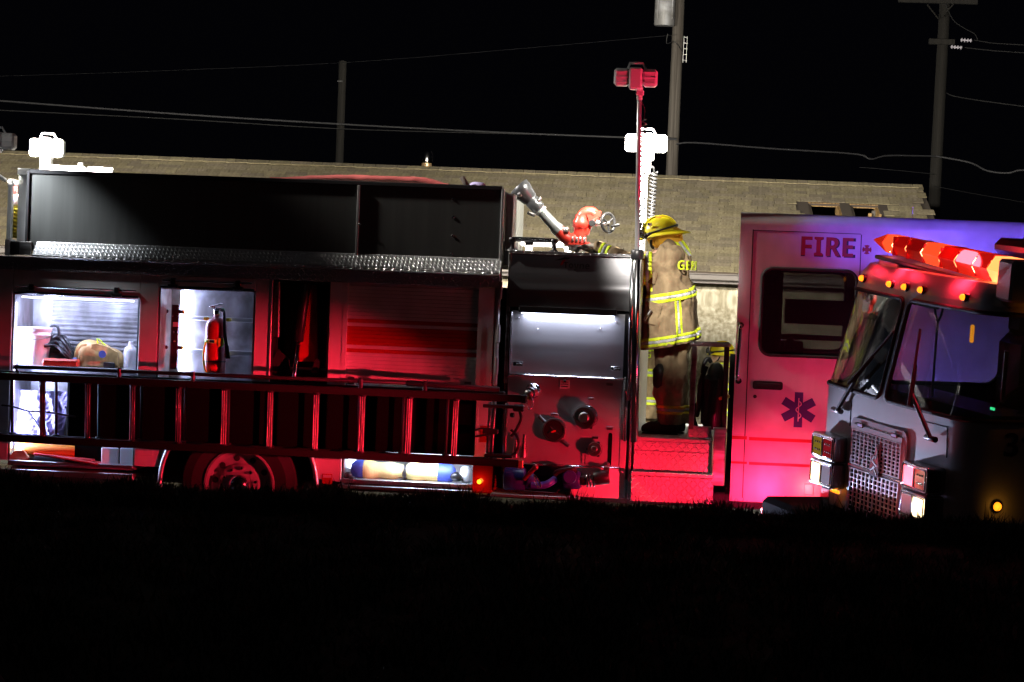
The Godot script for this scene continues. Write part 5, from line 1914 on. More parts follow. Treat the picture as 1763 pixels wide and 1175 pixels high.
func loose_things() -> void:
	var s := st()
	# bucket
	var ys := 1.491
	var x := -4.268
	var b := thing("bucket", "white plastic bucket at the left of the top locker shelf", "bucket", Vector3(x, ys, -0.24))
	turned(s, [Vector2(0, 0.0), Vector2(0.132, 0.0), Vector2(0.15, 0.255), Vector2(0.158, 0.26), Vector2(0.158, 0.272), Vector2(0.15, 0.276), Vector2(0.153, 0.3), Vector2(0.16, 0.305), Vector2(0.16, 0.33), Vector2(0.15, 0.332), Vector2(0.148, 0.31), Vector2(0.13, 0.02), Vector2(0, 0.02)], Transform3D(), 36)
	obj("pail", s, M.plastic_white, b)
	s = st()
	for e in [-1, 1]:
		drum(s, Vector3(e * 0.15, 0.265, 0), Vector3(e * 0.172, 0.265, 0), 0.02)
	var bail := []
	for k in 13:
		var t := PI * k / 12.0
		bail.append(Vector3(cos(t) * 0.168, 0.265 - sin(t) * 0.04, sin(t) * 0.165))
	tube(s, bail, 0.004, 5)
	obj("bail", s, M.steel, b)
	# black harness pack
	var h := thing("harness_pack", "black strapped breathing pack lying between bucket and tan case", "backpack", Vector3(-4.022, ys, -0.36))
	s = st()
	box(s, Vector3(0.0, 0.09, 0), Vector3(0.24, 0.17, 0.2), 0.04, Basis(Vector3.BACK, -0.15))
	obj("pack_body", s, M.black, h)
	s = st()
	drum(s, Vector3(-0.1, 0.06, 0.1), Vector3(0.1, 0.05, 0.1), 0.05)
	obj("cylinder", s, M.satin, h)
	for k in 6:
		s = st()
		var pts := []
		for i in 9:
			var t := i / 8.0
			pts.append(Vector3(-0.13 + 0.26 * t, 0.17 + 0.15 * sin(PI * t) * [1.0, 0.75, 0.5, 0.9, 0.6, 0.35][k] - 0.12 * t, 0.05 + 0.03 * k - 0.05 * sin(PI * t * 2.0)))
		tube(s, pts, 0.015, 6)
		obj("strap", s, [M.satin, M.cable, M.black, M.satin, M.cable, M.black][k], h)
	s = st()
	tube(s, smooth_path([Vector3(-0.13, 0.25, 0.05), Vector3(-0.11, 0.34, 0.06), Vector3(-0.05, 0.34, 0.06), Vector3(-0.04, 0.25, 0.06), Vector3(-0.1, 0.23, 0.06)], 5), 0.013, 6)
	obj("pack_handle", s, M.satin, h)
	# tan moulded saw case
	var c := thing("saw_case", "rounded tan plastic case with round blue badge on locker shelf", "case", Vector3(-3.678, ys, -0.25))
	s = st()
	mesh_obj("case_shell", field_mesh([[Vector3(-0.11, 0.12, 0), Vector3(0.13, 0.08, 0), 0.108, 0.09], [Vector3(-0.115, 0.05, 0), Vector3(0.13, 0.04, 0), 0.1, 0.088], [Vector3(-0.08, 0.14, 0), Vector3(0.0, 0.13, 0), 0.095, 0.09]], 0.012, 0.04, 0.0, [[Vector3.ZERO, Vector3.DOWN]]), M.tan, c)
	s = st()
	prism(s, [Vector2(-0.19, 0.005), Vector2(-0.2, 0.06), Vector2(-0.18, 0.15), Vector2(-0.14, 0.2), Vector2(-0.09, 0.205), Vector2(-0.1, 0.15), Vector2(-0.11, 0.02)], 0.06, 0.095)
	obj("case_rib", s, M.tan, c)
	s = st()
	prism(s, [Vector2(-0.05, 0.045), Vector2(-0.045, 0.2), Vector2(0.0, 0.21), Vector2(0.12, 0.175), Vector2(0.19, 0.14), Vector2(0.2, 0.03), Vector2(0.1, 0.05), Vector2(0.08, 0.07)], 0.05, 0.1)
	obj("case_lid", s, M.tan, c)
	s = st()
	drum(s, Vector3(0.06, 0.12, 0.12), Vector3(0.06, 0.12, 0.124), 0.033, 0.033, 24)
	obj("badge", s, mat(0.05, 0.12, 0.45, 0.5), c)
	s = st()
	box(s, Vector3(0.12, 0.025, 0.1), Vector3(0.1, 0.05, 0.03), 0.005)
	obj("case_label", s, M.black, c)
	s = st()
	box(s, Vector3(-0.19, 0.05, 0.1), Vector3(0.04, 0.06, 0.03), 0.005)
	obj("case_latch", s, mat(0.1, 0.15, 0.4, 0.4), c)
	s = st()
	tube(s, smooth_path([Vector3(0.0, 0.21, 0.05), Vector3(-0.01, 0.25, 0.05), Vector3(0.02, 0.24, 0.05), Vector3(0.04, 0.22, 0.05), Vector3(0.07, 0.2, 0.06)], 4), 0.006, 5)
	obj("case_tag", s, M.lime, c)
	# bottle
	s = st()
	turned(s, [Vector2(0, 0), Vector2(0.056, 0.0), Vector2(0.06, 0.01), Vector2(0.06, 0.15), Vector2(0.05, 0.185), Vector2(0.022, 0.205), Vector2(0.022, 0.225), Vector2(0.02, 0.24), Vector2(0, 0.242)], Transform3D(), 24)
	var bo := obj("bottle", s, M.plastic_white)
	bo.position = Vector3(-3.384, ys, -0.2)
	tag(bo, "small white bottle at the right of the tan case", "bottle")
	# low red tray under the pack and the case
	s = st()
	box(s, Vector3(0, 0.03, 0), Vector3(0.32, 0.07, 0.16), 0.015)
	var rt := obj("red_tray", s, mat(0.5, 0.05, 0.02, 0.5))
	rt.position = Vector3(-3.978, ys, -0.13)
	tag(rt, "low red tray on the shelf in front of the black pack", "tray")
	# lower locker: purple sheet, orange roll, folded boards, white bins
	var lo := 0.639
	s = st()
	s.set_smooth_group(0)
	var n := FastNoiseLite.new()
	n.seed = 12
	n.frequency = 3.2
	var g := []
	var xa := -4.43
	var xb := -3.962
	for i in 41:
		var row := []
		for k in 41:
			var u := i / 40.0
			var v := k / 40.0
			var f := 0.09 * n.get_noise_2d(u * 1.5 + v * 0.7, v * 0.5) + 0.05 * absf(n.get_noise_2d(u * 3.0 - v * 1.4, 5.0 + v))
			row.append(Vector3(lerpf(xa, xb, u), lo + 0.14 + v * 0.48, -0.34 + f + 0.14 * (1.0 - v) + 0.06 * sin(u * PI)))
		g.append(row)
	for i in 40:
		for k in 40:
			quad(s, g[i][k], g[i + 1][k], g[i + 1][k + 1], g[i][k + 1])
	tag(obj("plastic_sheet", s, M.sheet), "crumpled bluish purple plastic sheet stuffed in the lower left locker", "plastic sheet")
	part_thing("storage_box", [-3.926, lo, -3.348, 1.353], -0.58, -0.14, M.rack, "black storage box beside the purple sheet behind the ladder", "box")
	s = st()
	var roll := smooth_path([Vector3(-4.354, 0.751, -0.15), Vector3(-4.189, 0.749, -0.12), Vector3(-4.006, 0.742, -0.12), Vector3(-3.842, 0.742, -0.15)], 6)
	tube(s, roll, 0.055, 14)
	var ro := obj("hose_roll", s, M.orange)
	tag(ro, "orange roll lying under the purple sheet in the lower locker", "bag")
	s = st()
	prism(s, [Vector2(-0.13, 0), Vector2(-0.06, 0.075), Vector2(0.02, 0.085), Vector2(0.07, 0.02), Vector2(0.03, -0.02)], -0.2, 0.02)
	var fl := obj("folded_cloth", s, mat(0.6, 0.5, 0.28, 0.8))
	fl.position = Vector3(-4.293, lo + 0.02, -0.06)
	tag(fl, "cream folded cloth at the left end of the lower locker floor", "cloth")
	s = st()
	box(s, Vector3(0, 0.035, 0), Vector3(0.52, 0.02, 0.2), 0.004, Basis(Vector3.BACK, -0.07))
	box(s, Vector3(0.12, 0.02, 0.05), Vector3(0.4, 0.02, 0.2), 0.004, Basis(Vector3.BACK, -0.12))
	var bd := obj("folded_board", s, mat(0.5, 0.05, 0.06, 0.5))
	bd.position = Vector3(-3.914, lo + 0.02, -0.12)
	tag(bd, "red folded board lying on the lower locker floor", "board")
	for k in 2:
		part_thing("white_bin", [[-3.598, lo, -3.442, 0.795], [-3.432, lo, -3.302, 0.8]][k], -0.5, -0.12, M.plastic_white, ["left one of the two white bins at the lower locker's right end", "right one of the two white bins at the lower locker's right end"][k], "bin")
	# fire extinguisher
	var e := thing("fire_extinguisher", "red fire extinguisher strapped upright in the second lit locker", "fire extinguisher", Vector3(-2.644, 1.454, -0.28))
	s = st()
	turned(s, [Vector2(0, 0), Vector2(0.085, 0), Vector2(0.092, 0.012), Vector2(0.092, 0.06)], Transform3D(), 28)
	lathe(s, [Vector2(0.092, 0.06), Vector2(0.092, 0.43), Vector2(0.088, 0.465), Vector2(0.07, 0.495), Vector2(0.04, 0.512), Vector2(0.026, 0.52), Vector2(0.026, 0.545), Vector2(0, 0.545)], Transform3D(), 28)
	obj("cylinder", s, M.red, e)
	s = st()
	drum(s, Vector3(0, 0.54, 0), Vector3(0, 0.585, 0), 0.026, 0.03, 14)
	box(s, Vector3(0.02, 0.59, 0), Vector3(0.07, 0.03, 0.035), 0.006)
	obj("valve", s, M.chrome, e)
	s = st()
	box(s, Vector3(-0.005, 0.625, 0), Vector3(0.13, 0.012, 0.025), 0.004, Basis(Vector3.BACK, 0.25))
	box(s, Vector3(-0.01, 0.6, 0), Vector3(0.11, 0.01, 0.025), 0.004, Basis(Vector3.BACK, -0.2))
	obj("handle", s, M.chrome, e)
	s = st()
	drum(s, Vector3(0.045, 0.585, 0.02), Vector3(0.07, 0.58, 0.035), 0.018, 0.018, 12)
	obj("gauge", s, mat(0.1, 0.4, 0.12, 0.4), e)
	s = st()
	tube(s, smooth_path([Vector3(0.03, 0.59, 0.03), Vector3(0.075, 0.57, 0.06), Vector3(0.085, 0.5, 0.075), Vector3(0.1, 0.36, 0.09), Vector3(0.12, 0.26, 0.09)], 6), 0.014, 8)
	obj("hose", s, M.satin, e)
	s = st()
	drum(s, Vector3(0.118, 0.275, 0.09), Vector3(0.132, 0.16, 0.09), 0.018, 0.022, 10)
	obj("horn", s, M.satin, e)
	s = st()
	turned(s, [Vector2(0.0935, 0.29), Vector2(0.096, 0.292), Vector2(0.096, 0.322), Vector2(0.0935, 0.324)], Transform3D(), 28)
	box(s, Vector3(0.06, 0.3, 0.085), Vector3(0.05, 0.075, 0.02), 0.004)
	obj("strap", s, M.lime, e)
	s = st()
	box(s, Vector3(-0.015, 0.307, 0.096), Vector3(0.045, 0.028, 0.012), 0.003)
	obj("buckle", s, M.chrome, e)
	s = st()
	tube(s, smooth_path([Vector3(-0.075, 0.3, 0.07), Vector3(-0.085, 0.2, 0.085), Vector3(-0.075, 0.1, 0.1), Vector3(-0.05, 0.02, 0.1)], 6), 0.01, 6)
	obj("strap_tail", s, M.lime, e)
	s = st()
	turned(s, [Vector2(0.0925, 0.125), Vector2(0.094, 0.126), Vector2(0.094, 0.134), Vector2(0.0925, 0.135)], Transform3D(), 28)
	obj("band", s, M.black, e)
	s = st()
	for q in [Vector3(-0.1, 0.5, -0.04), Vector3(0.1, 0.5, -0.04), Vector3(-0.1, 0.2, -0.04), Vector3(0.1, 0.2, -0.04)]:
		box(s, q, Vector3(0.03, 0.03, 0.1), 0.006)
	obj("bracket_clip", s, M.lime_dull, e)
	# rolled yellow bag on the tray under the shutter
	var yl := 0.61
	var d := thing("rolled_bag", "long rolled yellow bag with blue ends on the lit tray", "bag", Vector3(-0.921, yl, -0.2))
	s = st()
	var half := 0.36
	var pr := []
	for k in 33:
		var t := k / 32.0
		pr.append(Vector2(0.075 + 0.008 * sin(t * 23.0) + 0.006 * sin(t * 9.0 + 1.0) - 0.012 * exp(-pow((t - 0.52) / 0.03, 2)), -half + 2.0 * half * t))
	lathe(s, pr, Transform3D(aim(Vector3.RIGHT), Vector3(0, 0.085, 0)), 22)
	obj("bag_body", s, M.yellow_bag, d)
	for k in 2:
		s = st()
		lathe(s, [Vector2(0.079, -0.02), Vector2(0.084, 0.03), Vector2(0.078, 0.09 + 0.03 * k), Vector2(0.05, 0.12 + 0.03 * k), Vector2(0, 0.13 + 0.03 * k)], Transform3D(aim(Vector3(-1 if k == 0 else 1, 0, 0)), Vector3((-half + 0.02) if k == 0 else (half - 0.06), 0.085, 0)), 20)
		obj("bag_end", s, M.blue_bag, d)
	s = st()
	turned(s, [Vector2(0.074, -0.012), Vector2(0.08, -0.011), Vector2(0.08, 0.011), Vector2(0.074, 0.012)], Transform3D(aim(Vector3.RIGHT), Vector3(0.015, 0.085, 0)), 22)
	box(s, Vector3(0.015, 0.07, 0.085), Vector3(0.035, 0.05, 0.014), 0.004)
	obj("bag_strap", s, M.satin, d)
	s = st()
	lathe(s, [Vector2(0, -0.04), Vector2(0.05, -0.02), Vector2(0.055, 0.02), Vector2(0, 0.05)], Transform3D(aim(Vector3(0.3, 1, 0.2)), Vector3(-0.457, yl + 0.06, -0.15)), 12)
	tag(obj("black_pouch", s, M.satin), "small black pouch wedged at the right end of the rolled bag", "pouch")
	s = st()
	lathe(s, [Vector2(0, -0.06), Vector2(0.045, -0.05), Vector2(0.06, 0.02), Vector2(0.035, 0.08), Vector2(0, 0.09)], Transform3D(Basis(Vector3.BACK, 0.2), Vector3(-0.371, yl + 0.07, -0.2)), 9)
	tag(obj("cloth_bundle", s, M.plastic_white), "crumpled white cloth at the far right end of the lit tray", "cloth")
	for k in 2:
		s = st()
		lathe(s, [Vector2(0, -0.035), Vector2(0.035, -0.03), Vector2(0.04, 0.0), Vector2(0.03, 0.03), Vector2(0, 0.035)], Transform3D(aim(Vector3(0.2, 0.4, 1)), [Vector3(-1.393, 0.642, -0.08), Vector3(-1.354, 0.61, -0.06)][k]), 12)
		tag(obj("hose_nozzle", s, M.cable if k else M.satin), ["dark knob of gear at the left end of the lit tray", "small grey ball of gear low at the left end of the lit tray"][k], "gear")


func part_thing(called: String, r: Array, z0: float, z1: float, m: Material, label: String, category: String) -> void:
	var s := st()
	slab(s, r, z0, z1, 0.012)
	tag(obj(called, s, m), label, category)


# ---------------------------------------------------------------- people

# Distance field of a chain of tapered capsules, meshed as surface nets.
# bones: [a, b, ra, rb]; cuts: [point, normal] keeps what lies behind the plane; bands: |(p - point) . normal| < half width.
func field_mesh(bones: Array, cell: float, k: float, grow := 0.0, cuts := [], bands := [], wrinkle := 0.0) -> ArrayMesh:
	var lo := Vector3.ONE * 1e9
	var hi := -lo
	var pad := grow + cell * 3.0
	for b in bones:
		var r: float = maxf(b[2], b[3]) + pad
		for p in [b[0], b[1]]:
			lo = lo.min(p - Vector3.ONE * r)
			hi = hi.max(p + Vector3.ONE * r)
	for q in bands:
		# keep the grid close to the band where its plane is near level
		var n: Vector3 = q[1]
		if absf(n.y) > 0.85:
			var spread: float = (hi.x - lo.x) * absf(n.x) + (hi.z - lo.z) * absf(n.z) + q[2] + cell * 3.0
			lo.y = maxf(lo.y, q[0].y - spread)
			hi.y = minf(hi.y, q[0].y + spread)
		if q.size() > 3:
			lo = lo.max(q[3])
			hi = hi.min(q[4])
	var nx := int((hi.x - lo.x) / cell) + 2
	var ny := int((hi.y - lo.y) / cell) + 2
	var nz := int((hi.z - lo.z) / cell) + 2
	var f := PackedFloat32Array()
	f.resize(nx * ny * nz)
	f.fill(1.0)
	for b in bones:
		var a: Vector3 = b[0]
		var ab: Vector3 = b[1] - a
		var l2 := maxf(ab.length_squared(), 1e-9)
		var ra: float = b[2] + grow
		var rb: float = b[3] + grow
		var m := maxf(ra, rb) + k + cell * 2.5
		var e0 := Vector3i(((a.min(b[1]) - lo - Vector3.ONE * m) / cell).floor()).clamp(Vector3i.ZERO, Vector3i(nx, ny, nz))
		var e1 := Vector3i(((a.max(b[1]) - lo + Vector3.ONE * m) / cell).ceil()).clamp(Vector3i.ZERO, Vector3i(nx, ny, nz))
		for z in range(e0.z, e1.z):
			for y in range(e0.y, e1.y):
				var i := (z * ny + y) * nx + e0.x
				for x in range(e0.x, e1.x):
					var p := Vector3(x, y, z) * cell + lo - a
					var t := clampf(p.dot(ab) / l2, 0.0, 1.0)
					var d := (p - ab * t).length() - lerpf(ra, rb, t)
					var o := f[i]
					var h := maxf(k - absf(d - o), 0.0) / k
					f[i] = minf(d, o) - h * h * k * 0.25
					i += 1
	if wrinkle > 0.0 or cuts or bands:
		var n := FastNoiseLite.new()
		n.seed = 77
		n.frequency = 5.0
		n.fractal_octaves = 2
		for z in nz:
			for y in ny:
				for x in nx:
					var i := (z * ny + y) * nx + x
					if f[i] > cell * 4.0:
						continue
					var p := Vector3(x, y, z) * cell + lo
					var d := f[i]
					if wrinkle > 0.0:
						d += wrinkle * n.get_noise_3d(p.x * 1.2, p.y * 0.75, p.z * 1.2)
					for c in cuts:
						d = maxf(d, (p - c[0]).dot(c[1]))
					for q in bands:
						d = maxf(d, absf((p - q[0]).dot(q[1])) - q[2])
					f[i] = d
	# nets
	var at := PackedInt32Array()
	at.resize(nx * ny * nz)
	at.fill(-1)
	var verts := PackedVector3Array()
	var idx := PackedInt32Array()
	var sy := nx
	var sz := nx * ny
	var corner := [0, 1, sy, sy + 1, sz, sz + 1, sz + sy, sz + sy + 1]
	for z in nz - 1:
		for y in ny - 1:
			for x in nx - 1:
				var i := z * sz + y * sy + x
				if f[i] > cell * 3.0:
					continue
				var mask := 0
				for c in 8:
					if f[i + corner[c]] < 0.0:
						mask |= 1 << c
				if mask == 0 or mask == 255:
					continue
				var sum := Vector3.ZERO
				var cnt := 0
				for c in 8:
					for ax in 3:
						var c2: int = c | (1 << ax)
						if c2 == c:
							continue
						var v0 := f[i + corner[c]]
						var v1 := f[i + corner[c2]]
						if (v0 < 0.0) == (v1 < 0.0):
							continue
						var q := Vector3(c & 1, (c >> 1) & 1, (c >> 2) & 1)
						q[ax] += v0 / (v0 - v1)
						sum += q
						cnt += 1
				at[i] = verts.size()
				verts.append(lo + (Vector3(x, y, z) + sum / cnt) * cell)
	for z in range(1, nz - 1):
		for y in range(1, ny - 1):
			for x in range(1, nx - 1):
				var i := z * sz + y * sy + x
				if absf(f[i]) > cell * 2.0:
					continue
				var inside := f[i] < 0.0
				var step := [1, sy, sz]
				for ax in 3:
					if (f[i + step[ax]] < 0.0) == inside:
						continue
					var u: int = step[(ax + 1) % 3]
					var v: int = step[(ax + 2) % 3]
					var q := [at[i], at[i - u], at[i - u - v], at[i - v]]
					if q.min() < 0:
						continue
					if inside:
						idx.append_array([q[0], q[2], q[1], q[0], q[3], q[2]])
					else:
						idx.append_array([q[0], q[1], q[2], q[0], q[2], q[3]])
	var nor := PackedVector3Array()
	nor.resize(verts.size())
	for t in range(0, idx.size(), 3):
		var fn := (verts[idx[t + 2]] - verts[idx[t]]).cross(verts[idx[t + 1]] - verts[idx[t]])
		for j in 3:
			nor[idx[t + j]] += fn
	for i in nor.size():
		nor[i] = nor[i].normalized()
	var arr := []
	arr.resize(Mesh.ARRAY_MAX)
	arr[Mesh.ARRAY_VERTEX] = verts
	arr[Mesh.ARRAY_NORMAL] = nor
	arr[Mesh.ARRAY_INDEX] = idx
	var me := ArrayMesh.new()
	if verts.size():
		me.add_surface_from_arrays(Mesh.PRIMITIVE_TRIANGLES, arr)
	return me


# Three-row trim: lime, silver, lime, as bands standing just proud of the cloth.
func trim(parent: Node, bones: Array, k: float, p: Vector3, n: Vector3, grow: float, wide: float, cuts := [], wrinkle := 0.0, lime: Material = null, lo := Vector3.ONE * -1e6, hi := Vector3.ONE * 1e6) -> void:
	n = n.normalized()
	for j in 3:
		var w := wide / 6.0
		var me := field_mesh(bones, 0.007, k, grow + (0.0015 if j == 1 else 0.0), cuts, [[p + n * (j - 1) * wide / 3.0, n, w, lo, hi]], wrinkle)
		if me.get_surface_count():
			mesh_obj("reflective_trim", me, M.silver if j == 1 else (lime if lime else M.lime), parent)


func helmet(parent: Node, at: Vector3, turn: Basis, size := 1.0) -> void:
	# dome longer than wide (x is front to back), with a comb of ridges and a brim that is longest behind
	var xf := Transform3D(turn * Basis.from_scale(Vector3(1.18, 1.0, 0.95) * size), at)
	var s := st()
	var pr := []
	for k in 13:
		var t := PI / 2 * k / 12.0
		pr.append(Vector2(cos(t) * 0.132, sin(t) * 0.142))
	lathe(s, pr, xf, 32)
	var shell := mesh_from(s, "helmet", M.helmet, parent)
	s = st()
	s.set_smooth_group(0)
	for k in 48:
		var a := TAU * k / 48.0
		var b := TAU * (k + 1) / 48.0
		var ra := 0.045 + 0.05 * maxf(0.0, cos(a)) - 0.012 * maxf(0.0, -cos(a))
		var rb := 0.045 + 0.05 * maxf(0.0, cos(b)) - 0.012 * maxf(0.0, -cos(b))
		var p0 := Vector3(cos(a) * 0.13, 0.006, sin(a) * 0.13)
		var p1 := Vector3(cos(b) * 0.13, 0.006, sin(b) * 0.13)
		var q0 := Vector3(cos(a) * (0.13 + ra), -0.022 - 0.016 * maxf(0, cos(a)), sin(a) * (0.13 + ra))
		var q1 := Vector3(cos(b) * (0.13 + rb), -0.022 - 0.016 * maxf(0, cos(b)), sin(b) * (0.13 + rb))
		var t := Vector3(0, -0.008, 0)
		quad(s, xf * p0, xf * p1, xf * q1, xf * q0)
		quad(s, xf * (q0 + t), xf * (q1 + t), xf * (p1 + t), xf * (p0 + t))
		quad(s, xf * q0, xf * q1, xf * (q1 + t), xf * (q0 + t))
	mesh_from(s, "brim", M.helmet, shell)
	for e in [-1, 0, 1]:
		var pts := []
		for k in 15:
			var t := lerpf(-1.15, 1.15, k / 14.0)
			pts.append(xf * Vector3(sin(t) * 0.134, cos(t) * 0.144, e * 0.04 * cos(t)))
		s = st()
		tube(s, pts, 0.007, 6)
		mesh_from(s, "ridge", M.helmet, shell)
	s = st()
	var loop := []
	for k in 28:
		var t := TAU * k / 28.0
		loop.append(xf * Vector3(cos(t) * 0.136, 0.022 + 0.02 * cos(t), sin(t) * 0.136))
	tube(s, loop, 0.009, 6, true)
	mesh_from(s, "goggle_strap", M.satin, shell)
	s = st()
	box(s, xf * Vector3(-0.15, 0.02, 0.0), Vector3(0.05, 0.06, 0.14) * size, 0.012, turn)
	box(s, xf * Vector3(-0.1, -0.015, 0.1), Vector3(0.1, 0.04, 0.03) * size, 0.01, turn)
	mesh_from(s, "goggles", M.satin, shell)
	s = st()
	box(s, xf * Vector3(-0.14, 0.075, 0.0), Vector3(0.012, 0.09, 0.08) * size, 0.004, turn * Basis(Vector3.BACK, -0.5))
	mesh_from(s, "front_shield", M.satin, shell)


func mesh_from(s: SurfaceTool, called: String, m: Material, parent: Node) -> MeshInstance3D:
	return obj(called, s, m, parent)


func person(label: String, bones: Array) -> MeshInstance3D:
	var o := mesh_obj("person", field_mesh(bones, 0.014, 0.05), M.skin)
	tag(o, label, "person")
	return o


func fingers(at: Vector3, dir: Vector3, down: Vector3) -> Array:
	# palm, four fingers curled over an edge, a thumb from the side of the palm
	var f := dir.normalized()
	var dn := down.normalized()
	var w := f.cross(dn).normalized()
	var b := [[at, at + f * 0.07, 0.034, 0.03], [at + w * 0.022, at + f * 0.07 + w * 0.028, 0.026, 0.022], [at - w * 0.022, at + f * 0.07 - w * 0.028, 0.026, 0.022]]
	for k in 4:
		var o := w * (0.036 - 0.024 * k)
		var l: float = [0.036, 0.042, 0.04, 0.03][k]
		var p := at + f * 0.085 + o
		var q := p + f * l + dn * 0.008
		var r := q + f * 0.015 + dn * 0.028
		b.append_array([[p, q, 0.0125, 0.0115], [q, r, 0.0115, 0.0105], [r, r + dn * 0.02 - f * 0.006, 0.0105, 0.009]])
	var t := at + f * 0.02 + w * 0.036
	b.append_array([[t, t + f * 0.03 + w * 0.03, 0.016, 0.013], [t + f * 0.03 + w * 0.03, t + f * 0.06 + w * 0.034 + dn * 0.016, 0.013, 0.011]])
	return b


func crew() -> void:
	working_man()
	# two on the ground beyond the gap
	standing_man("helmeted person in tan coat beyond the gap, back turned, behind the pump panel's edge", Vector3(0.698, 0.0, -9.5), 0.0, true, 1.07)
	standing_man("person in yellow helmet with bare face, seen through the step rail", Vector3(1.752, 0.0, -9.3), PI / 2, false, 0.97)
	# breathing pack on the seat back in the gap
	var b := thing("breathing_set", "black breathing set standing upright behind the step rail", "breathing set", Vector3(1.74, 1.15, -0.5))
	var s := st()
	box(s, Vector3(0, 0.26, 0), Vector3(0.2, 0.5, 0.2), 0.06)
	obj("pack_body", s, M.black, b)
	s = st()
	drum(s, Vector3(0.01, 0.02, 0.03), Vector3(0.02, 0.54, 0.02), 0.085, 0.075)
	lathe(s, [Vector2(0.075, 0.53), Vector2(0.05, 0.58), Vector2(0.02, 0.6), Vector2(0, 0.6)], Transform3D(Basis(), Vector3(0.02, 0, 0.02)), 18)
	obj("air_cylinder", s, M.satin, b)
	s = st()
	tube(s, smooth_path([Vector3(-0.07, 0.56, 0.02), Vector3(-0.11, 0.42, 0.05), Vector3(-0.12, 0.22, 0.06), Vector3(-0.14, 0.12, 0.05)], 6), 0.022, 8)
	tube(s, smooth_path([Vector3(-0.03, 0.6, 0.0), Vector3(-0.06, 0.63, 0.02), Vector3(-0.09, 0.58, 0.03), Vector3(-0.1, 0.5, 0.04)], 6), 0.018, 8)
	obj("shoulder_strap", s, M.satin, b)
	s = st()
	tube(s, smooth_path([Vector3(-0.13, 0.0, 0.02), Vector3(-0.17, 0.1, 0.02), Vector3(-0.15, 0.2, 0.02), Vector3(-0.09, 0.22, 0.02), Vector3(-0.06, 0.14, 0.02), Vector3(-0.05, 0.04, 0.02)], 6), 0.028, 10)
	obj("air_hose", s, M.rubber, b)
	s = st()
	box(s, Vector3(0.1, 0.3, 0.1), Vector3(0.1, 0.03, 0.02), 0.006, Basis(Vector3.BACK, 0.3))
	obj("strap_patch", s, mat(0.4, 0.2, 0.04, 0.7), b)


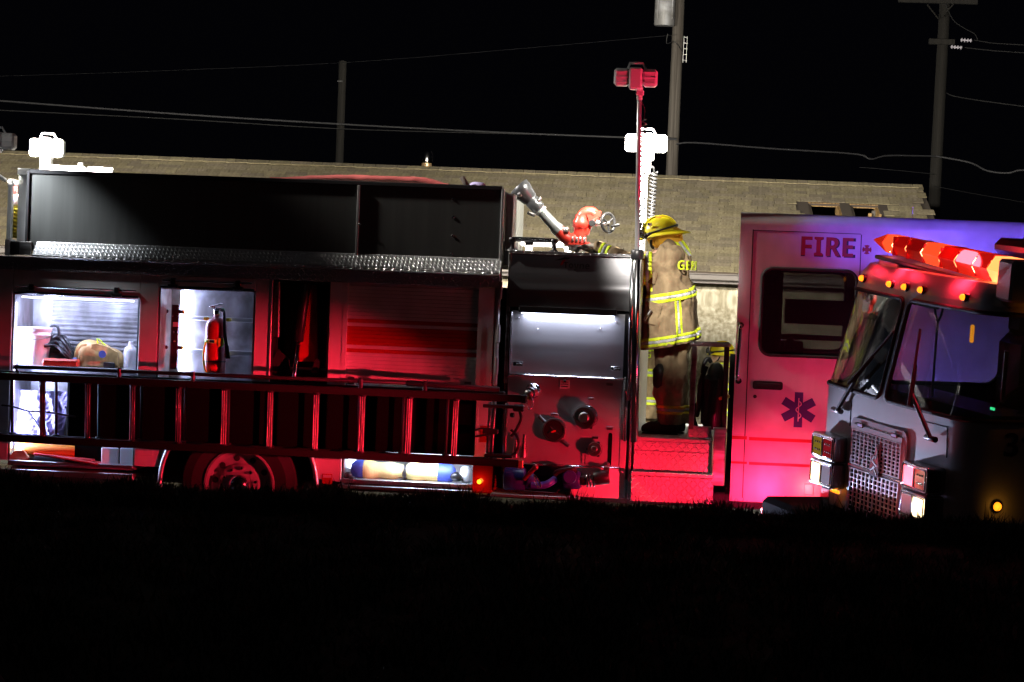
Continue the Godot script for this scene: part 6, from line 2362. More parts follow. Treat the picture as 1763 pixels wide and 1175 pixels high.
# The firefighter on the step, seen from his left and behind, arms out over the pump house to the deck gun.
func working_man() -> void:
	var z := -0.72
	var hip := Vector3(1.364, 1.852, -0.72)
	var chest := Vector3(1.272, 2.593, -0.72)
	var neck := Vector3(1.276, 2.773, -0.72)
	var head := Vector3(1.22, 2.884, -0.72)
	var sh := Vector3(1.322, 2.631, -0.72)
	var n := Vector3(0, 0, 0.17)
	var el := Vector3(1.107, 2.544, -0.52)
	var wr := Vector3(0.678, 2.708, -0.6)
	var er := Vector3(1.049, 2.551, -0.97)
	var wl := Vector3(0.713, 2.704, -0.92)
	var ft := 1.093 + 0.02
	var kl := Vector3(1.35, 1.506, -0.6)
	var kr := Vector3(1.374, 1.498, -0.85)
	var al := Vector3(1.364, ft + 0.1, z + 0.12)
	var ar := Vector3(1.416, ft + 0.1, z - 0.14)
	var body := [[hip, chest, 0.13, 0.15], [chest, neck, 0.13, 0.06], [neck, head, 0.06, 0.095], [sh + n, el, 0.06, 0.045], [el, wr, 0.045, 0.032], [sh - n, er, 0.06, 0.045], [er, wl, 0.045, 0.032], [hip + n * 0.6, kl, 0.09, 0.06], [kl, al, 0.06, 0.045], [hip - n * 0.6, kr, 0.09, 0.06], [kr, ar, 0.06, 0.045]]
	var me := person("firefighter in tan coat and yellow helmet on the step, arms over the pump panel", body)
	# trousers
	var leg := [[hip + n * 0.55, kl, 0.13, 0.125], [kl, al, 0.125, 0.108], [hip - n * 0.55, kr, 0.13, 0.125], [kr, ar, 0.125, 0.108], [hip + n * 0.5, hip - n * 0.5, 0.13, 0.13]]
	var cuff := al + Vector3(0, -0.03, 0)
	var tr := mesh_obj("trousers", field_mesh(leg, 0.014, 0.05, 0.0, [[cuff, Vector3.DOWN], [Vector3(1.371, 1.929, -0.72), Vector3.UP]], [], 0.045), M.coat, me)
	trim(tr, leg, 0.05, Vector3(1.385, 1.313, -0.72), Vector3(0.02, 1, 0), 0.012, 0.078, [], 0.045, M.lime_dull)
	var s := st()
	var kp := Vector3(1.271, 1.597, -0.56)
	s.set_smooth_group(0)
	box(s, kp, Vector3(0.13, 0.24, 0.16), 0.05, Basis(Vector3.BACK, 0.08))
	obj("knee_pad", s, M.black, tr)
	s = st()
	box(s, Vector3(1.322, 1.508, -0.52), Vector3(0.09, 0.1, 0.1), 0.035, Basis(Vector3.BACK, 0.3))
	obj("knee_pad", s, M.black, tr)
	# boots
	for a in [al, ar]:
		var bt := [[a + Vector3(0, 0.06, 0), a + Vector3(0.01, -0.05, 0), 0.085, 0.07], [a + Vector3(0.02, -0.065, 0), a + Vector3(-0.15, -0.07, 0.01), 0.06, 0.05], [a + Vector3(-0.15, -0.068, 0.01), a + Vector3(-0.2, -0.075, 0.012), 0.055, 0.045]]
		var bo := mesh_obj("boot", field_mesh(bt, 0.01, 0.04, 0.0, [[Vector3(0, ft, 0), Vector3.DOWN]]), M.rubber, me)
		s = st()
		box(s, a + Vector3(-0.08, -0.118, 0.005), Vector3(0.32, 0.025, 0.11), 0.01)
		obj("sole", s, M.black, bo)
	# coat: torso as paired capsules, shoulders, sleeves
	var hem_l := Vector3(1.286, 1.869, -0.72)
	var w := Vector3(0, 0, 0.095)
	var t0 := Vector3(1.294, 2.558, -0.72)
	var t1 := Vector3(1.311, 2.261, -0.72)
	var t2 := Vector3(1.34, 1.8, -0.72)
	var coat := [[t0 + w, t1 + w, 0.17, 0.218], [t0 - w, t1 - w, 0.17, 0.218], [t1 + w, t2 + w, 0.218, 0.268], [t1 - w, t2 - w, 0.218, 0.268], [sh + n * 0.7, sh - n * 0.7, 0.125, 0.125], [Vector3(1.341, 2.683, -0.72), Vector3(1.296, 2.784, -0.72), 0.13, 0.085]]
	var sleeve := [[sh + n, el, 0.125, 0.105], [el, wr, 0.1, 0.062]]
	var sleeve2 := [[sh - n, er, 0.125, 0.105], [er, wl, 0.1, 0.062]]
	var tilt := Vector3(-0.2, 1, 0.06).normalized()
	var hem := [[Vector3(1.321, 1.886, -0.72), -tilt]]
	var co := mesh_obj("coat", field_mesh(coat + sleeve + sleeve2, 0.012, 0.07, 0.0, hem, [], 0.05), M.coat, me)
	trim(co, coat, 0.07, Vector3(1.304, 2.322, -0.72), Vector3(-0.2, 1, 0.07), 0.008, 0.082, [], 0.05)
	trim(co, coat, 0.07, Vector3(1.319, 1.948, -0.72), Vector3(-0.2, 1, 0.07), 0.008, 0.078, hem, 0.05)
	# upright strip between the two bands
	trim(co, coat, 0.07, Vector3(1.412, 2.164, -0.52), Vector3(1, 0.1, 0.0), 0.008, 0.058, [[Vector3(1.414, 2.003, -0.72), -tilt], [Vector3(1.402, 2.295, -0.72), tilt]], 0.05, null, Vector3(1.274, 1.851, -0.62), Vector3(1.519, 2.372, -0.12))
	trim(co, coat, 0.07, Vector3(1.382, 2.803, -0.72), Vector3(0.75, 0.62, 0), 0.008, 0.07, [], 0.05, null, Vector3(1.285, 2.673, -0.9), Vector3(1.515, 2.906, -0.52))
	var d := (el - sh - n).normalized()
	trim(co, coat + sleeve, 0.07, el + d * 0.0 + Vector3(0.015, 0, 0), Vector3(1, 0.06, 0.0), 0.009, 0.085, [], 0.05, null, Vector3(el.x - 0.06, el.y - 0.2, z + 0.02), el + Vector3(0.09, 0.2, 0.3))
	d = (wr - el).normalized()
	trim(co, coat + sleeve, 0.07, el.lerp(wr, 0.86), d, 0.008, 0.085, [], 0.05)
	var tx := words("lettering", "GERING", Vector3.ZERO, 0.08, M.lime, co, Basis(), 800)
	tx.mesh = wrapped(tx.mesh, Vector3(1.334, 2.585, -0.72), 0.213, 0.095, -0.17)
	for q in [[Vector3(1.177, 2.156, -0.41), 0.16, 0.2], [Vector3(1.174, 2.47, -0.45), 0.07, 0.12]]:
		s = st()
		box(s, q[0], Vector3(q[1], q[2], 0.03), 0.012, Basis(Vector3.BACK, -0.2) * Basis(Vector3.UP, -0.35))
		obj("pocket", s, M.coat, co)
	s = st()
	tube(s, [Vector3(1.116, 2.093, -0.36), Vector3(1.173, 2.187, -0.36)], 0.014, 8)
	obj("hand_torch", s, M.steel, co)
	# hood, helmet, gloves
	var hood := [[neck + Vector3(0.02, -0.02, 0), head + Vector3(0.01, -0.03, 0), 0.105, 0.11], [Vector3(1.243, 2.813, -0.72), Vector3(1.324, 2.847, -0.72), 0.09, 0.09], [Vector3(1.18, 2.847, -0.72), Vector3(1.183, 2.913, -0.72), 0.085, 0.1]]
	mesh_obj("hood", field_mesh(hood, 0.01, 0.05, 0.0, [], [], 0.02), M.hood, me)
	helmet(me, Vector3(1.215, 2.868, -0.72), Basis(Vector3.BACK, 0.21) * Basis(Vector3.UP, 0.25), 1.04)
	s = st()
	tube(s, smooth_path([Vector3(1.144, 2.807, -0.62), Vector3(1.141, 2.756, -0.62), Vector3(1.163, 2.726, -0.63)], 4), 0.012, 6)
	tube(s, smooth_path([Vector3(1.375, 2.879, -0.69), Vector3(1.377, 2.817, -0.69), Vector3(1.368, 2.776, -0.7)], 4), 0.006, 6)
	obj("chin_strap", s, M.satin, me)
	for k in 5:
		s = st()
		box(s, Vector3(1.122, 2.934, -0.592) + Basis(Vector3.BACK, 0.3) * Vector3(0.004, 0.012 - 0.006 * k, 0), Vector3(0.034, 0.0055, 0.004), 0.0, Basis(Vector3.BACK, 0.3) * Basis(Vector3.UP, -0.25))
		obj("flag_stripe", s, M.decal_red if k % 2 == 0 else M.white, me)
	s = st()
	box(s, Vector3(1.113, 2.938, -0.591), Vector3(0.014, 0.016, 0.005), 0.0, Basis(Vector3.BACK, 0.3) * Basis(Vector3.UP, -0.25))
	obj("flag_field", s, M.sign_blue, me)
	for q in [wr, wl]:
		mesh_obj("glove", field_mesh(fingers(q + Vector3(-0.05, 0.0, 0), Vector3(-1, 0.05, 0.1), Vector3(0, -1, 0)) + [[q + Vector3(0.01, 0, 0), q + Vector3(-0.07, 0.0, 0), 0.05, 0.042]], 0.005, 0.012), M.glove, me)


# A standing figure in turnout gear; turn 0 shows his back to us, PI / 2 his left side.
func standing_man(label: String, at: Vector3, turn: float, back: bool, size: float) -> void:
	var sh := 1.46
	var body := [[Vector3(0, 0.95, 0), Vector3(0, 1.35, 0), 0.13, 0.15], [Vector3(0, 1.35, 0), Vector3(0, 1.52, 0), 0.12, 0.055], [Vector3(0, 1.52, 0), Vector3(0, 1.62, -0.02), 0.055, 0.09]]
	# the face looks along -z before turning
	body.append_array([[Vector3(0, 1.6, -0.04), Vector3(0, 1.66, -0.045), 0.072, 0.08], [Vector3(0, 1.545, -0.075), Vector3(0, 1.555, -0.085), 0.03, 0.03], [Vector3(0, 1.63, -0.115), Vector3(0, 1.595, -0.135), 0.008, 0.014], [Vector3(-0.02, 1.568, -0.112), Vector3(0.02, 1.568, -0.112), 0.012, 0.012], [Vector3(0.082, 1.62, 0), Vector3(0.086, 1.59, 0), 0.018, 0.012], [Vector3(-0.082, 1.62, 0), Vector3(-0.086, 1.59, 0), 0.018, 0.012]])
	for e in [-1.0, 1.0]:
		body.append_array([[Vector3(e * 0.19, sh, 0), Vector3(e * 0.26, 1.17, 0.03), 0.06, 0.045], [Vector3(e * 0.26, 1.17, 0.03), Vector3(e * 0.25, 0.92, -0.06), 0.045, 0.03], [Vector3(e * 0.09, 0.92, 0), Vector3(e * 0.1, 0.5, -0.02), 0.09, 0.06], [Vector3(e * 0.1, 0.5, -0.02), Vector3(e * 0.11, 0.09, 0), 0.06, 0.045]])
	var me := mesh_obj("person", field_mesh(body, 0.012, 0.03), M.skin)
	me.position = at
	me.rotation.y = turn
	me.scale = Vector3.ONE * size
	tag(me, label, "person")
	var leg := []
	var coat := [[Vector3(0.1, 1.38, 0), Vector3(0.11, 0.78, 0), 0.14, 0.18], [Vector3(-0.1, 1.38, 0), Vector3(-0.11, 0.78, 0), 0.14, 0.18], [Vector3(-0.15, 1.46, 0), Vector3(0.15, 1.46, 0), 0.09, 0.09], [Vector3(0, 1.48, 0), Vector3(0, 1.55, 0.0), 0.1, 0.085]]
	for e in [-1.0, 1.0]:
		leg.append_array([[Vector3(e * 0.09, 0.92, 0), Vector3(e * 0.1, 0.5, -0.02), 0.13, 0.11], [Vector3(e * 0.1, 0.5, -0.02), Vector3(e * 0.11, 0.12, 0), 0.11, 0.095]])
		coat.append_array([[Vector3(e * 0.2, sh - 0.02, 0), Vector3(e * 0.27, 1.17, 0.03), 0.1, 0.085], [Vector3(e * 0.27, 1.17, 0.03), Vector3(e * 0.26, 0.94, -0.05), 0.085, 0.07]])
		var bt := [[Vector3(e * 0.11, 0.16, 0), Vector3(e * 0.11, 0.06, 0), 0.075, 0.065], [Vector3(e * 0.11, 0.045, 0), Vector3(e * 0.12, 0.04, -0.15), 0.055, 0.045]]
		mesh_obj("boot", field_mesh(bt, 0.014, 0.03, 0.0, [[Vector3.ZERO, Vector3.DOWN]]), M.rubber, me)
		mesh_obj("glove", field_mesh(fingers(Vector3(e * 0.255, 0.9, -0.06), Vector3(0, -1, -0.15), Vector3(-e, 0, -0.5)), 0.006, 0.012), M.glove, me)
	var hem := [[Vector3(0, 0.72, 0), Vector3.DOWN]]
	mesh_obj("trousers", field_mesh(leg, 0.014, 0.05, 0.0, [[Vector3(0, 0.1, 0), Vector3.DOWN]], [], 0.02), M.coat, me)
	var co := mesh_obj("coat", field_mesh(coat, 0.014, 0.05, 0.0, hem, [], 0.02), M.coat, me)
	for h in [1.25, 0.93]:
		trim(co, coat, 0.05, Vector3(0, h, 0), Vector3(0.02, 1, 0), 0.008, 0.09, hem, 0.02)
	trim(co, coat, 0.05, Vector3(0, 1.52, 0), Vector3(0.0, 1, 0), 0.008, 0.05, hem, 0.02)
	if back:
		words("lettering", "GERING", Vector3(0.0, 1.455, 0.155), 0.085, M.lime, co, Basis(Vector3.RIGHT, -0.05), 800, false, 0.8)
	else:
		for e in [-1, 1]:
			var s := st()
			lathe(s, [Vector2(0, -0.006), Vector2(0.006, 0), Vector2(0, 0.006)], Transform3D(Basis(), Vector3(e * 0.032, 1.622, -0.112)), 8)
			obj("eye", s, M.satin, me)
		var s := st()
		tube(s, smooth_path([Vector3(-0.085, 1.62, -0.03), Vector3(-0.07, 1.55, -0.07), Vector3(0, 1.515, -0.1), Vector3(0.07, 1.55, -0.07), Vector3(0.085, 1.62, -0.03)], 4), 0.01, 6)
		obj("chin_strap", s, M.satin, me)
	helmet(me, Vector3(0, 1.665, -0.01), Basis(Vector3.UP, -PI / 2), 1.0)


# An unseen light tower, added past the left edge of the frame; its beam runs over the hose bed to the deck gun and the step.
func added_light_tower() -> void:
	var t := thing("added_light_tower", "added unseen tall light tower standing past the rear of the broadside engine", "light tower", Vector3(-6.6, 0, 1.2))
	var s := st()
	drum(s, Vector3(0, 0.3, 0), Vector3(0, 7.3, 0), 0.05, 0.03, 14)
	obj("tower_mast", s, M.alu, t)
	s = st()
	drum(s, Vector3(0, 7.25, -1.0), Vector3(0, 7.25, 1.0), 0.025, 0.025, 12)
	obj("crossbar", s, M.alu, t)
	for k in 3:
		var a := TAU * k / 3.0
		s = st()
		tube(s, [Vector3(0, 0.9, 0), Vector3(cos(a) * 0.8, 0.02, sin(a) * 0.8)], 0.022, 8)
		obj("leg", s, M.alu, t)
	tower_head(t, Vector3(0, 7.4, -0.75), Vector3(0.35, 2.9, -0.7), 125.0, 12.5)
	# a second added one, unseen on the bank: its narrow beam brightens the man at work
	t = thing("added_light_tower", "added unseen slim light tower standing on the grassy bank, past the left edge", "light tower", Vector3(-1.0, 0.86, 14.0))
	s = st()
	drum(s, Vector3(0, 0.0, 0), Vector3(0, 8.5, 0), 0.05, 0.03, 14)
	obj("tower_mast", s, M.alu, t)
	for k in 3:
		var a := TAU * k / 3.0
		s = st()
		tube(s, [Vector3(0, 0.9, 0), Vector3(cos(a) * 0.7, -0.02, sin(a) * 0.7)], 0.022, 8)
		obj("leg", s, M.alu, t)
	tower_head(t, Vector3(0, 8.6, 0), Vector3(1.443, 2.308, -0.5), 720.0, 2.15)


func tower_head(t: Node3D, at: Vector3, to: Vector3, e: float, angle: float) -> void:
	var d: Vector3 = (to - t.position - at).normalized()
	var b := Basis.looking_at(d)
	var s := st()
	box(s, at, Vector3(0.5, 0.3, 0.16), 0.03, b)
	var h := obj("lamp_housing", s, M.housing, t)
	s = st()
	box(s, at + d * 0.084, Vector3(0.44, 0.24, 0.012), 0.004, b)
	obj("flood_lamp", s, M.flood, h)
	spot("added_tower_light", t.position + at + d * 0.14, to, e, Color(1.0, 0.93, 0.84), angle, 1.0, 0.12)


# Lettering bent round a back: the path is flat behind (half width w) and turns the corner with radius r; shift slides it along.
func wrapped(m: Mesh, c: Vector3, r: float, w: float, shift: float) -> ArrayMesh:
	var out := ArrayMesh.new()
	for n in m.get_surface_count():
		var a := m.surface_get_arrays(n)
		var v: PackedVector3Array = a[Mesh.ARRAY_VERTEX]
		for i in v.size():
			var s := v[i].x + shift
			var d := r + v[i].z
			if absf(s) < w:
				v[i] = c + Vector3(d, v[i].y, -s)
			else:
				var t := (absf(s) - w) / r
				v[i] = c + Vector3(cos(t) * d, v[i].y, -signf(s) * (w + sin(t) * d))
		a[Mesh.ARRAY_VERTEX] = v
		a[Mesh.ARRAY_NORMAL] = null
		a[Mesh.ARRAY_TANGENT] = null
		out.add_surface_from_arrays(Mesh.PRIMITIVE_TRIANGLES, a)
	var st_ := SurfaceTool.new()
	st_.create_from(out, 0)
	st_.generate_normals()
	return st_.commit()


# ---------------------------------------------------------------- the second engine, nose to the left

var T: Node3D
const FLAT := 1.0
const ROUND := 0.24


# The cab's skin: t metres along its outline from the middle of the front (positive to the driver's side), h metres up.
func skin(t: float, h: float, off := 0.0) -> Vector3:
	var a := absf(t)
	var p: Vector2
	var n: Vector2
	var arc := ROUND * PI / 2
	if a < FLAT:
		p = Vector2(a, -0.05 * (a / FLAT) * (a / FLAT))
		n = Vector2(0.1 * a, 1).normalized()
	elif a < FLAT + arc:
		var q := (a - FLAT) / ROUND
		p = Vector2(FLAT + sin(q) * ROUND, -0.05 - (1.0 - cos(q)) * ROUND)
		n = Vector2(sin(q), cos(q))
	else:
		p = Vector2(FLAT + ROUND, -0.05 - ROUND - (a - FLAT - arc))
		n = Vector2(1, 0)
	p += n * off
	# raked above the waist, and drawn in a little
	var k := maxf(h - 1.5, 0.0)
	var shrink := 1.0 - 0.06 * k
	var brow := maxf(h - 2.36, 0.0)
	return Vector3(p.x * shrink * signf(t if t != 0.0 else 1.0) * (1.0 - 0.9 * brow * brow), h, p.y - 0.2 * k - 3.6 * brow * brow)


func skin_panel(s: SurfaceTool, t0: float, t1: float, h0: float, h1: float, off := 0.0, step := 0.06) -> void:
	s.set_smooth_group(0)
	var nt := maxi(1, int(ceil((t1 - t0) / step)))
	var nh := maxi(1, int(ceil((h1 - h0) / 0.1)))
	for i in nt:
		for j in nh:
			var a := lerpf(t0, t1, float(i) / nt)
			var b := lerpf(t0, t1, float(i + 1) / nt)
			var c := lerpf(h0, h1, float(j) / nh)
			var d := lerpf(h0, h1, float(j + 1) / nh)
			quad(s, skin(a, c, off), skin(b, c, off), skin(b, d, off), skin(a, d, off))


# A window: rounded loop in (t, h) with its own radius at each corner (bottom right, top right, top left, bottom left).
func pane_loop(t0: float, t1: float, h0: float, h1: float, r: Array) -> Array:
	var out := []
	var c := [[t1 - r[0], h0 + r[0], -PI / 2, r[0]], [t1 - r[1], h1 - r[1], 0.0, r[1]], [t0 + r[2], h1 - r[2], PI / 2, r[2]], [t0 + r[3], h0 + r[3], PI, r[3]]]
	for i in 4:
		var q: Array = c[i]
		for k in 9:
			var a: float = q[2] + PI / 2 * k / 8.0
			out.append(Vector2(q[0] + cos(a) * q[3], q[1] + sin(a) * q[3]))
		var nx: Array = c[(i + 1) % 4]
		var p: Vector2 = out[out.size() - 1]
		var e := Vector2(nx[0] + cos(nx[2]) * nx[3], nx[1] + sin(nx[2]) * nx[3])
		var m := int(p.distance_to(e) / 0.05)
		for k in range(1, m):
			out.append(p.lerp(e, float(k) / m))
	return out


func skin_window(t0: float, t1: float, h0: float, h1: float, loop: Array, called: String, inner: Material, parent: Node) -> void:
	# painted surround from the loop out to the rectangle t0..t1, h0..h1
	var s := st()
	s.set_smooth_group(0)
	var mid := Vector2((t0 + t1) * 0.5, (h0 + h1) * 0.5)
	var half := Vector2((t1 - t0) * 0.5, (h1 - h0) * 0.5)
	var outs := []
	for p in loop:
		var d: Vector2 = (p - mid) / half
		var k := maxf(absf(d.x), absf(d.y))
		# corners of the rectangle are reached where both are near 1
		var e := d / k
		outs.append(mid + e * half)
	var n := loop.size()
	for i in n:
		var j := (i + 1) % n
		var a: Vector2 = loop[i]
		var b: Vector2 = loop[j]
		var c: Vector2 = outs[j]
		var d: Vector2 = outs[i]
		quad(s, skin(d.x, d.y), skin(c.x, c.y), skin(b.x, b.y), skin(a.x, a.y))
		if absf(c.x - d.x) > 1e-4 and absf(c.y - d.y) > 1e-4:
			var q := Vector2(t0 if c.x < mid.x else t1, h0 if c.y < mid.y else h1)
			tri(s, skin(d.x, d.y), skin(q.x, q.y), skin(c.x, c.y))
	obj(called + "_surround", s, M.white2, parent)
	s = st()
	var g := []
	for p in loop:
		g.append(skin(p.x, p.y, 0.004))
	tube(s, g, 0.017, 7, true)
	var ga := obj(called + "_gasket", s, M.rubber, parent)
	# pane: fan of strips across the loop
	s = st()
	s.set_smooth_group(0)
	var cols := 28
	var prev := []
	for i in cols + 1:
		var t := lerpf(loop_min(loop, true), loop_max(loop, true), i / float(cols))
		var lo := 9.0
		var hi := -9.0
		for q in n:
			var a: Vector2 = loop[q]
			var b: Vector2 = loop[(q + 1) % n]
			if (a.x - t) * (b.x - t) <= 0.0 and absf(a.x - b.x) > 1e-6:
				var y := lerpf(a.y, b.y, (t - a.x) / (b.x - a.x))
				lo = minf(lo, y)
				hi = maxf(hi, y)
		if lo > hi:
			lo = mid.y
			hi = mid.y
		var now := []
		for k in 7:
			now.append(skin(t, lerpf(lo, hi, k / 6.0), -0.008))
		if prev:
			for k in 6:
				quad(s, prev[k], now[k], now[k + 1], prev[k + 1])
		prev = now
	obj(called + "_pane", s, inner, ga)


func loop_min(l: Array, _x: bool) -> float:
	var v := 99.0
	for p in l:
		v = minf(v, p.x)
	return v + 0.001


func loop_max(l: Array, _x: bool) -> float:
	var v := -99.0
	for p in l:
		v = maxf(v, p.x)
	return v - 0.001


func tpart(called: String, c: Vector3, size: Vector3, m: Material, parent: Node = null, bev := 0.006, bs := Basis()) -> MeshInstance3D:
	var s := st()
	box(s, c, size, bev, bs)
	return obj(called, s, m, parent if parent else T)


func second_engine() -> void:
	T = thing("fire_engine", "pale fire engine nosing in from the right, grille lit and red lightbar glowing", "fire engine")
	var f := Vector3(-sin(deg_to_rad(70)), 0, cos(deg_to_rad(70)))
	var sd := Vector3(cos(deg_to_rad(70)), 0, sin(deg_to_rad(70)))
	var r := deg_to_rad(4)
	T.transform = Transform3D(Basis(sd * cos(r) - Vector3.UP * sin(r), Vector3.UP * cos(r) + sd * sin(r), f), Vector3(2.868, 0.105, 2.434)).rotated(Vector3.UP, deg_to_rad(3.5))
	var arc := ROUND * PI / 2
	var tc := FLAT + arc            # t where the side begins
	var tend := tc + 2.6
	# lower skin, waist, brow, roof
	var s := st()
	skin_panel(s, -tend, tend, 0.55, 1.46)
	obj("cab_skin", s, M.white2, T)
	skin_window(0.0, tc + 0.42, 1.46, 2.33, pane_loop(0.05, tc + 0.37, 1.5, 2.27, [0.16, 0.3, 0.07, 0.07]), "windshield", M.tint, T)
	skin_window(-tc - 0.32, 0.0, 1.46, 2.33, pane_loop(-tc - 0.05, -0.05, 1.5, 2.27, [0.07, 0.07, 0.2, 0.1]), "windshield", M.tint, T)
	skin_window(tc + 0.42, tc + 1.5, 1.46, 2.33, pane_loop(tc + 0.56, tc + 1.36, 1.44 + 0.06, 2.25, [0.1, 0.12, 0.12, 0.12]), "side_window", M.glass, T)
	skin_window(-tc - 1.5, -tc - 0.32, 1.46, 2.33, pane_loop(-tc - 1.36, -tc - 0.36, 1.5, 2.27, [0.08, 0.08, 0.1, 0.1]), "side_window", M.glass, T)
	s = st()
	skin_panel(s, tc + 1.5, tend, 1.46, 2.33)
	skin_panel(s, -tend, -tc - 1.5, 1.46, 2.33)
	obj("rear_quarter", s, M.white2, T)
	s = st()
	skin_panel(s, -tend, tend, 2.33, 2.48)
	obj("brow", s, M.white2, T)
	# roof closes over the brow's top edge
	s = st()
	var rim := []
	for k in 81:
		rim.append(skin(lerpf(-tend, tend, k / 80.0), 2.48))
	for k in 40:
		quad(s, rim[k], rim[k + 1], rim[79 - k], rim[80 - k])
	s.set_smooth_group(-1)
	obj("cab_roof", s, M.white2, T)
	s = st()
	quad(s, skin(tend, 0.55), skin(-tend, 0.55), skin(-tend, 2.48), skin(tend, 2.48))
	obj("cab_rear_wall", s, M.black, T)
	tpart("cab_floor", Vector3(0, 0.6, -1.6), Vector3(2.4, 0.06, 2.9), M.black)
	tpart("bumper", Vector3(0, 0.44, 0.12), Vector3(2.44, 0.24, 0.56), M.rack, null, 0.04)
	# grille: polished surround with square holes
	var gz := 0.012
	var g := Node3D.new()
	g.name = "grille"
	T.add_child(g, true)
	s = st()
	prism(s, round_rect([-0.47, 0.5, 0.47, 1.31], 0.06), 0.0, gz)
	obj("grille_plate", s, M.mirror, g)
	tpart("grille_split", Vector3(0, 0.935, gz + 0.008), Vector3(0.92, 0.022, 0.014), M.chrome, g, 0.004)
	tpart("grille_vent_back", Vector3(0, 0.83, gz + 0.002), Vector3(0.82, 0.62, 0.004), M.rack, g, 0.0)
	var x0 := -0.41
	var x1 := 0.41
	for half in 2:
		var ya: float = [0.96, 0.52][half]
		var yb: float = [1.235, 0.915][half]
		if half == 0:
			yb = 1.16
		var rows: int = [9, 11][half]
		if half == 0:
			ya = 0.955
			yb = 1.215
		for k in 13:
			tpart("grille_bar", Vector3(lerpf(x0, x1, k / 12.0), (ya + yb) * 0.5, gz + 0.009), Vector3(0.018, yb - ya, 0.014), M.mirror, g, 0.004)
		for k in rows + 1:
			tpart("grille_bar", Vector3(0, lerpf(ya, yb, k / float(rows)), gz + 0.0095), Vector3(x1 - x0 + 0.018, 0.0105, 0.013), M.mirror, g, 0.003)
	tpart("grille_cap", Vector3(0, 1.24, gz + 0.006), Vector3(0.84, 0.045, 0.01), M.mirror, g, 0.003)
	for e in [-0.29, 0.29]:
		var b := tpart("grille_badge", Vector3(e, 1.262, gz + 0.014), Vector3(0.1, 0.036, 0.008), M.chrome, g, 0.01)
		tpart("badge_face", Vector3(e, 1.262, gz + 0.0185), Vector3(0.075, 0.02, 0.002), M.sheet, b, 0.0)
	# emblem: a helmeted head built from a few plates
	s = st()
	prism(s, [Vector2(-0.07, -0.12), Vector2(0.075, -0.12), Vector2(0.075, -0.02), Vector2(0.045, 0.05), Vector2(0.03, 0.13), Vector2(-0.01, 0.05), Vector2(-0.06, 0.02), Vector2(-0.075, -0.04)], 0.0, 0.016, Transform3D(Basis(), Vector3(0.03, 1.03, gz + 0.016)))
	var em := obj("emblem", s, M.chrome, g)
	for q in [[Vector2(-0.02, 0.02), 0.07, 0.012, 0.7], [Vector2(0.01, -0.02), 0.09, 0.012, -0.4], [Vector2(-0.02, -0.06), 0.08, 0.014, 0.5], [Vector2(0.03, -0.08), 0.07, 0.012, -0.8], [Vector2(0.03, 0.05), 0.08, 0.01, 1.2]]:
		tpart("emblem_line", Vector3(0.03 + q[0].x, 1.03 + q[0].y, gz + 0.033), Vector3(q[1], q[2], 0.004), M.black, em, 0.0, Basis(Vector3.BACK, q[3]))
	# head and warning lamps in chrome bezels
	for e in [-1, 1]:
		for row in 2:
			var c := Vector3(e * 0.79, [1.02, 0.81][row], 0.03)
			var bz := Node3D.new()
			bz.name = ["warning_lamp_bezel", "headlamp_bezel"][row]
			T.add_child(bz, true)
			s = st()
			prism(s, round_rect([c.x - 0.215, c.y - 0.1, c.x + 0.215, c.y + 0.1], 0.03), -0.06, 0.08)
			obj("bezel_body", s, M.bezel, bz)
			s = st()
			var lp := []
			for p in round_rect([c.x - 0.2, c.y - 0.088, c.x + 0.2, c.y + 0.088], 0.025, 5):
				lp.append(Vector3(p.x, p.y, 0.085))
			tube(s, lp, 0.012, 8, true)
			obj("bezel_rim", s, M.chrome, bz)
			for k in 2:
				var lc := Vector3(c.x + (k - 0.5) * 0.185, c.y, 0.084)
				var m: Material = M.lens_clear
				var nm := "lamp_lens"
				if row == 0:
					m = M.lens_amber if e < 0 and k == 0 else M.lens_red
					if e > 0 and k == 0:
						m = M.red_hot
						nm = "red_warning_lamp"
				elif (e < 0 and k == 0) or (e > 0 and k == 1):
					m = M.head
					nm = "head_lamp"
				s = st()
				prism(s, round_rect([-0.08, -0.07, 0.08, 0.07], 0.014), -0.01, 0.012, Transform3D(Basis(), lc))
				var le := obj(nm, s, m, bz)
				s = st()
				var l2 := []
				for p in round_rect([lc.x - 0.083, lc.y - 0.073, lc.x + 0.083, lc.y + 0.073], 0.015, 4):
					l2.append(Vector3(p.x, p.y, 0.095))
				tube(s, l2, 0.005, 6, true)
				obj("lens_rim", s, M.chrome, le)
				if nm == "lamp_lens" and row == 0:
					for d in 6:
						s = st()
						lathe(s, [Vector2(0.01, 0), Vector2(0.007, 0.005), Vector2(0, 0.007)], Transform3D(aim(Vector3.BACK), lc + Vector3(-0.04 + 0.04 * (d % 3), -0.03 + 0.06 * (d / 3), 0.012)), 8)
						obj("led_lens", s, M.chrome, le)
	var lw := T.transform * Vector3(0.79 - 0.09, 1.02, 0.16)
	spot("red_warning_light", lw, Vector3(-2.697, 1.122, 0), 56.0, Color(1.0, 0.015, 0.045), 9.2, 1.0, 0.06)
	spot("red_warning_light", lw, Vector3(-1.629, 1.293, 0), 58.0, Color(1.0, 0.02, 0.05), 9.2, 1.0, 0.06)
	omni("red_warning_glow", lw, 0.12, Color(1, 0.08, 0.1), 0.05)
	for q in [Vector3(-0.79 - 0.09, 0.81, 0.16), Vector3(0.79 + 0.09, 0.81, 0.16)]:
		var a = T.transform * q
		spot("head_light", a, T.transform * (q + Vector3(0, -0.35, 3.0)), 1.6, Color(1.0, 0.85, 0.62), 35.0, 1.0, 0.05)
	# warning lamp on the hidden side, shining on the other engine
	var hs := Vector3(-1.235, 0.42, 0.3)
	tpart("side_warning_lamp", hs, Vector3(0.03, 0.08, 0.16), M.red_lit, null, 0.008)
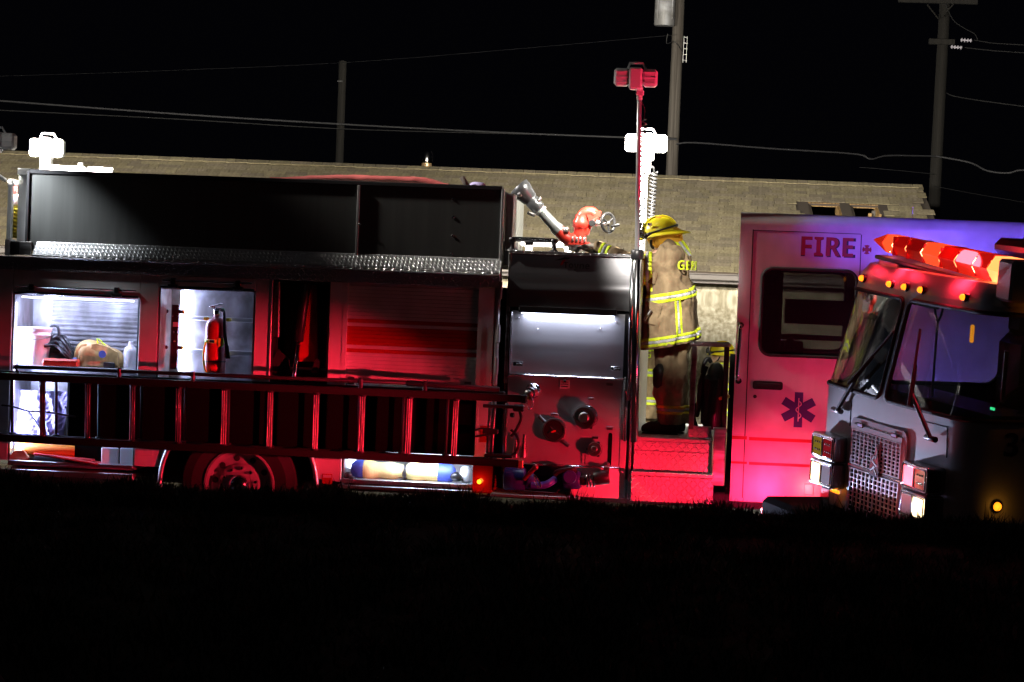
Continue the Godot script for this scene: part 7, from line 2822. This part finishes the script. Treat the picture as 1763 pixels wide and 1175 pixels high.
	spot("side_warning_light", T.transform * (hs + Vector3(-0.05, 0, 0)), Vector3(2.283, 0.664, 0), 5.5, Color(1.0, 0.018, 0.09), 35.0, 1.0, 0.06)
	spot("side_warning_light", T.transform * (hs + Vector3(-0.05, 0, 0)), Vector3(0.567, 0.646, 0), 10.0, Color(1.0, 0.01, 0.035), 26.0, 1.0, 0.06)
	spot("side_warning_light", T.transform * (hs + Vector3(-0.05, 0, 0)), Vector3(1.41, 0.799, 0), 6.5, Color(1.0, 0.01, 0.04), 19.0, 1.0, 0.06)
	# a second one, unseen, added higher on that side to redden the crew cab's door
	var hd := Vector3(-1.262, 1.05, -0.55)
	tpart("side_warning_lamp", hd, Vector3(0.03, 0.08, 0.16), M.red_lit, null, 0.008)
	spot("side_warning_light", T.transform * (hd + Vector3(-0.05, 0, 0)), Vector3(2.52, 2.114, 0), 0.9, Color(1.0, 0.018, 0.1), 56.0, 1.0, 0.06)
	# an unseen blue lamp added under the hidden side window to tint the wall opposite
	var hb := Vector3(-1.262, 1.3, -1.25)
	tpart("added_side_blue_lamp", hb, Vector3(0.03, 0.08, 0.16), M.blue_lit, null, 0.008)
	spot("added_side_blue_light", T.transform * (hb + Vector3(-0.05, 0, 0)), Vector3(3.841, 2.166, 0), 0.26, Color(0.18, 0.13, 1.0), 75.0, 1.0, 0.06)
	# bumper lamps, trim
	tpart("tow_plate", Vector3(-0.75, 0.62, 0.04), Vector3(0.16, 0.16, 0.05), M.chrome)
	tpart("amber_reflector_lamp", Vector3(-0.63, 0.69, 0.03), Vector3(0.12, 0.025, 0.02), M.amber, null, 0.004)
	# side marker at the driver's corner
	var sm := skin(tc + 0.06, 0.885, 0.0)
	s = st()
	turned(s, [Vector2(0.045, 0), Vector2(0.045, 0.015), Vector2(0.034, 0.02)], Transform3D(aim(Vector3.RIGHT), sm), 18)
	obj("marker_base", s, M.satin, T)
	s = st()
	turned(s, [Vector2(0.032, 0.01), Vector2(0.028, 0.03), Vector2(0, 0.036)], Transform3D(aim(Vector3.RIGHT), sm), 18)
	obj("amber_marker_lamp", s, M.amber, T)
	omni("amber_marker_light", T.transform * (sm + Vector3(0.07, 0.0, 0)), 0.003, Color(1, 0.4, 0.04), 0.03)
	# mirror arm with its amber lamp, just past the frame
	var mt := tc + 0.95
	s = st()
	tube(s, smooth_path([skin(mt, 2.3, 0.0), skin(mt - 0.05, 2.32, 0.2), skin(mt - 0.1, 2.1, 0.32), skin(mt - 0.1, 1.6, 0.32), skin(mt, 1.45, 0.02)], 6), 0.016, 8)
	obj("mirror_arm", s, M.satin, T)
	s = st()
	box(s, skin(mt - 0.1, 1.9, 0.38), Vector3(0.2, 0.42, 0.08), 0.03)
	obj("mirror_head", s, M.satin, T)
	tpart("amber_mirror_lamp", skin(mt - 0.13, 2.16, 0.36), Vector3(0.09, 0.06, 0.06), M.amber, null, 0.015)
	spot("amber_mirror_light", T.transform * skin(mt - 0.2, 2.16, 0.36), T.transform * skin(tc + 0.35, 2.05, 0.0), 0.16, Color(1, 0.25, 0.015), 42.0, 1.0, 0.03)
	# five clearance lamps along the brow
	for x in [-0.93, -0.34, -0.06, 0.22, 0.86]:
		var p := skin(x, 2.36, 0.0)
		s = st()
		turned(s, [Vector2(0.034, -0.03), Vector2(0.034, 0.02), Vector2(0.027, 0.026)], Transform3D(aim(Vector3(0, 0.05, 1)), p), 16)
		var b := obj("clearance_lamp_base", s, M.satin, T)
		s = st()
		turned(s, [Vector2(0.025, 0.02), Vector2(0.023, 0.04), Vector2(0.013, 0.052), Vector2(0, 0.054)], Transform3D(aim(Vector3(0, 0.05, 1)), p), 16)
		obj("clearance_lamp", s, M.amber, b)
	# wipers
	for w in [[skin(-0.72, 1.32, 0.05), skin(-0.42, 1.62, 0.06), skin(0.0, 2.02, 0.05)], [skin(0.86, 1.32, 0.06), skin(0.55, 1.6, 0.07), skin(0.4, 2.08, 0.05)]]:
		s = st()
		tube(s, [w[0], w[1]], 0.018, 7)
		tube(s, [w[1], w[1].lerp(w[2], 0.45)], 0.012, 7)
		var wp := obj("wiper_arm", s, M.satin, T)
		s = st()
		tube(s, [w[1].lerp(w[2], -0.15) + Vector3(0, 0, 0.02), w[2]], 0.011, 6)
		obj("wiper_blade", s, M.rubber, wp)
		s = st()
		drum(s, w[0] - Vector3(0.09, 0, 0.01), w[0] + Vector3(0.07, 0.0, -0.005), 0.022)
		obj("wiper_pivot", s, M.satin, wp)
	# panel seams
	s = st()
	tube(s, [skin(-0.55, 1.42, 0.001), skin(-0.55, 1.22, 0.001)], 0.005, 4)
	tube(s, [skin(0.98, 1.42, 0.001), skin(1.0, 1.2, 0.001)], 0.005, 4)
	tube(s, [skin(0.65, 1.42, 0.001), skin(0.98, 1.42, 0.001)], 0.005, 4)
	var dl := []
	for k in 20:
		dl.append(skin(tc + 0.36 + 0.16 * smoothstep(0.0, 1.0, k / 19.0), lerpf(0.6, 2.3, k / 19.0), 0.001))
	tube(s, dl, 0.006, 4)
	obj("door_seam", s, M.black, T)
	words("unit_number", "31", skin(tc + 0.21, 1.33, 0.003), 0.17, M.black, T, Basis(Vector3.UP, PI / 2), 800)
	# inside: dash, wheel, seats, console glimmers
	tpart("dashboard", Vector3(0, 1.36, -0.62), Vector3(2.1, 0.3, 0.6), M.black, null, 0.08)
	s = st()
	var sw := []
	var ax := aim(Vector3(0, 0.75, 0.6))
	for k in 28:
		var t := TAU * k / 28.0
		sw.append(Vector3(0.62, 1.6, -0.85) + ax.x * cos(t) * 0.22 + ax.z * sin(t) * 0.22)
	tube(s, sw, 0.016, 8, true)
	obj("steering_wheel", s, M.satin, T)
	for e in [-0.62, 0.62]:
		s = st()
		box(s, Vector3(e, 1.5, -1.5), Vector3(0.5, 0.95, 0.18), 0.07)
		var st_ := obj("seat_back", s, M.black, T)
		tpart("headrest", Vector3(e, 2.08, -1.5), Vector3(0.28, 0.22, 0.14), M.black, st_, 0.05)
	tpart("grab_post", Vector3(0.5, 1.75, -0.75), Vector3(0.03, 0.4, 0.03), M.chrome, null, 0.006)
	s = st()
	tube(s, [Vector3(-0.15, 1.5, -0.5), Vector3(-0.15, 2.1, -0.5)], 0.009, 6)
	tube(s, smooth_path([Vector3(-0.22, 2.26, -0.5), Vector3(-0.2, 2.16, -0.5), Vector3(-0.15, 2.1, -0.5), Vector3(-0.1, 2.16, -0.5), Vector3(-0.07, 2.26, -0.5)], 4), 0.009, 6)
	obj("microphone_cord", s, M.black, T)
	tpart("radio_screen", Vector3(0.95, 1.56, -0.42), Vector3(0.06, 0.02, 0.01), M.green_lit, null, 0.002)
	tpart("sun_visor", Vector3(-0.5, 2.24, -0.5), Vector3(0.7, 0.1, 0.03), M.black, null, 0.01)
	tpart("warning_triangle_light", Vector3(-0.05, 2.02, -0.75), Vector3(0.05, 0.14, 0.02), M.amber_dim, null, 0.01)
	# lightbar across the roof
	var lb := Node3D.new()
	lb.name = "lightbar"
	T.add_child(lb, true)
	var yb := 2.455
	var zb := -0.52
	lb.transform = Transform3D(Basis(Vector3.BACK, deg_to_rad(-2.2)), Vector3(0, 0.03, 0)) * Transform3D(Basis(), Vector3.ZERO)
	lb.position += Vector3(-yb * sin(deg_to_rad(2.2)), yb * (1.0 - cos(deg_to_rad(2.2))), 0)
	tpart("bar_base", Vector3(0, yb, zb), Vector3(2.2, 0.03, 0.26), M.satin, lb, 0.008)
	# one six-sided red lens drawn to a point at the officer's end, lamps, reflectors and dividers inside it
	var ends := [-1.3, -1.06, -0.88, -0.64, -0.36, -0.07, 0.21, 0.5, 0.74, 1.12]
	for i in 9:
		var ra := 0.02 if i == 0 else lerpf(0.088, 0.128, (ends[i] + 1.02) / 2.14)
		var rb := lerpf(0.088, 0.128, (ends[i + 1] + 1.02) / 2.14)
		var pa := hexa(ends[i] + (0.0 if i == 0 else 0.006), ra, yb + 0.115, zb)
		var pb := hexa(ends[i + 1] - 0.006, rb, yb + 0.115, zb)
		s = st()
		for k in 6:
			var j := (k + 1) % 6
			quad(s, pa[k], pb[k], pb[j], pa[j])
		for k in range(1, 5):
			facing(s, [pa[0], pa[k], pa[k + 1]], Vector3.LEFT)
			facing(s, [pb[0], pb[k], pb[k + 1]], Vector3.RIGHT)
		obj("lens_light", s, M.bar_lenses[i], lb)
	for q in [[-0.98, 0.05, 1.0], [-0.78, 0.035, 0.5], [-0.52, 0.05, 1.2], [-0.2, 0.03, 0.25], [0.06, 0.045, 0.7], [0.36, 0.05, 0.9], [0.62, 0.03, 0.3], [0.86, 0.06, 2.0], [1.02, 0.06, 2.4]]:
		s = st()
		drum(s, Vector3(q[0], yb + 0.05, zb + 0.02), Vector3(q[0], yb + 0.17, zb + 0.02), q[1] * 0.7, q[1] * 0.55, 14)
		obj("rotator_lamp", s, M.bar_bulb if q[2] > 0.8 else M.bar_bulb_dim, lb)
		s = st()
		box(s, Vector3(q[0] + 0.035, yb + 0.11, zb - 0.045), Vector3(0.17, 0.14, 0.008), 0.002, Basis(Vector3.UP, 0.5))
		obj("reflector", s, M.housing, lb)
	for x in [-0.88, -0.64, -0.36, -0.07, 0.21, 0.5, 0.74]:
		s = st()
		box(s, Vector3(x, yb + 0.11, zb), Vector3(0.012, 0.15, 0.17), 0.003)
		obj("lens_divider", s, M.lens_red, lb)
	for x in [-0.75, 0.55]:
		s = st()
		prism(s, [Vector2(-0.2, -0.13), Vector2(0.2, -0.13), Vector2(0.15, 0.0), Vector2(-0.15, 0.0)], -0.008, 0.008, Transform3D(Basis(Vector3.RIGHT, -0.12), Vector3(x, yb - 0.01, zb + 0.17)))
		drum(s, Vector3(x, yb - 0.06, zb + 0.175), Vector3(x, yb - 0.06, zb + 0.195), 0.022)
		obj("bar_bracket", s, M.white2, lb)
		tpart("bracket_foot", Vector3(x, yb - 0.142, zb + 0.2), Vector3(0.46, 0.012, 0.1), M.white2, lb, 0.003)
	tpart("siren_speaker", Vector3(1.2, yb + 0.08, zb + 0.06), Vector3(0.22, 0.3, 0.34), M.white2, lb, 0.02)
	tpart("roof_box", Vector3(0.95, yb + 0.26, zb - 0.55), Vector3(1.5, 0.14, 0.7), M.satin, null, 0.05)
	omni("lightbar_light", T.transform * Vector3(0.1, yb + 0.3, zb + 0.2), 0.22, Color(1, 0.02, 0.03), 0.1)
	spot("rotator_light", T.transform * Vector3(-0.98, yb + 0.3, zb + 0.05), Vector3(1.01, 3.838, 0.1), 9.0, Color(1, 0.03, 0.09), 20.0, 1.0, 0.06)
	spot("lightbar_front_light", T.transform * Vector3(-0.3, yb + 0.12, zb + 0.24), T.transform * Vector3(-0.3, 2.4, -0.16), 3.2, Color(1, 0.02, 0.05), 46.0, 1.0, 0.1)
	spot("lightbar_front_light", T.transform * Vector3(0.72, yb + 0.12, zb + 0.24), T.transform * Vector3(0.7, 2.4, -0.16), 3.2, Color(1, 0.02, 0.05), 46.0, 1.0, 0.1)
	for x in [-0.8, -0.1, 0.62]:
		omni("lightbar_spill_light", T.transform * Vector3(x, yb + 0.03, zb + 0.33), 0.045, Color(1, 0.02, 0.05), 0.06)
	# blue lamp added at the bar's rear to tint the other engine's wall
	tpart("added_blue_lamp", Vector3(-0.1, yb + 0.1, zb - 0.14), Vector3(0.5, 0.1, 0.02), M.blue_lit, lb, 0.006)
	spot("added_blue_light", T.transform * Vector3(-0.1, yb + 0.12, zb - 0.2), Vector3(3.916, 2.711, 0), 5.0, Color(0.16, 0.1, 1.0), 60.0, 1.0, 0.1)
	# wheels under the cab
	for e in [-1, 1]:
		s = st()
		turned(s, [Vector2(0.29, -0.15), Vector2(0.5, -0.15), Vector2(0.52, -0.1), Vector2(0.52, 0.1), Vector2(0.5, 0.15), Vector2(0.3, 0.15), Vector2(0.28, 0.08), Vector2(0.0, 0.06)], Transform3D(aim(Vector3(e, 0, 0)), Vector3(e * 1.05, 0.45, -1.3)), 36)
		obj("tyre", s, M.rubber, T)


func hexa(x: float, r: float, y: float, z: float) -> Array:
	var out := []
	for k in 6:
		var t := -TAU * k / 6.0
		out.append(Vector3(x, y + sin(t) * r * 0.95, z + cos(t) * maxf(r, 0.05) * 1.05))
	return out
